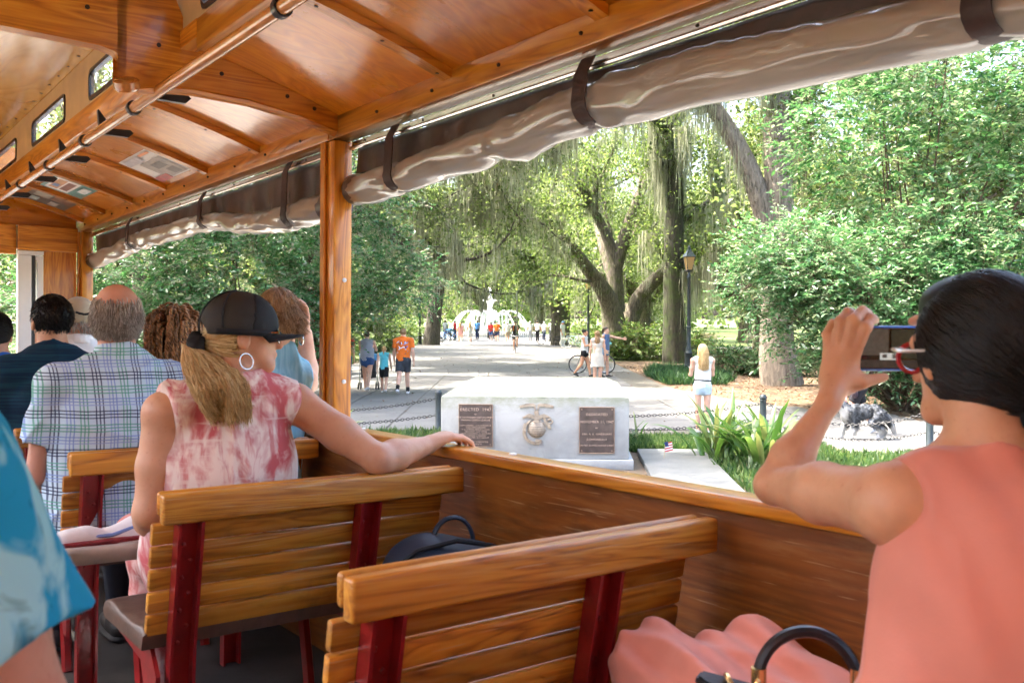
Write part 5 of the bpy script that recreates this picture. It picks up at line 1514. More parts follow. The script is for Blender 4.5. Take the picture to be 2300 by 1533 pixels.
MB().lathe([(5.2, 0), (5.2, 0.35), (5.3, 0.38), (5.3, 0.45), (4.9, 0.45), (4.9, 0.2), (0.5, 0.2)], 48).build('pool_rim', M['fountain'], fo, True)
MB().lathe([(1.3, 0.2), (1.3, 0.5), (0.9, 0.7), (0.62, 1.0), (0.55, 1.4), (0.62, 1.9), (0.9, 2.15), (0.5, 2.2)], 24).build('pedestal', M['fountain'], fo, True)
MB().lathe([(0.5, 2.1), (1.2, 2.15), (1.68, 2.32), (1.78, 2.46), (1.82, 2.5), (1.70, 2.5), (1.2, 2.38), (0.3, 2.36)], 40).build('lower_basin', M['fountain'], fo, True)
MB().lathe([(0.42, 2.36), (0.42, 2.6), (0.30, 2.8), (0.24, 3.1), (0.30, 3.4), (0.42, 3.6), (0.3, 3.66)], 20).build('stem', M['fountain'], fo, True)
MB().lathe([(0.3, 3.62), (0.7, 3.72), (0.86, 3.86), (0.88, 3.9), (0.8, 3.89), (0.3, 3.8)], 32).build('upper_basin', M['fountain'], fo, True)
MB().lathe([(0.28, 3.8), (0.26, 4.0), (0.18, 4.1), (0.2, 4.2)], 14).build('statue_base', M['fountain'], fo, True)
for k in range(14):
    a = 2 * math.pi * k / 14
    mb = MB()
    pts = []
    for t_ in np.linspace(0, 1, 10):
        r_ = 1.7 + 2.6 * t_; z_ = 2.5 + 1.1 * t_ * 1.6 - 3.7 * t_ * t_
        pts.append((r_ * math.cos(a), r_ * math.sin(a), max(0.25, z_)))
    mb.tube(pts, [0.04 + 0.07 * t_ for t_ in np.linspace(0, 1, 10)], 6).build('water_jet', M['water'], fo, True)
for k in range(10):
    a = 2 * math.pi * k / 10 + 0.2
    MB().tube([((1.75 + 0.25 * t_) * math.cos(a), (1.75 + 0.25 * t_) * math.sin(a), 2.48 - 2.2 * t_ * t_) for t_ in np.linspace(0, 1, 6)], [0.05, 0.08, 0.09, 0.1, 0.12, 0.14], 6).build('water_fall', M['water'], fo, True)
sheet('pool_water', [(-2.3 + 4.88 * math.cos(a), 98 + 4.88 * math.sin(a)) for a in np.linspace(0, 2 * math.pi, 40, endpoint=False)], 0.34, plain('pool_water', (0.16, 0.22, 0.22), 0.08))
fe = thing('fountain_fence', 'low black iron fence around the fountain pool', 'fence', (-2.3, 90.5, 0.02))
for z in (0.18, 0.75):
    MB().box((-6.5, -0.02, z), (6.5, 0.02, z + 0.04)).build('rail', M['chain'], fe)
picket = MB().tube([(0, 0, 0), (0, 0, 0.92), (0, 0, 1.0)], [0.014, 0.014, 0.002], 5).mesh('picket', M['chain'])
for k in range(66):
    obj('picket', picket, fe, (-6.5 + k * 0.2, 0, 0))
for x in (-6.5, -2.2, 2.2, 6.5):
    MB().lathe([(0.07, 0), (0.07, 1.15), (0.09, 1.17), (0.04, 1.3), (0.01, 1.35)], 8).build('fence_post', M['chain'], fe)

# ------------------------------------------------------------------ park benches
def park_bench(label, x, y, rz, slat, ironm, group):
    t = thing('park_bench', label, 'bench', at(x, y, 0.02, rz), group)
    for s in (-0.75, 0.75):
        MB().tube([(s, 0.25, 0), (s, 0.22, 0.42), (s, -0.2, 0.40), (s, -0.3, 0.0)], 0.025, 6).build('end_frame', M[ironm], t)
        MB().tube([(s, -0.2, 0.40), (s, -0.30, 0.86)], 0.022, 6).build('back_post', M[ironm], t)
        MB().tube([(s, -0.25, 0.64), (s, 0.1, 0.66), (s, 0.22, 0.60), (s, 0.22, 0.42)], 0.02, 6).build('arm_rest', M[ironm], t)
    for k in range(5):
        MB().box((-0.8, -0.17 + k * 0.085, 0.425), (0.8, -0.10 + k * 0.085, 0.45)).build('seat_slat', M[slat], t)
    for k in range(4):
        MB().box((-0.8, -0.235 - 0.022 * k, 0.50 + k * 0.095), (0.8, -0.212 - 0.022 * k, 0.575 + k * 0.095)).build('back_slat', M[slat], t)
M['palewood'] = plain('pale_weathered_wood', (0.50, 0.42, 0.32), 0.8, vary=0.15)
M['darkslat'] = plain('dark_bench_wood', (0.05, 0.045, 0.04), 0.7)
PB = 'benches in the park'
park_bench('pale wooden bench on the lawn right of the tall lamp', 14.3, 68.9, rad(178), 'palewood', 'palewood', PB)
park_bench('second pale bench on the lawn, partly behind the shrub leaves', 17.4, 66.5, rad(182), 'palewood', 'palewood', PB)
park_bench('black iron bench at the left edge of the promenade', -6.5, 73.5, rad(-70), 'darkslat', 'chain', PB)
park_bench('black iron bench on the right beside the man in white', 3.3, 67.0, rad(80), 'darkslat', 'chain', PB)

# ------------------------------------------------------------------ bicycles
M['tyre'] = plain('black_tyre', (0.02, 0.02, 0.02), 0.7); M['whitetyre'] = plain('cream_tyre', (0.7, 0.68, 0.62), 0.6)
M['bikeblue'] = plain('pale_blue_frame', (0.45, 0.62, 0.68), 0.3, coat=0.5); M['bikeblack'] = plain('black_frame', (0.03, 0.03, 0.035), 0.3, coat=0.4); M['bikeroyal'] = plain('bright_blue_frame', (0.05, 0.22, 0.6), 0.3, coat=0.5)
def bicycle(label, x, y, rz, frame, tyre='tyre', lean=0.06, group='bicycles in the park', parent_mw=None):
    t = thing('bicycle', label, 'bicycle', at(x, y, 0.022, rz) @ Matrix.Rotation(lean, 4, 'Y'), group)
    X90 = Matrix.Rotation(rad(90), 4, 'Y')
    for yy in (-0.52, 0.52):
        w = MB().torus(Matrix.Translation((0, yy, 0.34)) @ X90, 0.32, 0.022, 28, 6).build('wheel', M[tyre], t, True)
        MB().torus(Matrix.Translation((0, yy, 0.34)) @ X90, 0.295, 0.010, 24, 5).build('rim', M['chrome'], w, True)
        mb = MB()
        for k in range(14):
            a = 2 * math.pi * k / 14
            mb.tube([(0.012 * (-1) ** k, yy, 0.34), (0, yy + 0.29 * math.cos(a), 0.34 + 0.29 * math.sin(a))], 0.0022, 3)
        mb.build('spokes', M['chrome'], w)['kind'] = 'stuff'
        MB().tube([(-0.05, yy, 0.34), (0.05, yy, 0.34)], 0.022, 8).build('hub', M['chrome'], w)
    fr = MB()
    bb, seat, head, ht = (0, -0.06, 0.30), (0, -0.20, 0.78), (0, 0.36, 0.80), (0, 0.40, 0.66)
    for a, b, r in ((bb, seat, 0.017), (bb, ht, 0.019), (seat, head, 0.016), (head, ht, 0.02), ((0.03, -0.52, 0.34), bb, 0.011), ((-0.03, -0.52, 0.34), bb, 0.011), ((0.03, -0.52, 0.34), seat, 0.010), ((-0.03, -0.52, 0.34), seat, 0.010), (ht, (0.04, 0.52, 0.34), 0.012), (ht, (-0.04, 0.52, 0.34), 0.012)):
        fr.tube([a, b], r, 7)
    fr.build('frame', M[frame], t, True)
    MB().tube([seat, (0, -0.235, 0.90)], 0.013, 7).build('seat_post', M['chrome'], t)
    MB().ball((0, -0.25, 0.925), (0.07, 0.13, 0.03), 10).build('saddle', M['tyre'], t, True)
    MB().tube([head, (0, 0.36, 0.95)], 0.014, 7).build('stem', M['chrome'], t)
    MB().tube([(-0.29, 0.20, 0.99), (-0.2, 0.32, 0.99), (0, 0.37, 0.96), (0.2, 0.32, 0.99), (0.29, 0.20, 0.99)], 0.013, 7).build('handlebar', M['chrome'], t, True)
    mb = MB().torus(Matrix.Translation((0.03, -0.06, 0.30)) @ X90, 0.085, 0.008, 16, 5)
    mb.tube([(0.05, -0.06, 0.30), (0.05, 0.05, 0.18)], 0.009, 6).tube([(-0.05, -0.06, 0.30), (-0.05, -0.17, 0.42)], 0.009, 6)
    mb.build('crank', M['chrome'], t)['kind'] = 'stuff'
    for sx, py_, pz in ((0.05, 0.05, 0.18), (-0.05, -0.17, 0.42)):
        MB().box((sx - 0.005 if sx > 0 else sx - 0.1, py_ - 0.03, pz - 0.012), (sx + 0.1 if sx > 0 else sx + 0.005, py_ + 0.03, pz + 0.012), 0.004).build('pedal', M['tyre'], t)
    return t
bicycle('pale blue cruiser bicycle with cream tyres beside the man in white', 4.0, 62.0, rad(75), 'bikeblue', 'whitetyre')
bicycle('second pale blue cruiser parked just behind the first', 4.3, 63.3, rad(70), 'bikeblue', 'whitetyre', 0.1)
bicycle('black bicycle behind the woman in the white tank top', 2.92, 34.2, rad(80), 'bikeblack')
bicycle('black bicycle leaning by the right-hand iron bench', 2.7, 69.5, rad(95), 'bikeblack', 'tyre', 0.15)
bicycle('bright blue bicycle in the cluster left of the promenade', -5.9, 79.0, rad(60), 'bikeroyal')
bicycle('bright blue bicycle leaning on its neighbour left of the promenade', -5.2, 80.0, rad(80), 'bikeroyal', 'tyre', 0.14)

# ------------------------------------------------------------------ stroller
def stroller(label, x, y, rz, hood, body, group='strollers'):
    t = thing('stroller', label, 'stroller', at(x, y, 0.022, rz), group)
    for s in (-0.25, 0.25):
        for yy in (-0.32, 0.30):
            for o_ in (-0.035, 0.035):
                w = MB().torus(Matrix.Translation((s + o_, yy, 0.09)) @ Matrix.Rotation(rad(90), 4, 'Y'), 0.068, 0.022, 14, 6).build('wheel', M['tyre'], t, True)
                MB().lathe([(0.045, -0.01), (0.045, 0.01)], 10, Matrix.Translation((s + o_, yy, 0.09)) @ Matrix.Rotation(rad(90), 4, 'Y')).build('hub', M['whiteplastic'], w)
        MB().tube([(s, 0.30, 0.10), (s, 0.02, 0.52), (s, -0.42, 1.02), (s, -0.52, 1.06)], 0.013, 6).build('side_frame', M['chrome'], t, True)
        MB().tube([(s, -0.32, 0.10), (s, 0.10, 0.58)], 0.012, 6).build('cross_leg', M['chrome'], t, True)
    MB().tube([(-0.25, -0.52, 1.06), (0.25, -0.52, 1.06)], 0.018, 8).build('push_handle', M['tyre'], t)
    mb = MB(); rows = []
    for yy, zz in ((0.36, 0.30), (0.30, 0.46), (0.08, 0.44), (-0.06, 0.50), (-0.22, 0.86)):
        rows.append([mb.bm.verts.new((x_, yy, zz - (0.02 if abs(x_) < 0.1 else 0))) for x_ in (-0.22, -0.08, 0.08, 0.22)])
    for a, b in zip(rows, rows[1:]):
        for k in range(3): mb.bm.faces.new((a[k], a[k + 1], b[k + 1], b[k]))
    o = mb.build('sling_seat', body, t, True); so = o.modifiers.new('thickness', 'SOLIDIFY'); so.thickness = 0.02
    mb = MB(); rows = []
    for q in range(7):
        a = rad(20 + q * 22)
        rows.append([mb.bm.verts.new((x_, -0.10 + 0.33 * math.cos(a), 0.74 + 0.33 * math.sin(a) - 0.06 * (abs(x_) / 0.24) ** 2)) for x_ in (-0.24, -0.12, 0, 0.12, 0.24)])
    for a, b in zip(rows, rows[1:]):
        for k in range(4): mb.bm.faces.new((a[k], a[k + 1], b[k + 1], b[k]))
    o = mb.build('hood', hood, t, True); so = o.modifiers.new('thickness', 'SOLIDIFY'); so.thickness = 0.012
M['strollerblue'] = plain('blue_canvas', (0.06, 0.30, 0.62), 0.7); M['strollerdark'] = plain('dark_canvas', (0.03, 0.035, 0.045), 0.7)
stroller('blue-hooded stroller pushed by the woman in the grey tank top', -4.15, 27.0, rad(8), M['strollerblue'], M['strollerdark'])
stroller('dark stroller parked by the left iron bench', -6.0, 75.5, rad(-60), M['strollerdark'], M['strollerdark'])
stroller('bright blue stroller in the group left of the promenade', -5.4, 82.0, rad(-40), M['strollerblue'], M['strollerdark'])
# =================================================================== FIGURES
# A figure is one continuous surface grown from joints: smooth union of tapered limbs, meshed with surface nets.
def A3(*v): return np.array(v, float)

def cap_(p0, p1, r0, r1, flat=None, cuts=(), k=None, sub=False):
    return dict(t='c', a=np.array(p0, float), b=np.array(p1, float), r0=r0, r1=r1, flat=flat, cuts=cuts, k=k, sub=sub)
def ell_(c, r, R=None, cuts=(), k=None, sub=False):
    r = np.array(r if hasattr(r, '__len__') else (r, r, r), float)
    return dict(t='e', c=np.array(c, float), r=r, R=R, cuts=cuts, k=k, sub=sub)

def _bounds(p):
    if p['t'] == 'c':
        m = max(p['r0'], p['r1'])
        return np.minimum(p['a'], p['b']) - m, np.maximum(p['a'], p['b']) + m
    m = p['r'].max() if p['R'] is not None else p['r']
    return p['c'] - m, p['c'] + m

def _dist(p, X):
    if p['t'] == 'c':
        a, b = p['a'], p['b']
        Q = X - a; ab = b - a
        sc = 1.0
        if p['flat'] is not None:
            ax, f = p['flat']; ax = np.array(ax, float); ax = ax / np.linalg.norm(ax)
            Q = Q + (Q @ ax)[..., None] * ax * (1 / f - 1)
            ab = ab + (ab @ ax) * ax * (1 / f - 1)
            sc = (1 + f) / 2
        L = ab @ ab + 1e-12
        t = np.clip((Q @ ab) / L, 0, 1)
        d = (np.sqrt(((Q - t[..., None] * ab) ** 2).sum(-1)) - (p['r0'] + (p['r1'] - p['r0']) * t)) * sc
    else:
        Q = X - p['c']
        if p['R'] is not None: Q = Q @ p['R']           # world -> local (columns are local axes)
        q = Q / p['r']
        k0 = np.sqrt((q ** 2).sum(-1)) + 1e-9
        k1 = np.sqrt(((q / p['r']) ** 2).sum(-1)) + 1e-9
        d = k0 * (k0 - 1.0) / k1
    for pt, n in p['cuts']:
        n = np.array(n, float); n = n / np.linalg.norm(n)
        d = np.maximum(d, (X - np.array(pt, float)) @ n)
    return d

def sdf_arrays(prims, h, k=0.02, disp=None, off=(0, 0, 0)):
    lo = np.min([_bounds(p)[0] for p in prims if not p['sub']], 0) - 3 * h
    hi = np.max([_bounds(p)[1] for p in prims if not p['sub']], 0) + 3 * h
    n = np.ceil((hi - lo) / h).astype(int) + 1
    G = np.full(n, 0.5, np.float32)
    for p in prims:
        kk = p['k'] if p['k'] is not None else k
        b0, b1 = _bounds(p)
        i0 = np.clip(np.floor((b0 - kk * 1.5 - 3 * h - lo) / h).astype(int), 0, n); i1 = np.clip(np.ceil((b1 + kk * 1.5 + 3 * h - lo) / h).astype(int) + 1, 0, n)
        if (i1 <= i0).any(): continue
        ax = [lo[q] + h * np.arange(i0[q], i1[q]) for q in range(3)]
        X = np.stack(np.meshgrid(*ax, indexing='ij'), -1)
        d = _dist(p, X)
        S = (slice(i0[0], i1[0]), slice(i0[1], i1[1]), slice(i0[2], i1[2]))
        g = G[S]
        if p['sub']:
            hh = np.clip(0.5 - 0.5 * (g + d) / kk, 0, 1)
            G[S] = g * (1 - hh) - d * hh + kk * hh * (1 - hh)
        else:
            hh = np.clip(0.5 + 0.5 * (g - d) / kk, 0, 1)
            G[S] = g * (1 - hh) + d * hh - kk * hh * (1 - hh)
    if disp is not None:
        ax = [lo[q] + h * np.arange(n[q]) for q in range(3)]
        m = np.abs(G) < 0.06
        I = np.argwhere(m)
        X = lo + I * h
        G[m] += disp(X).astype(np.float32)
    # surface nets
    s = G < 0
    c8 = [s[a:n[0] - 1 + a, b:n[1] - 1 + b, c:n[2] - 1 + c] for a in (0, 1) for b in (0, 1) for c in (0, 1)]
    cnt = sum(c.astype(np.int8) for c in c8)
    act = (cnt > 0) & (cnt < 8)
    I = np.argwhere(act)
    ids = np.full(act.shape, -1, np.int64); ids[act] = np.arange(len(I))
    acc = np.zeros((len(I), 3)); num = np.zeros(len(I))
    corners = [(a, b, c) for a in (0, 1) for b in (0, 1) for c in (0, 1)]
    for q, c0 in enumerate(corners):
        for axn in range(3):
            if c0[axn] == 1: continue
            c1 = list(c0); c1[axn] = 1
            v0 = G[I[:, 0] + c0[0], I[:, 1] + c0[1], I[:, 2] + c0[2]]; v1 = G[I[:, 0] + c1[0], I[:, 1] + c1[1], I[:, 2] + c1[2]]
            x = (v0 < 0) != (v1 < 0)
            t = np.where(x, v0 / np.where(v0 == v1, 1, v0 - v1), 0)
            p = np.array(c0, float)[None] * np.ones((len(I), 1)); p[:, axn] += t
            acc[x] += p[x]; num[x] += 1
    V = lo + (I + acc / num[:, None]) * h
    F = []
    for axn in range(3):
        o1, o2 = [q for q in range(3) if q != axn]
        sl0 = [slice(None)] * 3; sl1 = [slice(None)] * 3
        sl0[axn] = slice(0, n[axn] - 1); sl1[axn] = slice(1, n[axn])
        a, b = s[tuple(sl0)], s[tuple(sl1)]
        E = np.argwhere(a != b)
        E = E[(E[:, o1] > 0) & (E[:, o2] > 0) & (E[:, o1] < n[o1] - 1) & (E[:, o2] < n[o2] - 1)]
        ins = a[E[:, 0], E[:, 1], E[:, 2]]
        def cid(d1, d2):
            J = E.copy(); J[:, o1] += d1; J[:, o2] += d2
            return ids[J[:, 0], J[:, 1], J[:, 2]]
        Q = np.stack([cid(-1, -1), cid(0, -1), cid(0, 0), cid(-1, 0)], 1)
        flip = ins if axn != 1 else ~ins
        Q[~flip] = Q[~flip][:, ::-1]
        F.append(Q)
    F = np.concatenate(F)
    # one gentle smoothing pass to hide the grid
    for _ in range(2 if h > 0.005 else 1):
        S = np.zeros_like(V); C = np.zeros(len(V))
        for a, b in ((0, 1), (1, 2), (2, 3), (3, 0)):
            np.add.at(S, F[:, a], V[F[:, b]]); np.add.at(C, F[:, a], 1)
            np.add.at(S, F[:, b], V[F[:, a]]); np.add.at(C, F[:, b], 1)
        V = 0.55 * V + 0.45 * S / C[:, None]
    return V - np.array(off, float), F

def sdf_obj(name, prims, h, mat, parent, k=0.02, disp=None, off=(0, 0, 0), extra=None):
    V, F = sdf_arrays(prims, h, k, disp, off)
    if extra:
        for v, f in extra:
            F = np.concatenate([F, f + len(V)]); V = np.concatenate([V, v - np.array(off, float)])
    return obj(name, mesh_np(name, V, F, mat, True), parent)

def folds(seed, amp=0.006, freq=18, dirs=5, stretch=(1, 1, 0.45)):
    rg = np.random.default_rng(seed)
    W = rg.normal(size=(dirs, 3)) * np.array(stretch); W = W / np.linalg.norm(W, axis=1, keepdims=True) * freq * rg.uniform(0.6, 1.6, (dirs, 1))
    ph = rg.uniform(0, 6.3, dirs); w2 = rg.normal(size=(dirs, 3)) * 6
    def f(X):
        o = np.zeros(len(X))
        for w, p, q in zip(W, ph, w2):
            s = np.sin(X @ w + p + 1.2 * np.sin(X @ q))
            o += np.sign(s) * np.abs(s) ** 0.8
        return amp * o / dirs ** 0.5
    return f

def creases(seed, amp=0.006, freq=12, dirs=5, stretch=(1, 1, 0.5), fine=0.3):
    rg = np.random.default_rng(seed)
    W = rg.normal(size=(dirs, 3)) * np.array(stretch); W = W / np.linalg.norm(W, axis=1, keepdims=True) * freq * rg.uniform(0.6, 1.7, (dirs, 1))
    ph = rg.uniform(0, 6.3, dirs); w2 = rg.normal(size=(dirs, 3)) * 7; w3 = rg.normal(size=(dirs, 3)) * 5
    fo = folds(seed + 1, amp * fine, freq * 2.2, 5, stretch)
    def f(X):
        o = np.zeros(len(X))
        for w, p, q, m in zip(W, ph, w2, w3):
            ridge = (1 - np.abs(np.sin(X @ w + p + 0.9 * np.sin(X @ q)))) ** 3
            o -= ridge * np.clip(0.4 + np.sin(X @ m + p), 0, 1)
        return amp * o + fo(X)
    return f

def fibers(name, paths, r0, r1, mat, parent, off=(0, 0, 0)):
    """paths (N,K,3) -> thin three-sided strands in one mesh"""
    paths = np.asarray(paths, float) - np.array(off, float)
    n, K, _ = paths.shape
    d = unit(np.gradient(paths, axis=1))
    x = unit(np.cross(d, np.array([0.3, 0.2, 0.93]))); y = np.cross(d, x)
    r = np.linspace(r0, r1, K)[None, :, None]
    ring = [paths + r * (x * math.cos(a) + y * math.sin(a)) for a in (0, 2.094, 4.189)]
    V = np.stack(ring, 2).reshape(-1, 3)
    b = (np.arange(n)[:, None] * K + np.arange(K - 1)[None, :])[..., None] * 3
    F = np.concatenate([np.concatenate([b + q, b + (q + 1) % 3, b + 3 + (q + 1) % 3, b + 3 + q], -1).reshape(-1, 4) for q in range(3)])
    o = obj(name, mesh_np(name, V, F, mat, True, {'var': np.repeat(np.random.default_rng(1).random(n), K * 3)}), parent)
    return o

def comb(head, Rm, r, n, K, step, seed, target, keep=1.04, front=0.55, low=-0.35, jit=0.25):
    """strands rooted on the scalp ellipsoid; target(pos_local)->direction field; local y = face, z = up"""
    rg = np.random.default_rng(seed)
    d = rand_dir(rg, n * 4)
    d = d[(d[:, 2] > low) & ~((d[:, 1] > front) & (d[:, 2] < 0.62))][:n]
    p = d * r * keep
    out = [p.copy()]
    J = rg.normal(size=(len(p), 3)) * jit
    kk = keep + 0.05 * rg.random(len(p))
    for q in range(K - 1):
        v = unit(target(p, q / (K - 1)) + J * (0.5 + 0.8 * q / K))
        p = p + v * step
        e = np.sqrt(((p / r) ** 2).sum(1))
        ins = e < kk
        p[ins] = p[ins] / e[ins][:, None] * kk[ins][:, None]
        out.append(p.copy())
    P_ = np.stack(out, 1)
    return P_ @ np.asarray(Rm).T + head

def rotm(yaw, pitch=0.0, roll=0.0):
    """columns: local x,y,z of a head whose face looks along +y turned left by yaw"""
    return np.array((Matrix.Rotation(yaw, 3, 'Z') @ Matrix.Rotation(pitch, 3, 'X') @ Matrix.Rotation(roll, 3, 'Y')))

def head_prims(c, R, s=1.0, neck=None, nr=0.056, ears=True):
    c = np.array(c, float)
    def L(x, y, z): return c + R @ (np.array([x, y, z]) * s)
    p = [ell_(L(0, -0.018, 0.035), np.array((0.074, 0.094, 0.084)) * s, R), ell_(L(0, 0.025, -0.025), np.array((0.060, 0.066, 0.086)) * s, R),
         cap_(L(-0.022, 0.062, -0.088), L(0.022, 0.062, -0.088), 0.024 * s, 0.024 * s), cap_(L(0, 0.086, 0.010), L(0, 0.104, -0.030), 0.009 * s, 0.014 * s, k=0.008),
         cap_(L(-0.02, 0.086, -0.058), L(0.02, 0.086, -0.058), 0.009 * s, 0.009 * s, k=0.008),
         cap_(L(-0.045, 0.072, 0.022), L(0.045, 0.072, 0.022), 0.014 * s, 0.014 * s)]
    for sx in (-1, 1):
        p.append(ell_(L(sx * 0.034, 0.092, 0.0), np.array((0.015, 0.010, 0.009)) * s, R, sub=True, k=0.008))
        if ears:
            p.append(ell_(L(sx * 0.077, -0.008, -0.008), np.array((0.011, 0.021, 0.033)) * s, R, k=0.006))
            p.append(ell_(L(sx * 0.086, -0.004, -0.002), np.array((0.006, 0.012, 0.020)) * s, R, k=0.004, sub=True))
    if neck is not None:
        p.append(cap_(L(0, -0.025, -0.05), neck, nr * s, nr * 1.1 * s))
    return p

# relaxed hand: wrist at the origin, fingers down -z, palm towards -x, thumb towards +y
def hand_prims(curl=0.5, sp=1.0, h=1.0):
    p = [cap_((0, -0.018, -0.03), (0, -0.022, -0.075), 0.024, 0.026, ((1, 0, 0), 0.5)), cap_((0, 0.014, -0.03), (0, 0.022, -0.078), 0.022, 0.022, ((1, 0, 0), 0.5)), cap_((0, 0, 0.02), (0, 0, -0.03), 0.024, 0.026, ((1, 0, 0), 0.7))]
    for y, L, c in ((0.030, 0.072, 0.9), (0.010, 0.080, 1.0), (-0.011, 0.074, 1.1), (-0.031, 0.058, 1.25)):
        a = 0.25 * curl * c
        q = np.array([0.0, y, -0.085]); r = 0.0098
        for f, rr in ((0.45, 0.0092), (0.32, 0.0085), (0.23, 0.0075)):
            e = q + np.array([-math.sin(a), y * 0.6 * sp * 0.3, -math.cos(a)]) * L * f
            p.append(cap_(q, e, r, rr, k=0.005)); q = e; r = rr; a += 0.75 * curl * c
    q = np.array([-0.008, 0.022, -0.028])
    for d_, L, r0, r1 in (((-0.25, 0.75, -0.6), 0.040, 0.015, 0.012), ((-0.2, 0.35, -0.9), 0.030, 0.012, 0.0105), ((-0.25, 0.05, -0.95), 0.024, 0.0105, 0.008)):
        e = q + unit(np.array(d_)) * L; p.append(cap_(q, e, r0, r1, k=0.008)); q = e
    return p
_hand_near = sdf_arrays(hand_prims(), 0.0042, 0.012)
_hand_far = sdf_arrays(hand_prims(0.6), 0.0065, 0.012)
def hand_at(wrist, d, palm, side, near=False, s=1.0):
    """mesh of a relaxed hand continuing along d from the wrist; side +1 = right"""
    V, F = _hand_near if near else _hand_far
    d = unit(np.array(d, float)); z = -d
    x = -unit(np.array(palm, float) - d * (np.array(palm, float) @ d))
    y = np.cross(z, x)
    V = V.copy() * s
    if side < 0:
        V[:, 1] *= -1; F = F[:, ::-1]
        # keep the thumb forward on both sides
    R = np.stack([x, y, z], 1)
    return V @ R.T + np.array(wrist, float), F

# ------------------------------------------------------------------ cloth, skin, hair
def skin(name, c):
    m, nt, b = new_mat(name)
    v = coords(nt)
    n = noise(nt, v, 11, 6, 0.65); n2 = noise(nt, v, 95, 3, 0.6); n3 = noise(nt, v, 330, 2, 0.5)
    r = ramp(nt, [(0.28, tuple(q * f for q, f in zip(c, (0.90, 0.76, 0.72)))), (0.5, c), (0.75, tuple(min(1, q * 1.10) for q in c))]); nt.links.new(n.outputs[0], r.inputs[0])
    fr = ramp(nt, [(0.62, (0, 0, 0)), (0.74, (0.45, 0.45, 0.45))]); nt.links.new(n2.outputs[0], fr.inputs[0])
    nt.links.new(mixc(nt, fr.outputs[0], r.outputs[0], tuple(q * f for q, f in zip(c, (0.72, 0.55, 0.48)))), b.inputs['Base Color'])
    rr = N(nt, 'ShaderNodeMapRange'); rr.inputs[3].default_value = 0.38; rr.inputs[4].default_value = 0.62
    nt.links.new(n2.outputs[0], rr.inputs[0]); nt.links.new(rr.outputs[0], b.inputs['Roughness'])
    b.inputs['Subsurface Weight'].default_value = 0.12; b.inputs['Subsurface Radius'].default_value = (1.0, 0.35, 0.2); b.inputs['Subsurface Scale'].default_value = 0.01
    bump(nt, b, n3.outputs[0], 0.25, 0.0015)
    return m
M['skin_fair'] = skin('fair_skin', (0.68, 0.40, 0.285)); M['skin_tan'] = skin('tanned_skin', (0.60, 0.31, 0.185)); M['skin_warm'] = skin('warm_skin', (0.64, 0.33, 0.185)); M['skin_dark'] = skin('dark_skin', (0.13, 0.065, 0.04)); M['skin_pink'] = skin('ruddy_skin', (0.64, 0.32, 0.22))
def cloth(name, c, vary=0.12, rough=0.85, weave=260, scale=6):
    m, nt, b = new_mat(name)
    v = coords(nt)
    n = noise(nt, v, scale, 5, 0.6); w = noise(nt, v, weave, 2, 0.5)
    r = ramp(nt, [(0.3, tuple(max(0, x * (1 - vary)) for x in c)), (0.7, tuple(min(1, x * (1 + vary)) for x in c))])
    nt.links.new(n.outputs[0], r.inputs[0]); nt.links.new(r.outputs[0], b.inputs['Base Color'])
    b.inputs['Roughness'].default_value = rough; b.inputs['Sheen Weight'].default_value = 0.25 if max(c) > 0.1 else 0.0; b.inputs['Specular IOR Level'].default_value = 0.25
    bump(nt, b, w.outputs[0], 0.15, 0.002)
    return m
def hairmat(name, dark, mid, light, rough=0.42):
    m, nt, b = new_mat(name)
    a = N(nt, 'ShaderNodeAttribute', attribute_name='var')
    n = noise(nt, coords(nt), 40, 4, 0.6)
    ad = N(nt, 'ShaderNodeMath', operation='MULTIPLY_ADD'); ad.inputs[1].default_value = 0.6
    nt.links.new(a.outputs['Fac'], ad.inputs[0])
    h = N(nt, 'ShaderNodeMath', operation='MULTIPLY'); h.inputs[1].default_value = 0.5; nt.links.new(n.outputs[0], h.inputs[0]); nt.links.new(h.outputs[0], ad.inputs[2])
    r = ramp(nt, [(0.15, dark), (0.5, mid), (0.85, light)]); nt.links.new(ad.outputs[0], r.inputs[0])
    nt.links.new(r.outputs[0], b.inputs['Base Color']); b.inputs['Roughness'].default_value = rough; b.inputs['Specular IOR Level'].default_value = 0.5
    return m
M['hair_black'] = hairmat('black_hair', (0.002, 0.002, 0.0025), (0.005, 0.0045, 0.0045), (0.010, 0.009, 0.009), 0.42)
M['hair_black'].node_tree.nodes['Principled BSDF'].inputs['Specular IOR Level'].default_value = 0.3
M['hair_brown'] = hairmat('brown_hair', (0.03, 0.016, 0.008), (0.08, 0.042, 0.02), (0.16, 0.09, 0.045))
M['hair_light'] = hairmat('light_brown_hair', (0.18, 0.10, 0.04), (0.38, 0.225, 0.10), (0.56, 0.37, 0.19))
M['hair_blond'] = hairmat('blond_hair', (0.34, 0.19, 0.065), (0.62, 0.41, 0.17), (0.80, 0.62, 0.34))
M['hair_grey'] = hairmat('greying_hair', (0.15, 0.125, 0.10), (0.37, 0.325, 0.275), (0.66, 0.61, 0.54))
M['hair_twist'] = hairmat('coppery_twists', (0.06, 0.024, 0.008), (0.20, 0.085, 0.026), (0.42, 0.21, 0.08))

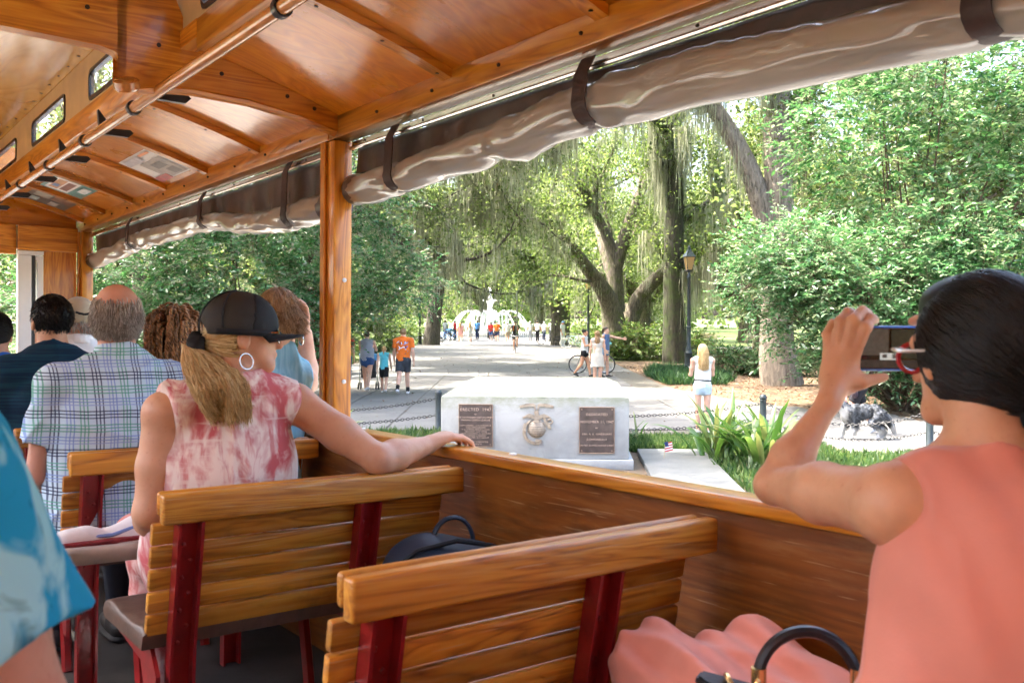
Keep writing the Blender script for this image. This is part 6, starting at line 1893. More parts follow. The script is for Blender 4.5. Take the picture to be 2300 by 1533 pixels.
def tiedye(name, base, pale, deep, scale=(6, 6, 5), seed=0.0, thr=(0.40, 0.58), hatch=True):
    m, nt, b = new_mat(name)
    v = coords(nt, scale)
    n = noise(nt, v, 1.0, 4, 0.55, 0.6)
    r = ramp(nt, [(thr[0], base), (thr[1], pale)]); nt.links.new(n.outputs[0], r.inputs[0])
    c = r.outputs[0]
    if hatch:
        n2 = noise(nt, coords(nt, (40, 40, 3)), 1.0, 3, 0.6); n3 = noise(nt, coords(nt, (4, 4, 46)), 1.0, 3, 0.6)
        r2 = ramp(nt, [(0.55, (0, 0, 0)), (0.68, (0.75, 0.75, 0.75))]); nt.links.new(n2.outputs[0], r2.inputs[0]); c = mixc(nt, r2.outputs[0], c, base)
        r3 = ramp(nt, [(0.60, (0, 0, 0)), (0.70, (0.6, 0.6, 0.6))]); nt.links.new(n3.outputs[0], r3.inputs[0]); c = mixc(nt, r3.outputs[0], c, pale)
    n4 = noise(nt, coords(nt, tuple(q * 0.8 for q in scale)), 1.3, 4, 0.6, 1.0)
    r4 = ramp(nt, [(0.60, (0, 0, 0)), (0.72, (0.9, 0.9, 0.9))]); nt.links.new(n4.outputs[0], r4.inputs[0]); c = mixc(nt, r4.outputs[0], c, deep)
    nt.links.new(c, b.inputs['Base Color']); b.inputs['Roughness'].default_value = 0.85; b.inputs['Specular IOR Level'].default_value = 0.2
    w = noise(nt, coords(nt), 240, 2); bump(nt, b, w.outputs[0], 0.15, 0.002)
    return m
M['tiedye_pink'] = tiedye('pink_tie_dye', (0.56, 0.125, 0.135), (0.84, 0.70, 0.63), (0.50, 0.08, 0.11), (15, 15, 8), thr=(0.40, 0.56))
M['tiedye_blue'] = tiedye('blue_tie_dye', (0.015, 0.33, 0.60), (0.33, 0.68, 0.78), (0.006, 0.05, 0.075), (14, 14, 10), thr=(0.47, 0.58), hatch=False)
M['coralpants'] = tiedye('coral_trousers', (0.50, 0.13, 0.12), (0.66, 0.40, 0.36), (0.5, 0.1, 0.12), (14, 14, 14))

def plaid():
    m, nt, b = new_mat('plaid_shirt')
    v = coords(nt); sp = N(nt, 'ShaderNodeSeparateXYZ'); nt.links.new(v, sp.inputs[0])
    wob = noise(nt, v, 5, 2)
    def stripe(sock, period, off, hw):
        a = N(nt, 'ShaderNodeMath', operation='MULTIPLY_ADD'); a.inputs[1].default_value = 1 / period; a.inputs[2].default_value = off
        nt.links.new(sock, a.inputs[0])
        a2 = N(nt, 'ShaderNodeMath', operation='MULTIPLY_ADD'); a2.inputs[1].default_value = 0.12; nt.links.new(wob.outputs[0], a2.inputs[0]); nt.links.new(a.outputs[0], a2.inputs[2])
        f = N(nt, 'ShaderNodeMath', operation='FRACT'); nt.links.new(a2.outputs[0], f.inputs[0])
        c = N(nt, 'ShaderNodeMath', operation='COMPARE'); c.inputs[1].default_value = 0.5; c.inputs[2].default_value = hw; nt.links.new(f.outputs[0], c.inputs[0])
        s = N(nt, 'ShaderNodeMath', operation='MULTIPLY'); s.inputs[1].default_value = 0.8; nt.links.new(c.outputs[0], s.inputs[0])
        return s.outputs[0]
    c = (0.56, 0.70, 0.80)
    for axis in (0, 2):
        for off, col in ((0.0, (0.02, 0.025, 0.08)), (0.085, (0.02, 0.025, 0.08)), (0.17, (0.02, 0.03, 0.09)), (0.36, (0.10, 0.36, 0.26)), (0.445, (0.10, 0.36, 0.26)), (0.53, (0.12, 0.38, 0.28)), (0.68, (0.20, 0.30, 0.62)), (0.76, (0.22, 0.32, 0.62)), (0.84, (0.30, 0.40, 0.68))):
            c = mixc(nt, stripe(sp.outputs[axis], 0.135, off, 0.017), c, col)
    nt.links.new(c, b.inputs['Base Color']); b.inputs['Roughness'].default_value = 0.85; b.inputs['Specular IOR Level'].default_value = 0.2
    w = noise(nt, v, 200, 2); bump(nt, b, w.outputs[0], 0.1, 0.002)
    return m
M['plaid'] = plaid()
M['navytee'] = tiedye('heathered_navy', (0.008, 0.026, 0.055), (0.012, 0.055, 0.085), (0.006, 0.018, 0.04), (3, 3, 90), thr=(0.45, 0.62), hatch=False)

def person(name_label, mw, group=None):
    return thing('person', name_label, 'person', mw, group)

# ------------------------------------------------------------------ passengers
PG = 'passengers in the trolley'
def passenger(label, w, d):
    t = person(label, on_trolley(w, d, TROLLEY_FLOOR), PG)
    return t, np.array([w, d, TROLLEY_FLOOR])
def bodyset(pel, waist, chest, neck, shl, shr, wide=0.165, deep=0.62, fw=(0, 1, 0)):
    """torso prims, joints in car coordinates"""
    mid = (np.array(shl) + np.array(shr)) / 2
    s = np.array(shl) - np.array(shr); s[2] = 0; s = unit(s)
    f = np.cross(np.array([0, 0, 1.0]), s); f = f / np.linalg.norm(f)
    return [cap_(pel, waist, wide * 1.05, wide * 0.92, (f, deep * 1.15)), cap_(waist, chest, wide * 0.92, wide, (f, deep)), cap_(chest, mid - np.array([0, 0, 0.05]), wide, wide * 0.72, (f, deep)),
            cap_(shl, shr, 0.058, 0.058), cap_(np.array(neck) + np.array([0, 0, 0.03]), np.array(shl) * 0.8 + mid * 0.2, 0.045, 0.05), cap_(np.array(neck) + np.array([0, 0, 0.03]), np.array(shr) * 0.8 + mid * 0.2, 0.045, 0.05)]
def arm(s, e, w, r=(0.052, 0.043, 0.029)):
    s, e, w = (np.array(q, float) for q in (s, e, w))
    m = s * 0.45 + e * 0.55
    f1 = e * 0.7 + w * 0.3
    return [cap_(s, m, r[0], r[0] * 0.93), cap_(m, e, r[0] * 0.93, r[1] * 0.9), cap_(e, f1, r[1] * 0.92, r[1]), cap_(f1, w, r[1], r[2])]
def leg(h, k, a, r=(0.085, 0.06, 0.04)):
    h, k, a = (np.array(q, float) for q in (h, k, a))
    c = k * 0.7 + a * 0.3
    return [cap_(h, k, r[0], r[1]), cap_(k, c, r[1] * 0.95, r[1] * 0.98), cap_(c, a, r[1] * 0.98, r[2])]
def inflate(pr, e):
    o = []
    for p in pr:
        q = dict(p)
        if q['t'] == 'c': q['r0'] = q['r0'] + e; q['r1'] = q['r1'] + e
        else: q['r'] = q['r'] + e
        o.append(q)
    return o
def shoe(parent, ankle, toe, off, mat, sole, h=0.008, up=(0, 0, 1.0), rand_=None):
    ankle, toe = np.array(ankle, float), np.array(toe, float)
    up = unit(np.array(up, float)); dr = unit(toe - ankle)
    if rand_: sdf_obj('rand', [cap_(ankle - dr * 0.045 - up * 0.044, toe - dr * 0.004 - up * 0.028, 0.047, 0.049, (up, 0.22))], h, rand_, parent, 0.01, None, off)
    low = toe - np.array([0, 0, 0.0])
    heel = ankle - dr * 0.04 - up * 0.035
    sdf_obj('shoe', [cap_(heel, toe - dr * 0.02, 0.042, 0.034, (up, 0.95)), cap_(ankle, ankle + dr * 0.08 - up * 0.02, 0.050, 0.040), cap_(toe - dr * 0.07, toe - dr * 0.01, 0.050, 0.042, (up, 0.75))], h, mat, parent, 0.02, None, off)
    sdf_obj('sole', [cap_(heel - up * 0.038, toe - dr * 0.005 - up * 0.046, 0.045, 0.047, (up, 0.42))], h, sole, parent, 0.01, None, off)

# ---- woman in the black cap
t, o = passenger('woman in black mesh cap and pink tie-dye blouse, arm resting on the sill', 1.0, 2.64)
HC = A3(1.05, 2.70, -0.002); HR = rotm(rad(-104), rad(4), rad(-2)); NK = A3(1.01, 2.68, -0.155)
shL, shR = A3(0.815, 2.68, -0.215), A3(1.195, 2.655, -0.20)
tors = bodyset(A3(1.0, 2.76, -0.64), A3(1.0, 2.73, -0.56), A3(1.0, 2.68, -0.36), NK, shL, shR, 0.18, 0.62)
elR, wrR = A3(1.375, 2.455, -0.365), A3(1.605, 2.55, -0.345)
hnd = []
# hand laid flat over the sill, fingers bent over its outer edge
kn = [A3(1.672, 2.582, -0.322), A3(1.682, 2.562, -0.318), A3(1.686, 2.541, -0.319), A3(1.682, 2.520, -0.324)]
for q, k_ in enumerate(kn):
    hnd.append(cap_(wrR + A3(0.015, 0.012 - 0.008 * q, 0.008), k_ + A3(0, 0, 0.004), 0.021, 0.0125, k=0.012))
    m1 = k_ + A3(0.036, -0.010, -0.003); m2 = m1 + A3(0.024, -0.008, -0.014); m3 = m2 + A3(0.010, -0.004, -0.020)
    hnd += [cap_(k_, m1, 0.0105, 0.0095, k=0.004), cap_(m1, m2, 0.0095, 0.0088, k=0.004), cap_(m2, m3, 0.0088, 0.0075, k=0.004)]
hnd += [cap_(wrR + A3(0.02, 0.02, -0.005), A3(1.655, 2.600, -0.338), 0.017, 0.013, k=0.012), cap_(A3(1.655, 2.600, -0.338), A3(1.688, 2.612, -0.340), 0.0125, 0.009, k=0.005)]
skinp = tors + head_prims(HC, HR, 1.0, NK) + arm(shR, elR, wrR, (0.056, 0.047, 0.030)) + arm(shL, A3(0.775, 2.68, -0.49), A3(0.86, 2.90, -0.60), (0.055, 0.046, 0.03)) + hnd
sdf_obj('body', skinp, 0.0062, M['skin_tan'], t, 0.022, None, o, [hand_at(A3(0.86, 2.90, -0.60), (0.5, 0.8, -0.1), (0, 0, -1), -1, True)])
nk_cut = [((1.0, 2.62, -0.125), (0.0, 0.0, 1))]
sidecut = [((1.182, 2.6, -0.2), (1, -0.1, -0.16)), ((0.826, 2.64, -0.2), (-1, 0, -0.14))]
bl = [dict(p, cuts=nk_cut + sidecut) for p in inflate(tors[2:], 0.014)] + [dict(p, cuts=nk_cut) for p in inflate(tors[:2], 0.012)] + [cap_(A3(1.0, 2.68, -0.40), A3(1.0, 2.77, -0.62), 0.21, 0.225, ((0, 1, 0), 0.55), cuts=[((1, 2.7, -0.755), (0, 0, -1))])]
bl.append(cap_(NK + A3(0, 0.0, 0.0), NK + A3(0, 0, 0.028), 0.075, 0.068, cuts=[(NK + A3(0, 0, 0.022), (0, 0, 1))]))
sdf_obj('blouse', bl, 0.0062, M['tiedye_pink'], t, 0.03, creases(3, 0.010, 16, 6, (1, 1, 0.14)), o)
legs = leg(A3(1.09, 2.76, -0.67), A3(1.16, 3.14, -0.62), A3(0.83, 3.02, -0.61), (0.085, 0.072, 0.06)) + leg(A3(0.92, 2.76, -0.67), A3(0.92, 3.14, -0.72), A3(0.93, 3.10, -1.15), (0.085, 0.075, 0.055))
sdf_obj('trousers', legs + [cap_(A3(0.88, 2.74, -0.66), A3(1.12, 2.74, -0.66), 0.10, 0.10)], 0.008, M['coralpants'], t, 0.03, folds(5, 0.004, 26), o)
M['shoewhite'] = plain('white_sneaker', (0.75, 0.75, 0.76), 0.6, vary=0.05, bumpy=0.05, scale=40); M['solewhite'] = plain('grey_sole', (0.55, 0.53, 0.48), 0.6); M['solered'] = plain('maroon_rand', (0.25, 0.02, 0.03), 0.5)
shoe(t, A3(0.83, 3.00, -0.600), A3(0.60, 2.93, -0.600), o, M['shoewhite'], M['solewhite'], 0.006, (0.05, 0.62, 0.78), M['solered'])
shoe(t, A3(0.93, 3.11, -1.19), A3(0.92, 3.29, -1.225), o, M['shoewhite'], M['solewhite'], 0.008)
MB().tube([tuple(A3(0.84, 2.965, -0.575) - o), tuple(A3(0.74, 2.922, -0.590) - o), tuple(A3(0.63, 2.905, -0.585) - o)], 0.006, 6).build('shoe_stripe', plain('blue_stripe', (0.15, 0.25, 0.55), 0.5), t)
# cap: dome of five panels with see-through mesh, curved visor, scrunchie and pony tail
def hl(x, y, z): return HC + HR @ np.array([x, y, z])
M['capblack'] = cloth('black_cap_twill', (0.012, 0.013, 0.016), 0.2, 0.7)
def mesh_cap_mat():
    m, nt, b = new_mat('black_cap_mesh')
    n = noise(nt, coords(nt, (6, 6, 6)), 1.0, 3)
    r = ramp(nt, [(0.35, (0.010, 0.010, 0.012)), (0.75, (0.034, 0.025, 0.016))]); nt.links.new(n.outputs[0], r.inputs[0]); nt.links.new(r.outputs[0], b.inputs['Base Color'])
    b.inputs['Roughness'].default_value = 0.75
    w = noise(nt, coords(nt), 420, 1); bump(nt, b, w.outputs[0], 0.5, 0.002)
    return m
M['capmesh'] = mesh_cap_mat()
cut_low = [(hl(0, 0, 0.004), HR @ np.array([0, -0.10, -1.0]))]
dome = [ell_(hl(0, -0.008, 0.034), (0.093, 0.113, 0.104), HR, cuts=cut_low)]
capo = sdf_obj('cap', dome + [ell_(hl(0, -0.115, 0.008), (0.042, 0.05, 0.046), HR, sub=True, k=0.006)], 0.005, M['capmesh'], t, 0.01, None, o)
sdf_obj('cap_front', [ell_(hl(0, -0.008, 0.034), (0.0945, 0.1145, 0.1055), HR, cuts=cut_low + [(hl(0, 0.03, 0.1), HR @ np.array([0, -1.0, 0.15]))])], 0.005, M['capblack'], t, 0.01, None, o)
mb = MB()
for q in range(3):
    a = rad(-60 + 60 * q)
    pts = []
    for s_ in np.linspace(-0.15, 1.0, 12):
        th_ = s_ * math.pi / 2
        ce = np.array([math.sin(a) * math.cos(th_) * 0.0945, -abs(math.cos(a)) * math.cos(th_) * 0.1145, 0.105 * math.sin(th_)])
        pts.append(tuple(HC + HR @ (ce + np.array([0, -0.008, 0.034])) - o))
    mb2 = MB().tube(pts, 0.0035, 5).build('cap_seam', M['capblack'], capo)
band = []
for a in np.linspace(-2.25, 2.25, 40):
    band.append(tuple(HC + HR @ np.array([math.sin(a) * 0.094, math.cos(a) * 0.114 - 0.008, 0.012 - 0.013 * math.cos(a)]) - o))
MB().tube(band, 0.010, 6).build('cap_band', M['capblack'], capo, True)
mb = MB(); rows = []
for v_ in np.linspace(0, 1, 9):
    row = []
    for u_ in np.linspace(-1, 1, 15):
        a = u_ * 1.12
        rr = 1 + v_ * (0.72 * math.cos(u_ * 1.3) + 0.05)
        x = math.sin(a) * 0.096 * (1 + 0.04 * v_); y = math.cos(a) * 0.116 - 0.008 + v_ * 0.075 * (1 - 0.72 * u_ * u_)
        z = 0.004 - 0.004 * v_ * (1 - u_ * u_) - 0.004 * v_ - 0.022 * u_ * u_ * v_
        row.append(mb.bm.verts.new(tuple(HC + HR @ np.array([x, y, z]) - o)))
    rows.append(row)
for a, b in zip(rows, rows[1:]):
    for k in range(14): mb.bm.faces.new((a[k], a[k + 1], b[k + 1], b[k]))
vis = mb.build('visor', M['capblack'], t, True); vm = vis.modifiers.new('thickness', 'SOLIDIFY'); vm.thickness = 0.005
tie = hl(0, -0.132, -0.018)
rgs = np.random.default_rng(2)
sc = [cap_(tie + HR @ (np.array([math.cos(a) * 0.026, -0.008, math.sin(a) * 0.026])), tie + HR @ (np.array([math.cos(a + .6) * 0.030, 0.006, math.sin(a + .6) * 0.030])), 0.018, 0.013) for a in np.linspace(0, 6.28, 9)[:-1]]
sdf_obj('scrunchie', sc, 0.005, M['capblack'], t, 0.008, folds(4, 0.004, 90), o)
# under-cap hair combed back to the tie, then the loose tail
rr_ = np.array([0.079, 0.100, 0.092])
tl = np.array([0, -0.128, -0.005])
def to_tie(p, q): return unit(tl - p)
st = comb(HC, HR, rr_, 1500, 10, 0.017, 6, to_tie, 1.03, 0.62, -0.75, 0.18)
loc = (st - HC) @ HR
st = st[(loc[:, 0, 2] < 0.045) & (loc[:, 0, 1] < -0.018)]
fibers('side_hair', st, 0.0016, 0.0012, M['hair_blond'], t, o)
nst = 2000
ph = rgs.uniform(0, 6.28, nst); rd = np.sqrt(rgs.random(nst))
tail = np.zeros((nst, 12, 3))
for k in range(12):
    s_ = k / 11
    wid = 0.014 + 0.066 * math.sin(min(1, s_ * 1.5) * 1.6) - 0.02 * max(0, s_ - 0.75) * 4
    cen = tie + HR @ np.array([0, -0.028 - 0.030 * math.sin(s_ * 1.8), 0]) + np.array([0.095 * s_, -0.185 * min(1.0, s_ * 1.7) ** 0.9, -0.195 * s_ ** 1.1 + 0.008])
    tail[:, k] = cen + np.stack([np.cos(ph) * rd * wid, np.sin(ph) * rd * wid * 0.7, rgs.normal(size=nst) * 0.012 * s_], 1) + 0.009 * s_ * np.sin(ph * 5 + s_ * 7)[:, None] + rgs.normal(size=(nst, 3)) * 0.003 * s_
fibers('pony_tail', tail, 0.0013, 0.0007, M['hair_blond'], t, o)
sdf_obj('hair_base', [ell_(HC + HR @ np.array([0, -0.022, 0.018]), (0.0765, 0.092, 0.090), HR, cuts=[(hl(0, -0.022, 0), HR @ np.array([0, 1, 0.0]))])], 0.007, M['hair_blond'], t, 0.02, None, o)
# sunglasses and hoop
M['lens'] = plain('dark_lens', (0.05, 0.03, 0.02), 0.1, coat=0.8); M['gold'] = plain('gold_metal', (0.85, 0.58, 0.25), 0.25, metal=1.0, vary=0.05); M['silver'] = plain('silver_hoop', (0.5, 0.48, 0.45), 0.25, metal=1.0, vary=0.05)
sg = thing('sunglasses', 'dark sunglasses with pale temples on the woman in the black cap', 'sunglasses', TM @ Matrix.Translation(Vector(HC)) @ Matrix([list(r) + [0] for r in HR] + [[0, 0, 0, 1]]))
for sx in (-1, 1):
    MB().ball((sx * 0.034, 0.098, -0.004), (0.030, 0.006, 0.024), 14, Matrix.Rotation(rad(sx * -12), 3, 'Z')).build('lens', M['lens'], sg, True)
    MB().tube([(sx * 0.062, 0.092, 0.006), (sx * 0.080, 0.06, 0.006), (sx * 0.086, -0.01, 0.008)], [0.006, 0.004, 0.003], 6, flat=0.5).build('temple', M['gold'], sg, True)
MB().tube([(-0.006, 0.104, 0.002), (0.006, 0.104, 0.002)], 0.003, 5).build('bridge', M['gold'], sg)
ear = thing('hoop_earring', 'silver hoop earring below the ear of the woman in the black cap', 'earring', TM @ Matrix.Translation(Vector(hl(0.086, -0.006, -0.072))))
MB().torus(Matrix.Rotation(rad(80), 4, 'X') @ Matrix.Rotation(rad(15), 4, 'Y'), 0.023, 0.0019, 28, 6).build('hoop', M['silver'], ear, True)

# ---- generic seated passenger used for those farther forward
def rider(label, w, d, hu, head_w=0.0, yaw=0.0, sw=0.2, wide=0.17, shirt=None, sleeve=0.5, skinm='skin_fair', vox=0.009, sh_u=-0.19, headd=0.03, s=1.0, tilt=0.0, armL=None, armR=None, coll=False, sleeveless=False, seedf=1, hem=None):
    t, o = passenger(label, w, d)
    hc = A3(w + head_w, d + headd, hu); R = rotm(yaw, tilt); nk = A3(w + head_w * 0.7, d + 0.01, sh_u + 0.075)
    sl, sr = A3(w - sw, d, sh_u - 0.015), A3(w + sw, d, sh_u - 0.015)
    tor = bodyset(A3(w, d + 0.01, -0.62), A3(w, d, -0.52), A3(w, d - 0.01, sh_u - 0.14), nk, sl, sr, wide, 0.66)
    eL, wL = armL or (A3(w - sw - 0.05, d + 0.05, -0.50), A3(w - sw + 0.06, d + 0.27, -0.58))
    eR, wR = armR or (A3(w + sw + 0.05, d + 0.05, -0.50), A3(w + sw - 0.06, d + 0.27, -0.58))
    pr = tor + head_prims(hc, R, s, nk, 0.058) + arm(sl, eL, wL) + arm(sr, eR, wR)
    ex = [hand_at(wL, wL - eL, (0, 0, -1) if armL is None else (0.5, 0.5, 0), -1, True), hand_at(wR, wR - eR, (0, 0, -1) if armR is None else (-1, 0, 0), 1, True)]
    lg = leg(A3(w - 0.09, d + 0.08, -0.685), A3(w - 0.13, d + 0.47, -0.70), A3(w - 0.13, d + 0.45, -1.17), (0.078, 0.068, 0.045)) + leg(A3(w + 0.09, d + 0.08, -0.685), A3(w + 0.13, d + 0.47, -0.70), A3(w + 0.13, d + 0.45, -1.17), (0.095, 0.07, 0.045))
    sdf_obj('body', pr, vox, M[skinm], t, 0.022, None, o, ex)
    nc = [(nk + A3(0, -0.02, 0.035), (0, 0.25, 1))]
    g = [dict(p, cuts=nc) for p in inflate(tor, 0.016)] + [cap_(A3(w, d, sh_u - 0.2), A3(w, d, -0.68), wide + 0.022, wide + 0.035, ((0, 1, 0), 0.72), cuts=[((w, d, -0.76), (0, 0, -1))])]
    if sleeveless:
        g = [dict(p, cuts=nc + [((sr[0] - 0.012, d, -0.2), (1, 0, -0.1)), ((sl[0] + 0.012, d, -0.2), (-1, 0, -0.1))]) for p in g]
    else:
        for S, E in ((sl, eL), (sr, eR)):
            e = S + (E - S) * sleeve
            g.append(cap_(S, S + (E - S) * (sleeve + 0.2), 0.070, 0.078, cuts=[(e, E - S)]))
            if hem:
                a = unit(E - S)
                x_, y_ = frame_of(a)
                MB().torus(Matrix.Translation(Vector(e - a * 0.008 - o)) @ Matrix((Vector(x_), Vector(y_), Vector(a))).transposed().to_4x4(), 0.066, 0.010, 24, 6).build('sleeve_trim', hem, t, True)
    sdf_obj('shirt', g, vox * 0.95, shirt, t, 0.03, creases(seedf, 0.010, 10, 6, (1, 1, 0.7)), o)
    sdf_obj('trousers', lg + [cap_(A3(w - 0.12, d + 0.04, -0.67), A3(w + 0.12, d + 0.04, -0.67), 0.10, 0.10)], 0.011, M['trousers_dark'], t, 0.03, None, o)
    if coll:
        ringp = []
        for a in np.linspace(0, 6.28, 20)[:-1]:
            a2 = a + 0.34
            ringp.append(cap_(nk + A3(math.sin(a) * 0.071, math.cos(a) * 0.068 - 0.004, 0.028 + 0.012 * -math.cos(a)), nk + A3(math.sin(a2) * 0.071, math.cos(a2) * 0.068 - 0.004, 0.028 + 0.012 * -math.cos(a2)), 0.026, 0.026, ((math.sin(a), math.cos(a), 0.15), 0.32)))
        sdf_obj('collar', ringp, 0.006, shirt, t, 0.01, None, o)
    for sx in (-1, 1):
        shoe(t, A3(w + sx * 0.13, d + 0.46, -1.19), A3(w + sx * 0.14, d + 0.64, -1.225), o, M['shoedark'], M['tyre'], 0.012)
    return t, o, hc, R
M['trousers_dark'] = cloth('dark_trousers', (0.04, 0.045, 0.06)); M['shoedark'] = plain('dark_shoe', (0.03, 0.028, 0.026), 0.5)

# ---- man in the plaid shirt
t, o, hc, R = rider('balding grey-haired man in a pale blue plaid shirt, seen from behind', 0.935, 3.66, 0.062, 0.012, rad(-14), 0.205, 0.20, M['plaid'], 0.62, 'skin_pink', 0.0075, -0.165, 0.03, 1.10, coll=True, seedf=8)
rr_ = np.array([0.079, 0.100, 0.092]) * 1.10
def fall_back(p, q):
    v = np.stack([p[:, 0] * 1.0, -0.3 * np.ones(len(p)), -1.1 * np.ones(len(p))], 1)
    return unit(v)
st = comb(hc + R @ np.array([0, -0.018, 0.03]), R, rr_, 6500, 5, 0.0095, 9, fall_back, 1.0, 0.28, -0.92, 0.22)
lc = (st - hc) @ R
dd = (lc[:, 0] - np.array([0, -0.018, 0.03])) / rr_
thin = np.random.default_rng(4).random(len(dd)) < np.clip((dd[:, 2] - 0.12 - 0.10 * dd[:, 1]) / 0.45, 0, 0.97) ** 0.8
bald = thin | (dd[:, 2] > 0.62 + 0.12 * dd[:, 1]) & (np.abs(dd[:, 0]) < 0.82)
lowb = dd[:, 2] < -0.80
fibers('hair', st[~bald & ~lowb], 0.0017, 0.0008, M['hair_grey'], t, o)
hb = ell_(hc + R @ np.array([0, -0.020, 0.028]), rr_ * 0.985, R, cuts=[(hc + R @ np.array([0, -0.02, 0.038]), R @ np.array([0, -0.10, 1.0])), (hc + R @ np.array([0, 0.015, 0]), R @ np.array([0, 1, 0.15])), (hc + R @ np.array([0, 0, -0.055]), R @ np.array([0, 0.3, -1]))])
sdf_obj('hair_base', [hb], 0.006, M['hair_grey'], t, 0.01, None, o)
gl = thing('spectacles', 'thin spectacles worn by the man in plaid', 'glasses', TM @ Matrix.Translation(Vector(hc)) @ Matrix([list(r) + [0] for r in R] + [[0, 0, 0, 1]]))
for sx in (-1, 1):
    MB().torus(Matrix.Translation((sx * 0.038, 0.112, 0.002)) @ Matrix.Rotation(rad(90), 4, 'X'), 0.024, 0.002, 20, 5).build('rim', M['silver'], gl, True)
    MB().tube([(sx * 0.062, 0.108, 0.006), (sx * 0.09, 0.07, 0.006), (sx * 0.094, -0.01, 0.008)], 0.0022, 5).build('temple', M['silver'], gl, True)
MB().tube([(-0.014, 0.114, 0.004), (0.014, 0.114, 0.004)], 0.002, 5).build('bridge', M['silver'], gl)

# ---- woman in the light blue sleeveless top, hand at her temple
M['bluetop'] = tiedye('light_blue_crinkle', (0.20, 0.46, 0.62), (0.30, 0.56, 0.70), (0.16, 0.40, 0.56), (60, 60, 3), hatch=False)
aR = (A3(1.735, 3.72, -0.20), A3(1.695, 3.66, 0.015))
t, o, hc, R = rider('woman in a sleeveless light blue top raising a hand to her forehead', 1.50, 3.60, 0.068, 0.055, rad(-40), 0.155, 0.14, M['bluetop'], 0.5, 'skin_fair', 0.0075, -0.165, 0.0, 0.98, armR=aR, sleeveless=True, seedf=12)
rr_ = np.array([0.080, 0.102, 0.094])
hh = hc + R @ np.array([0, -0.018, 0.032])
def bob(p, q): return unit(np.stack([p[:, 0] * 3, p[:, 1] * 2 - 0.05, -0.9 * np.ones(len(p))], 1))
fibers('hair', comb(hh, R, rr_, 2600, 6, 0.014, 14, bob, 1.04, 0.45, -0.5, 0.35), 0.0018, 0.0009, M['hair_light'], t, o)
sdf_obj('hair_base', [ell_(hh, rr_ * 1.03, R, cuts=[(hc + R @ np.array([0, 0.04, 0]), R @ np.array([0, 1, -0.35]))])], 0.007, M['hair_light'], t, 0.01, None, o)
er = thing('drop_earring', 'oval drop earring of the woman in light blue', 'earring', TM @ Matrix.Translation(Vector(hc + R @ np.array([0.088, 0.0, -0.075]))))
MB().lathe([(0.001, -0.028), (0.010, -0.02), (0.013, -0.006), (0.010, 0.012), (0.002, 0.022), (0.001, 0.03)], 12).build('drop', M['silver'], er, True)

# ---- woman with coppery twists
t, o, hc, R = rider('woman with a full head of coppery brown twists', 1.44, 4.68, -0.005, 0.03, rad(5), 0.175, 0.15, cloth('white_top', (0.72, 0.72, 0.72)), 0.5, 'skin_dark', 0.011, -0.20, 0.02, 0.98)
rg = np.random.default_rng(15)
nt_ = 150
d = rand_dir(rg, nt_ * 3); d = d[(d[:, 2] > -0.15) & ~((d[:, 1] > 0.6) & (d[:, 2] < 0.5))][:nt_]
rr_ = np.array([0.082, 0.104, 0.096])
p = d * rr_
P_ = [p.copy()]
v = unit(d * np.array([1, 1, 0.6]) + np.array([0, 0, 0.5])) * 0.030
for k in range(15):
    v = v * 0.86 + np.array([0, 0, -0.0068]) + rg.normal(size=p.shape) * 0.0025
    p = p + v
    rad_xy = np.linalg.norm(p[:, :2], axis=1, keepdims=True)
    mx_ = 0.128 + 0.012 * rg.random((len(p), 1))
    p[:, :2] = np.where(rad_xy > mx_, p[:, :2] * mx_ / rad_xy, p[:, :2])
    P_.append(p.copy())
P_ = np.stack(P_, 1)
# two strands wound round each other make a twist
K2 = 64
tt = np.linspace(0, 15, K2); fine = np.stack([np.stack([np.interp(tt, np.arange(16), q[:, c]) for c in range(3)], 1) for q in P_])
ang = np.linspace(0, 26 * math.pi, K2)
off1 = np.stack([np.cos(ang), np.sin(ang), np.zeros(K2)], 1)[None] * 0.0048
tw = np.concatenate([fine + off1, fine - off1]) @ R.T + hc + R @ np.array([0, -0.018, 0.035])
fibers('twists', tw, 0.0062, 0.0045, M['hair_twist'], t, o)
sdf_obj('hair_base', [ell_(hc + R @ np.array([0, -0.03, 0.02]), (0.100, 0.105, 0.105), R)], 0.01, M['hair_twist'], t, 0.01, None, o)

# ---- man in the navy tee
t, o, hc, R = rider('dark-haired man in a navy tee with white sleeve trim', 0.925, 4.68, 0.06, -0.005, rad(6), 0.18, 0.165, M['navytee'], 0.72, 'skin_tan', 0.0095, -0.15, 0.03, 1.04, hem=cloth('white_trim', (0.75, 0.75, 0.76)), seedf=21)
rr_ = np.array([0.079, 0.100, 0.090]) * 1.04
hh = hc + R @ np.array([0, -0.018, 0.034])
sdf_obj('hair_base', [ell_(hh, rr_ * 1.02, R, cuts=[(hc + R @ np.array([0, 0.035, 0.02]), R @ np.array([0, 1, -0.4])), (hc + R @ np.array([0, 0, -0.065]), R @ np.array([0, 0.45, -1]))])], 0.007, M['hair_black'], t, 0.01, None, o)
fibers('hair', comb(hh, R, rr_, 1800, 4, 0.006, 22, fall_back, 1.02, 0.4, -0.8, 0.5), 0.0016, 0.0008, M['hair_black'], t, o)

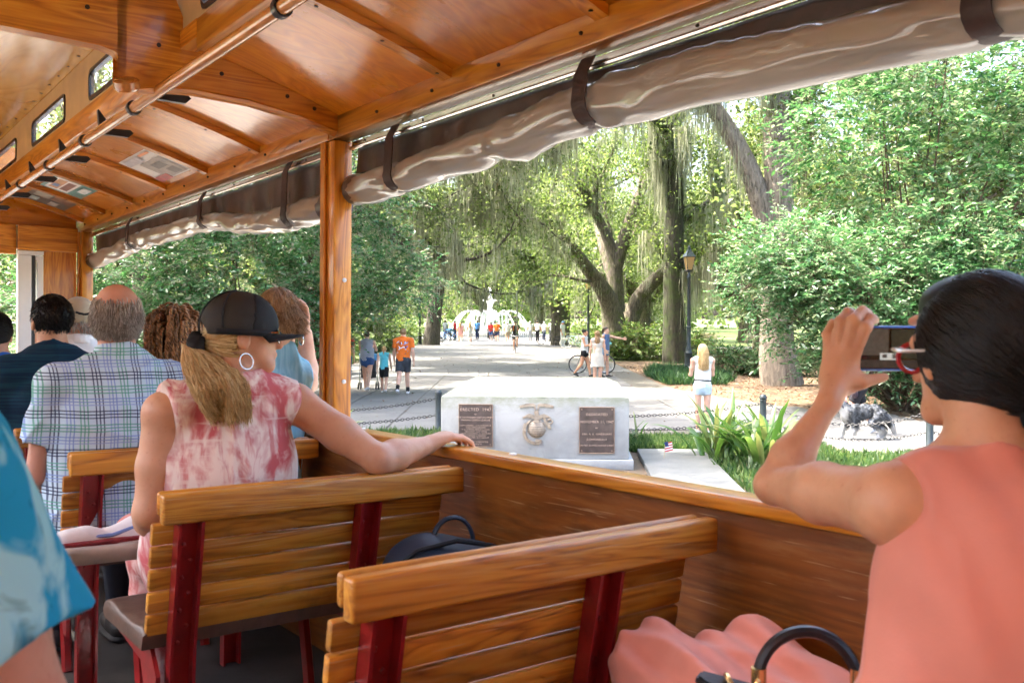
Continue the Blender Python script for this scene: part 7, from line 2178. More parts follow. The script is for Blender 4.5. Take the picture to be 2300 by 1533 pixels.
# ---- man in the beige cap
M['capbeige'] = cloth('beige_cap_twill', (0.42, 0.36, 0.26), 0.15)
t, o, hc, R = rider('passenger in a beige cap and white collar sitting far forward', 1.24, 5.70, 0.09, 0.02, rad(4), 0.19, 0.17, cloth('white_polo', (0.74, 0.74, 0.73)), 0.6, 'skin_pink', 0.012, -0.13, 0.03, 1.0, coll=True)
Rr = R
def hl2(x, y, z): return hc + R @ np.array([x, y, z])
sdf_obj('cap', [ell_(hl2(0, -0.01, 0.035), (0.093, 0.112, 0.098), R, cuts=[(hl2(0, 0, -0.012), R @ np.array([0, 0.12, -1]))])], 0.008, M['capbeige'], t, 0.01, None, o)
MB().tube([tuple(hl2(x, -0.118 + 2.6 * x * x, 0.030 + 1.2 * abs(x) ** 1.5) - o) for x in np.linspace(-0.045, 0.045, 9)], 0.007, 6).build('cap_strap', M['capblack'], t)
mb = MB(); rows = []
for v_ in (0, 0.5, 1.0):
    rows.append([mb.bm.verts.new(tuple(hl2(math.sin(u_) * 0.093, math.cos(u_) * 0.112 + v_ * 0.07 * math.cos(u_) - 0.01, -0.002 - v_ * 0.02 - 0.02 * abs(u_) * v_) - o)) for u_ in np.linspace(-1, 1, 9)])
for a, b in zip(rows, rows[1:]):
    for k in range(8): mb.bm.faces.new((a[k], a[k + 1], b[k + 1], b[k]))
vb = mb.build('visor', M['capbeige'], t, True); vb.modifiers.new('thickness', 'SOLIDIFY').thickness = 0.004
st = comb(hc, R, np.array([0.08, 0.101, 0.09]), 900, 5, 0.010, 25, fall_back, 1.02, 0.2, -0.8, 0.3)
lc = (st - hc) @ R
fibers('hair', st[lc[:, 0, 2] < 0.01], 0.002, 0.001, M['hair_grey'], t, o)

# ---- woman with the dark braid
t, o, hc, R = rider('woman with a dark low ponytail and royal blue tee at the far left', 0.84, 5.66, -0.005, 0.0, rad(-22), 0.18, 0.16, cloth('royal_blue_tee', (0.015, 0.12, 0.55)), 0.6, 'skin_tan', 0.012, -0.21, 0.03, 1.0, seedf=26)
rr_ = np.array([0.080, 0.102, 0.094]); hh = hc + R @ np.array([0, -0.018, 0.034])
sdf_obj('hair_base', [ell_(hh, rr_ * 1.03, R, cuts=[(hc + R @ np.array([0, 0.04, 0]), R @ np.array([0, 1, -0.5]))])] + [cap_(hc + R @ np.array([0, -0.11, -0.05]), hc + R @ np.array([-0.01, -0.13, -0.16]), 0.034, 0.028), cap_(hc + R @ np.array([-0.01, -0.13, -0.16]), hc + R @ np.array([-0.02, -0.12, -0.30]), 0.028, 0.016)], 0.009, M['hair_black'], t, 0.02, folds(2, 0.003, 60), o)
tl = np.array([0, -0.12, -0.06])
fibers('hair', comb(hh, R, rr_, 900, 9, 0.018, 27, to_tie, 1.05, 0.5, -0.5, 0.15), 0.0018, 0.0012, M['hair_black'], t, o)

# ---- person in blue tie-dye at the near left
t, o = passenger('person in a turquoise tie-dye tee cut off at the left edge', -0.10, 1.02)
sR, eR, wR = A3(0.085, 1.06, -0.130), A3(0.180, 1.08, -0.42), A3(0.15, 1.32, -0.56)
sL = A3(-0.31, 1.02, -0.17)
nk = A3(-0.11, 1.03, -0.10); hc = A3(-0.11, 1.07, 0.06); R = rotm(rad(5))
tor = bodyset(A3(-0.10, 1.0, -0.72), A3(-0.10, 1.0, -0.56), A3(-0.10, 1.02, -0.30), nk, sL, sR, 0.18, 0.68)
sdf_obj('body', tor + head_prims(hc, R, 1.05, nk) + arm(sR, eR, wR, (0.070, 0.064, 0.038)) + arm(sL, A3(-0.44, 1.06, -0.42), A3(-0.36, 1.3, -0.55), (0.06, 0.052, 0.034)), 0.0075, M['skin_pink'], t, 0.022, None, o, [hand_at(wR, wR - eR, (-0.3, 0, -1), 1, True), hand_at(A3(-0.36, 1.3, -0.55), (0.3, 0.9, -0.3), (0, 0, -1), -1, True)])
nc = [(nk + A3(0, -0.02, 0.035), (0, 0.25, 1))]
sl_e = sR + (eR - sR) * 0.60
sdf_obj('shirt', [dict(p, cuts=nc) for p in inflate(tor, 0.018)] + [cap_(A3(-0.10, 1.02, -0.3), A3(-0.10, 1.0, -0.75), 0.20, 0.22, ((0, 1, 0), 0.74)), cap_(sR + A3(-0.01, 0, 0.0), eR, 0.096, 0.116, cuts=[(sl_e, (0.22, -0.12, -1.0))]), cap_(sL, A3(-0.44, 1.06, -0.42), 0.085, 0.09, cuts=[(A3(-0.42, 1.05, -0.34), (0, 0, -1))])], 0.0065, M['tiedye_blue'], t, 0.035, creases(33, 0.011, 10, 6), o)
sdf_obj('trousers', leg(A3(-0.08, 1.1, -0.73), A3(-0.05, 1.5, -0.74), A3(-0.05, 1.48, -1.17), (0.1, 0.075, 0.05)) + leg(A3(-0.26, 1.1, -0.73), A3(-0.30, 1.5, -0.74), A3(-0.30, 1.48, -1.17), (0.1, 0.075, 0.05)), 0.012, M['trousers_dark'], t, 0.03, None, o)
sdf_obj('hair', [ell_(hc + A3(0, -0.02, 0.035), (0.082, 0.105, 0.096), R, cuts=[(hc + A3(0, 0.04, 0.02), (0, 1, -0.4))])], 0.009, M['hair_brown'], t, 0.01, folds(1, 0.003, 80), o)

# ---- woman in coral holding up the phone
f2 = A3(0.606, 0.795, 0); l2 = A3(-0.795, 0.606, 0)
t, o = passenger('dark-haired woman in a sleeveless coral outfit holding up a phone', 1.27, 0.60)
HS = 0.89
HC = A3(1.326, 0.66, -0.020); yawh = math.atan2(-f2[0], f2[1])
HR = rotm(yawh + rad(11), rad(-3)); NK = A3(1.302, 0.622, -0.166)
shL, shR = A3(1.198, 0.702, -0.226), A3(1.412, 0.538, -0.224)
tors = bodyset(A3(1.25, 0.585, -0.72), A3(1.265, 0.585, -0.56), A3(1.285, 0.592, -0.34), NK, shL, shR, 0.158, 0.64)
elL, wrL = A3(1.308, 0.985, -0.245), A3(1.405, 0.945, -0.105)
PC = A3(1.518, 0.90, -0.014)                            # centre of the phone
pn = unit(-(0.80 * f2 + 0.0 * l2) + A3(0, 0, 0.0))      # screen faces back along f2
# left hand: back of the hand to us, fingers over the top edge of the phone, thumb below
up = A3(0, 0, 1.0)
left_end = PC + l2 * 0.078
def pf(r, u, f): return PC - l2 * r + up * u + f2 * f
palm_c = pf(-0.086, -0.030, 0.0)
hnd = [cap_(wrL, pf(-0.092, -0.052, -0.002), 0.020, 0.028, (f2, 0.8), k=0.014), cap_(pf(-0.094, -0.052, 0.002), pf(-0.096, -0.014, 0.006), 0.030, 0.021, (f2, 0.6), k=0.012), cap_(pf(-0.082, -0.052, -0.004), pf(-0.074, -0.012, -0.006), 0.028, 0.020, (f2, 0.6), k=0.012)]
for pts_, rr0 in (([(-0.066, -0.010, -0.010), (-0.050, 0.036, -0.020), (-0.034, 0.052, -0.004), (-0.020, 0.049, 0.016)], 0.0100), ([(-0.080, -0.004, -0.004), (-0.068, 0.050, -0.012), (-0.048, 0.066, 0.004), (-0.030, 0.062, 0.022)], 0.0102),
                 ([(-0.093, -0.004, 0.004), (-0.088, 0.046, 0.000), (-0.070, 0.064, 0.014), (-0.050, 0.062, 0.030)], 0.0096), ([(-0.105, -0.014, 0.010), (-0.107, 0.024, 0.012), (-0.094, 0.044, 0.024), (-0.076, 0.046, 0.036)], 0.0084)):
    q_ = [pf(*c_) for c_ in pts_]
    hnd += [cap_(q_[0], q_[1], rr0 * 1.12, rr0, k=0.004), cap_(q_[1], q_[2], rr0, rr0 * 0.92, k=0.003), cap_(q_[2], q_[3], rr0 * 0.92, rr0 * 0.72, k=0.003), ell_(q_[1], rr0 * 1.10, k=0.003)]
hnd += [cap_(pf(-0.088, -0.058, -0.004), pf(-0.052, -0.058, -0.010), 0.018, 0.0125, k=0.012), cap_(pf(-0.052, -0.058, -0.010), pf(-0.012, -0.050, -0.004), 0.0122, 0.0085, k=0.005)]
wrR, elR = PC - l2 * 0.12 - A3(0, 0, 0.075) - f2 * 0.02, A3(1.56, 0.76, -0.33)
armL = [cap_(shL, shL * 0.45 + elL * 0.55, 0.050, 0.045), cap_(shL * 0.45 + elL * 0.55, elL, 0.045, 0.030), cap_(elL, elL * 0.68 + wrL * 0.32, 0.030, 0.033), cap_(elL * 0.68 + wrL * 0.32, wrL, 0.033, 0.017)]
rh = []
rp = PC - l2 * 0.098
rh += [cap_(wrR, rp - up * 0.03, 0.026, 0.034, (f2, 0.6)), cap_(rp - up * 0.03, rp + up * 0.012, 0.034, 0.03, (f2, 0.55))]
for q in range(4):
    k0 = rp + up * (0.022) - l2 * (0.016 - 0.016 * q) ; k1 = k0 + up * 0.03 + f2 * 0.02; k2 = k1 + f2 * 0.015 + l2 * 0.012 - up * 0.004
    rh += [cap_(k0, k1, 0.012, 0.011, k=0.005), cap_(k1, k2, 0.0105, 0.009, k=0.005)]
rh += [cap_(rp - up * 0.035 + l2 * 0.01, PC - l2 * 0.05 - up * 0.05, 0.016, 0.011, k=0.01)]
sdf_obj('body', tors + head_prims(HC, HR, 0.91, NK, 0.056) + armL + arm(shR, elR, wrR, (0.056, 0.047, 0.029)) + hnd + rh, 0.0044, M['skin_warm'], t, 0.020, None, o)
nk_cut = [(NK + A3(0, 0, -0.004), 0.30 * f2 + A3(0, 0, 1))]
sideL = [(shL - l2 * 0.030, l2 * 1.0 + A3(0, 0, -0.28)), (shR + l2 * 0.030, -l2 + A3(0, 0, -0.28))]
M['coral'] = cloth('coral_crepe', (0.68, 0.235, 0.165), 0.08, 0.6, 320, 4)
top = [dict(p, cuts=nk_cut + sideL) for p in inflate(tors[1:], 0.012)] + [cap_(A3(1.285, 0.592, -0.36), A3(1.25, 0.585, -0.80), 0.178, 0.205, (f2, 0.70), cuts=[])]
sdf_obj('top', top, 0.0055, M['coral'], t, 0.03, lambda X: 0.0075 * np.sin(36 * (X @ (0.8 * up - 0.6 * l2)) + 1.6 * np.sin(8 * (X @ l2)) + 1.0) * np.clip(0.3 - 3.5 * (X[:, 2] + 0.25), 0.15, 1) + 0.004 * np.sin(83 * (X @ (0.55 * up - 0.83 * l2)) + 2.2 * np.sin(11 * X[:, 2])) + creases(44, 0.008, 9, 5)(X), o)
skirt = leg(A3(1.18, 0.68, -0.74), A3(1.40, 1.32, -0.69), A3(1.40, 1.36, -1.14), (0.12, 0.095, 0.085)) + leg(A3(1.34, 0.62, -0.74), A3(1.55, 1.22, -0.68), A3(1.54, 1.27, -1.14), (0.12, 0.095, 0.085))
sdf_obj('wide_trousers', skirt + [cap_(A3(1.14, 0.62, -0.76), A3(1.36, 0.56, -0.76), 0.12, 0.12)], 0.007, M['coral'], t, 0.05, lambda X: 0.008 * np.sin(62 * (X @ A3(0.9, -0.3, 0.3)) + 2.0 * np.sin(7 * X[:, 1])) + 0.005 * np.sin(110 * (X @ A3(0.8, -0.2, 0.5)) + 2 * np.sin(9 * X[:, 1])) + creases(45, 0.012, 10, 6)(X), o)
for k_, a_ in ((A3(1.40, 1.36, -1.2), 0), (A3(1.54, 1.27, -1.2), 0)):
    shoe(t, k_, k_ + A3(0.02, 0.16, -0.02), o, M['shoedark'], M['tyre'], 0.012)
# sleek black hair drawn back to a low tail
rr_ = np.array([0.083, 0.110, 0.101]) * HS; hh = HC + HS * HR @ np.array([0, -0.028, 0.018])
tl = np.array([0.035, -0.135, -0.10]) * HS
shell = [ell_(hh, rr_ * 1.07, HR, cuts=[(HC + HS * HR @ np.array([0, 0.045, 0.0]), HR @ np.array([0, 1, -0.25]))]), ell_(HC + HS * HR @ np.array([0.010, -0.062, -0.030]), (0.052, 0.043, 0.050), HR), ell_(HC + HS * HR @ np.array([0, 0.02, 0.088]), (0.055, 0.058, 0.032), HR),
         cap_(HC + HS * HR @ np.array([0.035, -0.115, -0.075]), HC + HS * HR @ np.array([0.055, -0.150, -0.17]), 0.026, 0.034), cap_(HC + HS * HR @ np.array([0.055, -0.150, -0.17]), HC + HS * HR @ np.array([0.055, -0.150, -0.27]), 0.034, 0.018)]
sdf_obj('hair_base', shell, 0.0055, M['hair_black'], t, 0.03, None, o)
st = comb(hh, HR, rr_, 8000, 17, 0.0148, 47, to_tie, 1.085, 0.50, -0.88, 0.10)
fibers('hair', st, 0.0013, 0.0009, M['hair_black'], t, o)
sdf_obj('hair_tie', [cap_(HC + HS * HR @ np.array([0.030, -0.118, -0.092]), HC + HS * HR @ np.array([0.045, -0.122, -0.102]), 0.032, 0.032)], 0.006, M['capblack'], t, 0.01, None, o)
gl = thing('red_glasses', 'red and white framed glasses on the woman in coral', 'glasses', TM @ Matrix.Translation(Vector(HC)) @ Matrix([list(r) + [0] for r in HR] + [[0, 0, 0, 1]]) @ Matrix.Scale(0.91, 4))
M['framered'] = plain('red_acetate', (0.45, 0.02, 0.03), 0.2, coat=0.6); M['framewhite'] = plain('pale_acetate', (0.72, 0.70, 0.70), 0.2, coat=0.6)
for sx in (-1, 1):
    r_ = MB().torus(Matrix.Translation((sx * 0.035, 0.104, -0.002)) @ Matrix.Rotation(rad(90), 4, 'X') @ Matrix.Rotation(rad(sx * 8), 4, 'Y'), 0.023, 0.0042, 24, 6).build('rim', M['framered'], gl, True)
    MB().tube([(sx * 0.057, 0.103, 0.012), (sx * 0.076, 0.088, 0.012), (sx * 0.088, 0.05, 0.008), (sx * 0.088, -0.01, 0.006)], [0.008, 0.007, 0.005, 0.004], 6, flat=0.6).build('temple', M['framewhite'], gl, True)
MB().tube([(-0.010, 0.116, 0.004), (0.010, 0.116, 0.004)], 0.0035, 6).build('bridge', M['framered'], gl)
# the phone
Rp = np.stack([-l2, -f2, up], 1)                       # x along the long side, y towards the woman... screen side = -f2
ph_m = TM @ Matrix.Translation(Vector(PC)) @ Matrix([list(r) + [0] for r in Rp] + [[0, 0, 0, 1]])
ph = thing('phone', 'blue-cased phone held sideways in the raised hand, park on its dark screen', 'phone', ph_m)
MB().box((-0.080, -0.0065, -0.0395), (0.080, 0.0035, 0.0395), 0.003, seg=2).build('case', plain('blue_phone_case', (0.02, 0.14, 0.62), 0.35, coat=0.4), ph, True)
M['screen'] = plain('dark_screen', (0.012, 0.012, 0.012), 0.12, vary=0.2, coat=0.5)
scr = MB().box((-0.076, 0.0036, -0.0355), (0.076, 0.0046, 0.0355)).build('screen', M['screen'], ph)
for x0, x1, z0, z1, c, e in ((-0.07, 0.07, -0.034, -0.020, (0.035, 0.03, 0.026), 0.02), (-0.068, -0.005, -0.012, 0.034, (0.05, 0.043, 0.034), 0.03), (0.0, 0.066, -0.018, 0.033, (0.022, 0.026, 0.018), 0.02), (-0.02, 0.012, -0.020, -0.008, (0.16, 0.165, 0.155), 0.08), (-0.016, -0.008, -0.0165, -0.0105, (0.05, 0.045, 0.04), 0.02), (0.002, 0.008, -0.0165, -0.0105, (0.05, 0.045, 0.04), 0.02)):
    z_ = 0.0048 + 0.0002 * (x0 > -0.03) + (0.0004 if e < 0.03 and x1 - x0 < 0.02 else 0)
    MB().box((x0, z_, z0), (x1, z_ + 0.0002, z1)).build('screen_image', plain('screen_image', c, 0.2, vary=0.35, scale=120, emis=(c, e * 4)), scr)

# ---- handbag on her lap, backpack on the bench
hb_ = thing('handbag', 'black leather handbag with round handle and gold rings on coral lap', 'handbag', on_trolley(1.30, 0.98, -0.66, rad(-38)))
M['leather'] = plain('black_leather', (0.014, 0.013, 0.014), 0.38, vary=0.3, scale=40, bumpy=0.15)
sdf_obj('bag_body', [cap_((-0.13, 0, 0.0), (0.13, 0, 0.0), 0.075, 0.075, ((0, 1, 0), 0.6), cuts=[((0, 0, 0.058), (0, 0, 1))]), cap_((-0.14, 0, -0.06), (0.14, 0, -0.06), 0.085, 0.085, ((0, 1, 0), 0.6))], 0.006, M['leather'], hb_, 0.02)
MB().prism([(-0.10, -0.03), (0.03, -0.03), (0.05, 0.0), (0.03, 0.035), (-0.10, 0.035), (-0.115, 0.0)], Matrix.Translation((-0.02, -0.012, 0.062)) @ Matrix.Rotation(rad(14), 4, 'Y'), 0.012, 0.004).build('flap', M['leather'], hb_, True)
MB().torus(Matrix.Translation((0.06, 0.0, 0.085)) @ Matrix.Rotation(rad(78), 4, 'X'), 0.083, 0.0105, 30, 8, arc=math.pi).build('handle', M['leather'], hb_, True)
for x in (-0.023, 0.143):
    MB().torus(Matrix.Translation((x, 0.0, 0.078)) @ Matrix.Rotation(rad(90), 4, 'Y') @ Matrix.Rotation(rad(20), 4, 'X'), 0.017, 0.0052, 18, 6).build('gold_ring', M['gold'], hb_, True)
    MB().tube([(x, 0, 0.085), (x, 0, 0.11)], 0.013, 10).build('handle_ferrule', M['gold'], hb_, True)
MB().torus(Matrix.Translation((-0.07, -0.01, 0.085)) @ Matrix.Rotation(rad(60), 4, 'Y'), 0.017, 0.005, 18, 6).build('gold_ring', M['gold'], hb_, True)
bp = thing('backpack', 'navy blue backpack lying on the empty bench seat against the side panel', 'backpack', on_trolley(1.445, 2.17, -0.775, rad(-20)) @ Matrix.Scale(1.18, 4))
M['packnavy'] = cloth('navy_nylon', (0.012, 0.018, 0.034), 0.2, 0.55, 300)
sdf_obj('pack_body', [ell_((0, 0, 0.08), (0.165, 0.13, 0.105)), ell_((0.02, -0.07, 0.06), (0.12, 0.08, 0.075)), ell_((-0.05, 0.05, 0.1), (0.1, 0.08, 0.09))], 0.006, M['packnavy'], bp, 0.03, folds(51, 0.005, 26, 6))
MB().tube([(-0.14, -0.03, 0.13), (-0.09, -0.05, 0.172), (0, -0.055, 0.19), (0.09, -0.05, 0.172), (0.15, -0.03, 0.12)], 0.006, 6).build('zip', M['capblack'], bp, True)
MB().tube([(0.012 - 0.05 * math.cos(a), 0.035, 0.165 + 0.062 * math.sin(a)) for a in np.linspace(0, math.pi, 14)], 0.012, 8, flat=0.45).build('carry_loop', M['packnavy'], bp, True)
# =================================================================== PEOPLE AND DOG IN THE PARK
def pose_joints(legL=(0, 0), legR=(0, 0), armL=(0, 8, 12), armR=(0, 8, 12), lean=0.0, sw=0.185):
    """angles in degrees: leg (forward, knee), arm (forward, out, elbow). local y = ahead"""
    J = {}
    sn, cs = (lambda a: math.sin(rad(a))), (lambda a: math.cos(rad(a)))
    pel = A3(0, 0, 0.94)
    for n_, sx, (a, k) in (('L', -1, legL), ('R', 1, legR)):
        h = A3(sx * 0.088, 0, 0.91)
        kn = h + A3(0, sn(a), -cs(a)) * 0.43
        an = kn + A3(0, sn(a - k), -cs(a - k)) * 0.40
        J['hip' + n_], J['knee' + n_], J['ank' + n_] = h, kn, an
        fa = max(-35, min(12, a - k))
        J['toe' + n_] = an + A3(0, math.cos(rad(fa)) * 0.15, -0.045 + math.sin(rad(fa)) * 0.10)
    up = A3(0, sn(lean), cs(lean))
    J['pel'] = pel; J['waist'] = pel + up * 0.13; J['chest'] = pel + up * 0.36
    mid = pel + up * 0.47
    J['neck'] = pel + up * 0.535
    J['head'] = pel + up * 0.66 + A3(0, 0.025, 0)
    for n_, sx, (a, o_, e) in (('L', -1, armL), ('R', 1, armR)):
        s = mid + A3(sx * sw, 0, 0.0)
        d1 = A3(sx * sn(o_), sn(a) * cs(o_), -cs(a) * cs(o_))
        el = s + d1 * 0.285
        d2 = A3(sx * sn(o_) * 0.4 - (sx * 0.25 * sn(e) if e > 40 else 0), sn(a + e) * cs(o_), -cs(a + e) * cs(o_))
        J['sh' + n_], J['el' + n_], J['wr' + n_] = s, el, el + unit(d2) * 0.25
    low = min(J['ankL'][2], J['ankR'][2])
    dz = 0.085 - low
    for k_ in J: J[k_] = J[k_] + A3(0, 0, dz)
    return J
WALK_A = dict(legL=(20, 6), legR=(-14, 28), armL=(-18, 8, 14), armR=(16, 8, 18))
WALK_B = dict(legL=(-16, 34), legR=(18, 4), armL=(14, 9, 20), armR=(-16, 9, 12))
STAND = dict(legL=(2, 3), legR=(-2, 2), armL=(0, 8, 14), armR=(2, 9, 16))
def walker(label, x, y, rz, H, pose, skinm, top, bottom, hair, shoe_m='shoewhite', hat=None, vox=0.0135, group='people in the park', yaw=0.0, wide=0.15, sock=None, hem=0.34, z=0.022, lift=0.0, eyes=False, sw=0.185, tilt=0.0):
    J = pose_joints(**pose, sw=sw)
    t = person(label, at(x, y, z + lift, rz, H / 1.74), group)
    R = rotm(yaw, tilt)
    tor = bodyset(J['pel'], J['waist'], J['chest'], J['neck'], J['shL'], J['shR'], wide, 0.66)
    arms = {n_: arm(J['sh' + n_], J['el' + n_], J['wr' + n_], (0.047, 0.039, 0.026)) for n_ in 'LR'}
    legs = {n_: leg(J['hip' + n_], J['knee' + n_], J['ank' + n_], (0.085 * wide / 0.15, 0.056, 0.036)) for n_ in 'LR'}
    body = tor + head_prims(J['head'], R, 1.0, J['neck'] + A3(0, 0, 0.0), 0.052) + arms['L'] + arms['R'] + legs['L'] + legs['R']
    for n_ in 'LR': body.append(cap_(J['ank' + n_] - A3(0, 0.01, 0.02), J['toe' + n_], 0.034, 0.026))
    ex = [hand_at(J['wr' + n_], J['wr' + n_] - J['el' + n_], (sx, 0.15, 0), sx * -1) for n_, sx in (('L', 1), ('R', -1))]
    sdf_obj('body', body, vox, M[skinm], t, 0.022, None, (0, 0, 0), ex)
    if eyes:
        for sx in (-1, 1):
            MB().ball(tuple(J['head'] + R @ A3(sx * 0.034, 0.084, 0.002)), (0.012, 0.008, 0.008), 8).build('eye', M['hair_black'], t, True)
    g = []
    nc = [(J['neck'] + A3(0, 0, 0.012), (0, 0.5, 1))]
    kind, mat = top
    hz = J['pel'][2]
    sid = [(J['shR'] - A3(0.012, 0, 0), (1, 0, -0.12)), (J['shL'] + A3(0.012, 0, 0), (-1, 0, -0.12))]
    if kind in ('tank', 'dress'):
        g = [dict(p, cuts=nc + sid) for p in inflate(tor[1:], 0.012)]
    else:
        g = [dict(p, cuts=nc) for p in inflate(tor[1:], 0.016)]
        for n_ in 'LR':
            S, E = J['sh' + n_], J['el' + n_]
            g.append(cap_(S, E, 0.066, 0.072, cuts=[(S + (E - S) * 0.68, E - S)]))
    if kind == 'dress':
        zk = (J['kneeL'][2] + J['kneeR'][2]) / 2 + 0.10
        mk = (J['kneeL'] + J['kneeR']) / 2
        g += [cap_(J['waist'], A3(0, mk[1] * 0.3, hz - 0.08), wide * 0.95, wide * 1.25, ((0, 1, 0), 0.8)), cap_(A3(0, mk[1] * 0.3, hz - 0.08), A3(0, mk[1] * 0.6, zk), wide * 1.25, wide * 1.55, ((0, 1, 0), 0.85), cuts=[((0, 0, zk), (0, 0, -1))])]
        sdf_obj('dress', g, vox * 0.9, mat, t, 0.035, folds(7, 0.010, 30, 5, (1, 1, 0.08)))
    else:
        g.append(cap_(J['waist'] + A3(0, 0, 0.08), J['pel'] - A3(0, 0, 0.06), wide + 0.018, wide + 0.026, ((0, 1, 0), 0.74), cuts=[((0, 0, hz - 0.045), (0, 0, -1))]))
        sdf_obj('top', g, vox * 0.9, mat, t, 0.03, folds(8, 0.006, 26))
        bk, bm_ = bottom
        b = [cap_(J['pel'] + A3(0, 0, 0.02), J['pel'] - A3(0, 0, 0.05), wide + 0.012, wide + 0.014, ((0, 1, 0), 0.76))]
        for n_ in 'LR':
            h, k_, a_ = J['hip' + n_], J['knee' + n_], J['ank' + n_]
            if bk == 'trousers': b += inflate(legs[n_], 0.022)
            else:
                fr = {'shorts': 0.72, 'hotpants': 0.36, 'skirt': 0.6}[bk]
                e = h + (k_ - h) * fr
                b.append(cap_(h, h + (k_ - h) * (fr + 0.15), 0.105 * wide / 0.15, 0.088 * wide / 0.15 if bk != 'skirt' else 0.12, cuts=[(e, k_ - h)]))
        sdf_obj('trousers' if bk == 'trousers' else 'shorts', b, vox * 0.9, bm_, t, 0.03, folds(9, 0.005, 24))
    for n_ in 'LR':
        a_, to = J['ank' + n_], J['toe' + n_]
        sdf_obj('shoe', [cap_(a_ - A3(0, 0.025, 0.042), to, 0.038, 0.034, ((0, 0, 1), 0.85)), cap_(a_ - A3(0, 0, 0.025), (a_ + to) / 2, 0.042, 0.036)], 0.014, M[shoe_m], t, 0.02)
        if sock:
            sdf_obj('sock', [cap_(a_ - A3(0, 0, 0.01), a_ + (J['knee' + n_] - a_) * 0.24, 0.044, 0.05)], 0.014, sock, t, 0.01)
    hc = J['head']; hs, hm = hair
    def hl_(a, b, c): return hc + R @ A3(a, b, c)
    hp = [ell_(hl_(0, -0.022, 0.038), (0.082, 0.100, 0.090), R, cuts=[(hl_(0, 0.045, 0.03), R @ A3(0, 1, -0.55)), (hl_(0, 0, -0.07), R @ A3(0, 0.5, -1))])]
    if hs == 'long':
        hp += [cap_(hl_(0, -0.075, 0.0), hl_(0, -0.11, -0.20), 0.068, 0.075, (R @ A3(0, 1, 0), 0.55)), cap_(hl_(0, -0.11, -0.20), hl_(0, -0.115, -0.33), 0.075, 0.05, (R @ A3(0, 1, 0), 0.45)), ell_(hl_(0.06, -0.03, -0.06), (0.03, 0.05, 0.09), R), ell_(hl_(-0.06, -0.03, -0.06), (0.03, 0.05, 0.09), R)]
        sdf_obj('hair', hp, vox * 0.8, M[hm], t, 0.03, folds(4, 0.010, 70, 5, (1, 1, 0.25)))
    elif hs == 'pony':
        hp += [cap_(hl_(0, -0.10, 0.04), hl_(0, -0.145, -0.02), 0.03, 0.03), cap_(hl_(0, -0.145, -0.02), hl_(0, -0.13, -0.17), 0.03, 0.016)]
        sdf_obj('hair', hp, vox * 0.8, M[hm], t, 0.02, folds(4, 0.004, 70))
    elif hs == 'bun':
        hp += [ell_(hl_(0, -0.10, 0.075), (0.045, 0.042, 0.042), R)]
        sdf_obj('hair', hp, vox * 0.8, M[hm], t, 0.02, folds(4, 0.004, 70))
    else:
        sdf_obj('hair', hp, vox * 0.8, M[hm], t, 0.015, folds(4, 0.004, 70))
    if hat:
        sdf_obj('cap', [ell_(hl_(0, -0.012, 0.048), (0.090, 0.108, 0.092), R, cuts=[(hl_(0, 0, 0.015), R @ A3(0, 0.05, -1))]), cap_(hl_(-0.035, 0.10, 0.025), hl_(0.035, 0.10, 0.025), 0.065, 0.065, (R @ A3(0, -0.2, 1), 0.13))], vox * 0.8, hat, t, 0.012)
    return t, J
C = cloth
white, navy, grey = C('white_cotton', (0.74, 0.74, 0.72)), C('navy_cotton', (0.02, 0.03, 0.08)), C('grey_jersey', (0.33, 0.34, 0.37))
black, denim, pdenim = C('black_cotton', (0.016, 0.016, 0.018)), C('blue_denim', (0.03, 0.075, 0.20), 0.25), C('pale_denim', (0.48, 0.58, 0.66), 0.2)
orange, dgrey = C('orange_tee', (0.78, 0.17, 0.02)), C('charcoal_shorts', (0.045, 0.05, 0.06))
cream, pinkc, khaki = C('cream_dress', (0.58, 0.53, 0.45)), C('pink_cotton', (0.70, 0.36, 0.36)), C('khaki_cotton', (0.36, 0.29, 0.20))
olive, redc, turq, bluec, mdenim = C('olive_tee', (0.22, 0.15, 0.05)), C('red_tee', (0.5, 0.03, 0.03)), C('turquoise_tank', (0.12, 0.55, 0.62)), C('blue_shirt', (0.08, 0.25, 0.55)), C('mid_denim', (0.16, 0.28, 0.42), 0.2)

# -- family on the left
walker('woman in a grey tank top and blue denim shorts pushing a stroller', -4.05, 26.1, rad(-4), 1.70, dict(legL=(14, 4), legR=(-12, 24), armL=(35, 10, 45), armR=(38, 8, 50)), 'skin_fair', ('tank', grey), ('hotpants', denim), ('short', 'hair_brown'), 'shoewhite', wide=0.185, sw=0.19, vox=0.012)
walker('girl in a turquoise tank top and black shorts with a blond ponytail', -3.48, 25.4, rad(2), 1.32, WALK_A, 'skin_fair', ('tank', turq), ('shorts', black), ('pony', 'hair_blond'), 'shoewhite', vox=0.012, wide=0.135)
tm_, J = walker('man in an orange printed tee shirt and charcoal shorts walking away', -2.90, 24.9, rad(-3), 1.80, dict(legL=(-14, 26), legR=(14, 5), armL=(8, 9, 14), armR=(-6, 11, 12)), 'skin_fair', ('tee', orange), ('shorts', dgrey), ('short', 'hair_light'), 'shoewhite', sock=black, vox=0.0115, wide=0.165, sw=0.20)
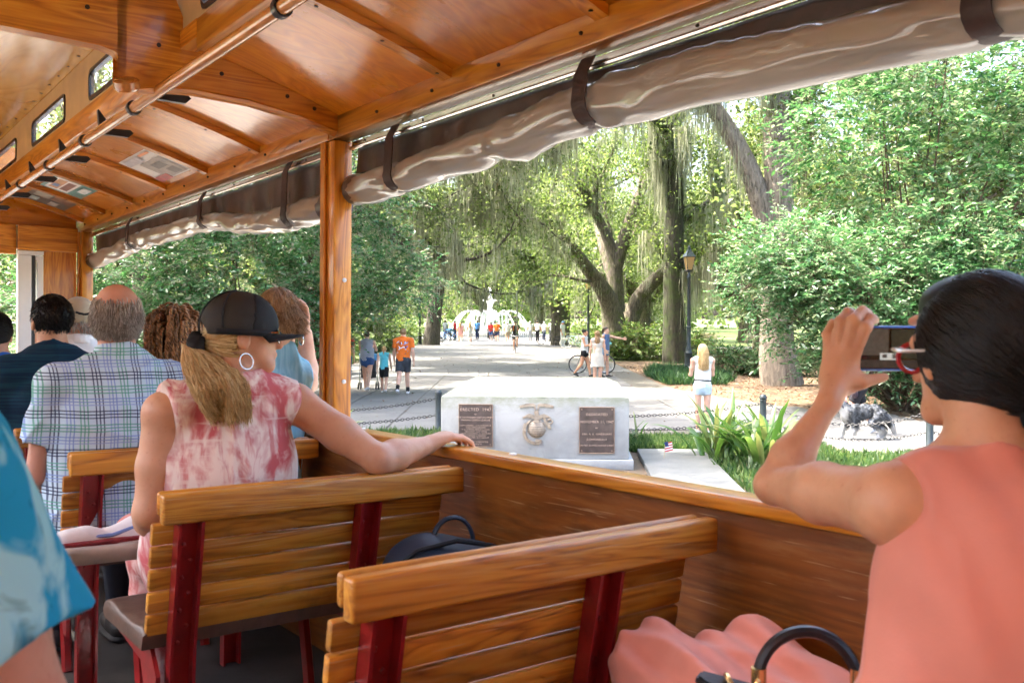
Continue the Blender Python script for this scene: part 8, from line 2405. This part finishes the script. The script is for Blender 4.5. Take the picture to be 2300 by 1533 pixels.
# the print on his back: scattered blue, white and red brush shapes
rg = np.random.default_rng(6)
for k in range(22):
    px_, pz_ = rg.uniform(-0.12, 0.12), rg.uniform(-0.20, 0.14)
    a_ = rg.uniform(0, 3.1); l_ = rg.uniform(0.02, 0.055)
    cc = J['chest'] + A3(px_, 0, pz_ - 0.06)
    yb = -(0.66 * math.sqrt(max(0.001, 0.182 ** 2 - px_ ** 2)) + 0.006)
    MB().ball((px_, cc[1] + yb, cc[2]), (l_, 0.006, 0.012), 8, Matrix.Rotation(a_, 3, 'Y')).build('print_mark', [M['flagwhite'], M['bikeroyal'], M['flagblue'], M['flagwhite']][k % 4], tm_, True)
MB().tube([tuple(J['wrL'] + A3(-0.02, 0.0, 0.02)), tuple(J['wrL'] + A3(0.02, 0, 0.02))], 0.03, 8).build('wristband', redc, tm_)
walker('person in red and blue jeans half hidden by leaves beside the post', -4.85, 27.2, rad(10), 1.74, WALK_B, 'skin_fair', ('tee', redc), ('trousers', denim), ('short', 'hair_brown'), 'shoedark', vox=0.013)
# -- middle distance on the promenade
MID = [('woman in pink shirt and shorts walking towards the fountain', -4.0, 72.0, 0, 1.66, WALK_A, 'skin_fair', ('tee', pinkc), ('hotpants', pinkc), ('long', 'hair_blond'), 'shoewhite', None),
       ('woman in a white floral top and white shorts beside the one in pink', -3.2, 71.0, 0.05, 1.68, WALK_B, 'skin_fair', ('tank', M['tiedye_floral'] if 'tiedye_floral' in M else tiedye('white_floral', (0.72, 0.72, 0.7), (0.74, 0.74, 0.73), (0.05, 0.06, 0.06), (26, 26, 26), hatch=False)), ('shorts', white), ('long', 'hair_blond'), 'shoedark', None),
       ('slim person in a blue shirt and dark trousers near the fountain fence', -3.2, 86.0, 2.9, 1.78, STAND, 'skin_dark', ('tee', bluec), ('trousers', navy), ('short', 'hair_black'), 'shoedark', None),
       ('person in white top and dark trousers by the fountain fence', -1.6, 87.0, 0.4, 1.66, STAND, 'skin_dark', ('tee', white), ('trousers', black), ('bun', 'hair_black'), 'shoedark', None),
       ('person in maroon walking just behind the man in orange', -1.75, 77.5, 3.2, 1.70, WALK_A, 'skin_dark', ('tee', redc), ('shorts', denim), ('short', 'hair_black'), 'shoewhite', None),
       ('man in an orange tee and navy shorts walking towards the camera', -1.2, 74.5, 3.1, 1.78, WALK_A, 'skin_fair', ('tee', orange), ('shorts', navy), ('short', 'hair_brown'), 'shoedark', C('green_cap', (0.03, 0.12, 0.06))),
       ('man in a white tee and khaki shorts beside the man in orange', -0.35, 73.5, 3.2, 1.74, WALK_B, 'skin_fair', ('tee', white), ('shorts', khaki), ('short', 'hair_light'), 'shoewhite', white),
       ('person in a red shirt in the group left of the promenade', -5.1, 83.5, 1.2, 1.75, STAND, 'skin_dark', ('tee', redc), ('trousers', navy), ('short', 'hair_black'), 'shoedark', None),
       ('person in grey standing among the blue bicycles', -5.9, 82.5, -0.6, 1.78, STAND, 'skin_dark', ('tee', grey), ('trousers', navy), ('short', 'hair_black'), 'shoedark', None),
       ('person in a pale shirt behind the woman in pink', -4.6, 85.5, 0.2, 1.66, STAND, 'skin_fair', ('tee', white), ('shorts', black), ('bun', 'hair_brown'), 'shoewhite', None),
       ('person in white with a sun hat, first of the right-hand group', 1.55, 80.0, 0.3, 1.68, STAND, 'skin_tan', ('tee', white), ('trousers', grey), ('short', 'hair_grey'), 'shoewhite', white),
       ('person in a white shirt and dark trousers, second of the right-hand group', 2.15, 79.0, 0.0, 1.74, STAND, 'skin_tan', ('tee', white), ('trousers', black), ('short', 'hair_black'), 'shoedark', None),
       ('person in white leaning in, third of the right-hand group', 2.75, 80.5, -0.5, 1.66, STAND, 'skin_tan', ('tee', white), ('trousers', navy), ('short', 'hair_grey'), 'shoewhite', white),
       ('person in a white shirt beside the small lamp post', 3.3, 79.0, 0.6, 1.74, STAND, 'skin_dark', ('tee', white), ('trousers', dgrey), ('short', 'hair_black'), 'shoedark', None),
       ('man all in white with a pale blue cap by the bicycles', 3.55, 65.5, -2.2, 1.78, STAND, 'skin_tan', ('tee', white), ('trousers', white), ('short', 'hair_grey'), 'shoewhite', C('pale_blue_cap', (0.25, 0.45, 0.75)))]
for a in MID:
    walker(a[0], a[1], a[2], a[3], a[4], a[5], a[6], a[7], a[8], a[9], a[10], hat=a[11], vox=0.02, eyes=abs(a[3]) > 2.0)
# -- the rider on the bicycle
bicycle('black bicycle ridden straight towards the camera', 0.20, 53.8, math.pi, 'bikeblack', 'tyre', 0.0)
tr_, J = walker('cyclist in black tee and cap with an orange backpack strap', 0.20, 54.0, math.pi, 1.76, dict(legL=(58, 62), legR=(28, 34), armL=(48, 10, 10), armR=(48, 10, 10), lean=12), 'skin_tan', ('tee', black), ('shorts', black), ('short', 'hair_black'), 'shoedark', hat=M['capblack'], vox=0.016, lift=0.16, eyes=True)
for sx in (-1, 1):
    MB().tube([tuple(J['chest'] + A3(sx * 0.10, 0.10, 0.10)), tuple(J['chest'] + A3(sx * 0.11, 0.125, 0.0)), tuple(J['chest'] + A3(sx * 0.12, 0.10, -0.14))], 0.018, 6).build('pack_strap', orange, tr_, True)
# -- the group of three right of the axis
walker('woman in a white tank top and black shorts looking at her phone', 2.50, 32.2, rad(-110), 1.68, dict(legL=(16, 6), legR=(-12, 26), armL=(12, 6, 80), armR=(16, 8, 85)), 'skin_tan', ('tank', white), ('hotpants', black), ('bun', 'hair_black'), 'shoedark', vox=0.012, yaw=rad(-8))
walker('woman with long wavy hair in a cream sleeveless dress, back turned', 2.60, 28.4, rad(-6), 1.66, STAND, 'skin_fair', ('dress', cream), None, ('long', 'hair_light'), 'shoewhite', vox=0.011, wide=0.145)
tp_, J = walker('woman in a blue tank top and denim shorts pointing to the right', 3.22, 32.2, rad(-120), 1.74, dict(legL=(4, 4), legR=(-6, 8), armL=(78, 18, 4), armR=(-4, 10, 40)), 'skin_fair', ('tank', C('slate_blue_tank', (0.10, 0.17, 0.32))), ('hotpants', mdenim), ('pony', 'hair_brown'), 'shoedark', vox=0.012)
sb = thing('sling_bag', 'small mint green sling bag worn by the pointing woman', 'bag', tp_.matrix_world @ Matrix.Translation(Vector(J['waist'] + A3(-0.11, 0.06, 0.06))))
sdf_obj('pouch', [cap_((-0.0, -0.08, -0.03), (0.0, 0.08, 0.03), 0.05, 0.05, ((1, 0, 0), 0.6))], 0.01, C('mint_nylon', (0.25, 0.62, 0.58)), sb, 0.01)
MB().tube([(0.0, 0.08, 0.03), (0.08, 0.06, 0.22), (0.2, -0.08, 0.3)], 0.010, 6).build('strap', C('blue_strap', (0.08, 0.15, 0.4)), sb, True)
# -- blond woman near the bollard
tb_, J = walker('blond woman in a white tank top and pale denim shorts, back turned', 3.38, 16.55, rad(4), 1.60, dict(legL=(2, 3), legR=(-3, 3), armL=(14, 6, 75), armR=(14, 6, 75)), 'skin_fair', ('tank', white), ('hotpants', pdenim), ('short', 'hair_blond'), 'shoewhite', vox=0.0095, wide=0.142)
hc = J['head']
rgb = np.random.default_rng(13)
R0 = rotm(0)
def waves(p, q): return unit(np.stack([p[:, 0] * (1.5 if q < 0.3 else -1.0) + 0.22 * np.sin(q * 22 + p[:, 1] * 60), -0.45 * max(0, 0.5 - q) * np.ones(len(p)) + 0.15 * np.cos(q * 19 + p[:, 0] * 50), -1.0 * np.ones(len(p))], 1))
fibers('long_hair', comb(hc + A3(0, -0.02, 0.035), R0, np.array([0.084, 0.102, 0.094]), 2400, 16, 0.026, 14, waves, 1.03, 0.2, -0.4, 0.07), 0.0028, 0.0016, M['hair_blond'], tb_)
bb_ = thing('belt_bag', 'black belt bag round the waist of the blond woman', 'bag', tb_.matrix_world @ Matrix.Translation(Vector(J['waist'] - A3(0, 0, 0.035))))
MB().torus(Matrix.Rotation(rad(4), 4, 'Y'), 0.163, 0.014, 30, 6, 0.74).build('strap', M['capblack'], bb_, True)
sdf_obj('pouch', [cap_((-0.07, 0.13, -0.02), (0.07, 0.13, -0.02), 0.045, 0.045, ((0, 1, 0), 0.6))], 0.01, M['capblack'], bb_, 0.01)
# -- the dog walker and a companion mostly behind the raised arm
walker('dog walker in an olive tee and long dark shorts striding behind the dog', 6.16, 16.6, rad(95), 1.72, dict(legL=(27, 6), legR=(-16, 20), armL=(20, 8, 30), armR=(24, 8, 35), lean=6), 'skin_fair', ('tee', olive), ('shorts', C('black_jersey', (0.02, 0.018, 0.022))), ('short', 'hair_brown'), 'shoewhite', vox=0.011, wide=0.165)
pc_ = thing('shoulder_pack', 'dark strapped bag hanging at the hip of the dog walker', 'bag', at(6.02, 16.40, 0.86, rad(80)))
sdf_obj('pouch', [cap_((0, 0, -0.10), (0, 0, 0.12), 0.10, 0.085, ((0, 1, 0), 0.6))], 0.011, C('plum_nylon', (0.05, 0.035, 0.045)), pc_, 0.02, folds(3, 0.005, 30))

# -- the dog: blue-merle coat, walking left, mouth open
def merle():
    m, nt, b = new_mat('merle_coat')
    v = coords(nt)
    n = noise(nt, v, 9.0, 4, 0.6, 0.8)
    r = ramp(nt, [(0.38, (0.012, 0.013, 0.016)), (0.46, (0.05, 0.055, 0.062)), (0.56, (0.11, 0.12, 0.135)), (0.68, (0.20, 0.21, 0.225))]); nt.links.new(n.outputs[0], r.inputs[0])
    a = N(nt, 'ShaderNodeAttribute', attribute_name='white')
    c = mixc(nt, a.outputs['Fac'], r.outputs[0], (0.44, 0.435, 0.42))
    nt.links.new(c, b.inputs['Base Color']); b.inputs['Roughness'].default_value = 0.8
    return m
M['merle'] = merle()
dg = thing('dog', 'shaggy blue-merle dog with white legs and tail tip, trotting past the bollards', 'dog', at(5.93, 15.85, 0.02, rad(88)))
# local: y = nose direction, z up, shoulder height 0.55
dp = [cap_((0, 0.20, 0.46), (0, -0.22, 0.475), 0.135, 0.115, ((1, 0, 0), 0.82)), cap_((0, 0.22, 0.42), (0, 0.10, 0.37), 0.13, 0.10), cap_((0, -0.22, 0.46), (0, -0.30, 0.44), 0.115, 0.09),
      cap_((0, 0.26, 0.50), (0, 0.40, 0.62), 0.105, 0.075), ell_((0, 0.455, 0.665), (0.068, 0.085, 0.068)), cap_((0, 0.50, 0.655), (0, 0.595, 0.635), 0.042, 0.030), cap_((0, 0.50, 0.62), (0, 0.575, 0.595), 0.026, 0.016, k=0.006),
      ell_((0.062, 0.41, 0.70), (0.018, 0.034, 0.05)), ell_((-0.062, 0.41, 0.70), (0.018, 0.034, 0.05))]
for sx in (-1, 1):
    f_ = 0.10 if sx > 0 else -0.02
    dp += [cap_((sx * 0.085, 0.20, 0.40), (sx * 0.085, 0.14 + f_, 0.24), 0.062, 0.045), cap_((sx * 0.085, 0.14 + f_, 0.24), (sx * 0.085, 0.20 + f_, 0.06), 0.042, 0.030), cap_((sx * 0.085, 0.20 + f_, 0.035), (sx * 0.085, 0.25 + f_, 0.03), 0.034, 0.030)]
    h_ = 0.04 if sx < 0 else -0.08
    dp += [cap_((sx * 0.085, -0.26, 0.42), (sx * 0.09, -0.19 + h_, 0.29), 0.095, 0.06), cap_((sx * 0.09, -0.19 + h_, 0.29), (sx * 0.09, -0.34 + h_, 0.185), 0.052, 0.034), cap_((sx * 0.09, -0.34 + h_, 0.185), (sx * 0.09, -0.31 + h_, 0.05), 0.032, 0.028), cap_((sx * 0.09, -0.31 + h_, 0.035), (sx * 0.09, -0.25 + h_, 0.03), 0.032, 0.028)]
dp += [cap_((0, -0.36, 0.45), (0, -0.46, 0.33), 0.045, 0.058), cap_((0, -0.46, 0.33), (0, -0.54, 0.16), 0.058, 0.035)]
V, F = sdf_arrays(dp, 0.011, 0.03, folds(5, 0.007, 60, 6, (1, 1, 1)))
def white_of(V):
    w = np.zeros(len(V))
    w = np.maximum(w, np.clip((0.22 - V[:, 2]) / 0.06, 0, 1))
    w = np.maximum(w, np.clip((V[:, 1] - 0.24) / 0.04, 0, 1) * np.clip((0.60 - V[:, 2]) / 0.05, 0, 1))
    w = np.maximum(w, np.clip((-0.47 - V[:, 1]) / 0.03, 0, 1))
    w = np.maximum(w, np.clip((0.02 - np.abs(V[:, 0])) / 0.01, 0, 1) * (V[:, 1] > 0.42))
    return w
obj('body', mesh_np('body', V, F, M['merle'], True, {'white': white_of(V)}), dg)
rg = np.random.default_rng(3)
idx = rg.integers(0, len(V), 5200); p = V[idx]
p = p[(p[:, 1] < 0.42)]
cen = np.stack([np.zeros(len(p)), p[:, 1], np.full(len(p), 0.46)], 1)
nr = unit(p - cen)
fd = unit(nr * 0.45 + np.array([0, -0.75, -0.45]) + rg.normal(size=p.shape) * 0.2)
ln = np.where(p[:, 1] < -0.4, 0.07, 0.042)[:, None]
pts = np.stack([p, p + fd * ln * 0.5, p + fd * ln + np.array([0, 0, -0.012])], 1)
fo_ = fibers('fur', pts, 0.004, 0.0008, M['merle'], dg)
wa = fo_.data.attributes.new('white', 'FLOAT', 'POINT'); wa.data.foreach_set('value', np.repeat(white_of(p), 9).astype(np.float32))
MB().ball((0, 0.624, 0.640), (0.018, 0.014, 0.014), 10).build('nose', M['hair_black'], dg, True)
MB().ball((0, 0.585, 0.600), (0.016, 0.045, 0.008), 10, Matrix.Rotation(rad(-20), 3, 'X')).build('tongue', C('pink_tongue', (0.6, 0.18, 0.17)), dg, True)
for sx in (-1, 1): MB().ball((sx * 0.048, 0.515, 0.685), 0.010, 8).build('eye', M['hair_black'], dg, True)
MB().torus(Matrix.Translation((0, 0.34, 0.565)) @ Matrix.Rotation(rad(52), 4, 'X'), 0.094, 0.014, 24, 6).build('collar', C('dark_collar', (0.03, 0.03, 0.05)), dg, True)
ls = thing('leash', 'pink dog leash running from the collar to the walker', 'leash', at(5.93, 15.85, 0.6))
MB().tube([(-0.30, 0.02, 0.0), (-0.18, 0.22, 0.02), (-0.06, 0.50, 0.22)], 0.008, 6).build('strap', C('pink_strap', (0.5, 0.12, 0.14)), ls)
# -- statue on the fountain
st_, J = None, pose_joints(legL=(4, 6), legR=(-4, 4), armL=(150, 18, 10), armR=(10, 12, 20))
sp_ = bodyset(J['pel'], J['waist'], J['chest'], J['neck'], J['shL'], J['shR'], 0.15, 0.7) + head_prims(J['head'], rotm(0), 1.0, J['neck']) + arm(J['shL'], J['elL'], J['wrL']) + arm(J['shR'], J['elR'], J['wrR']) + [cap_(J['pel'], (0, 0, 0.05), 0.17, 0.22, ((0, 1, 0), 0.8))]
Vs, Fs = sdf_arrays(sp_, 0.025, 0.03, folds(2, 0.012, 30))
fobj = [c for c in bpy.data.objects if c.name == 'fountain'][0]
so_ = obj('statue', mesh_np('statue', Vs * 0.52, Fs, M['fountain'], True), fobj, (0, 0, 4.19))
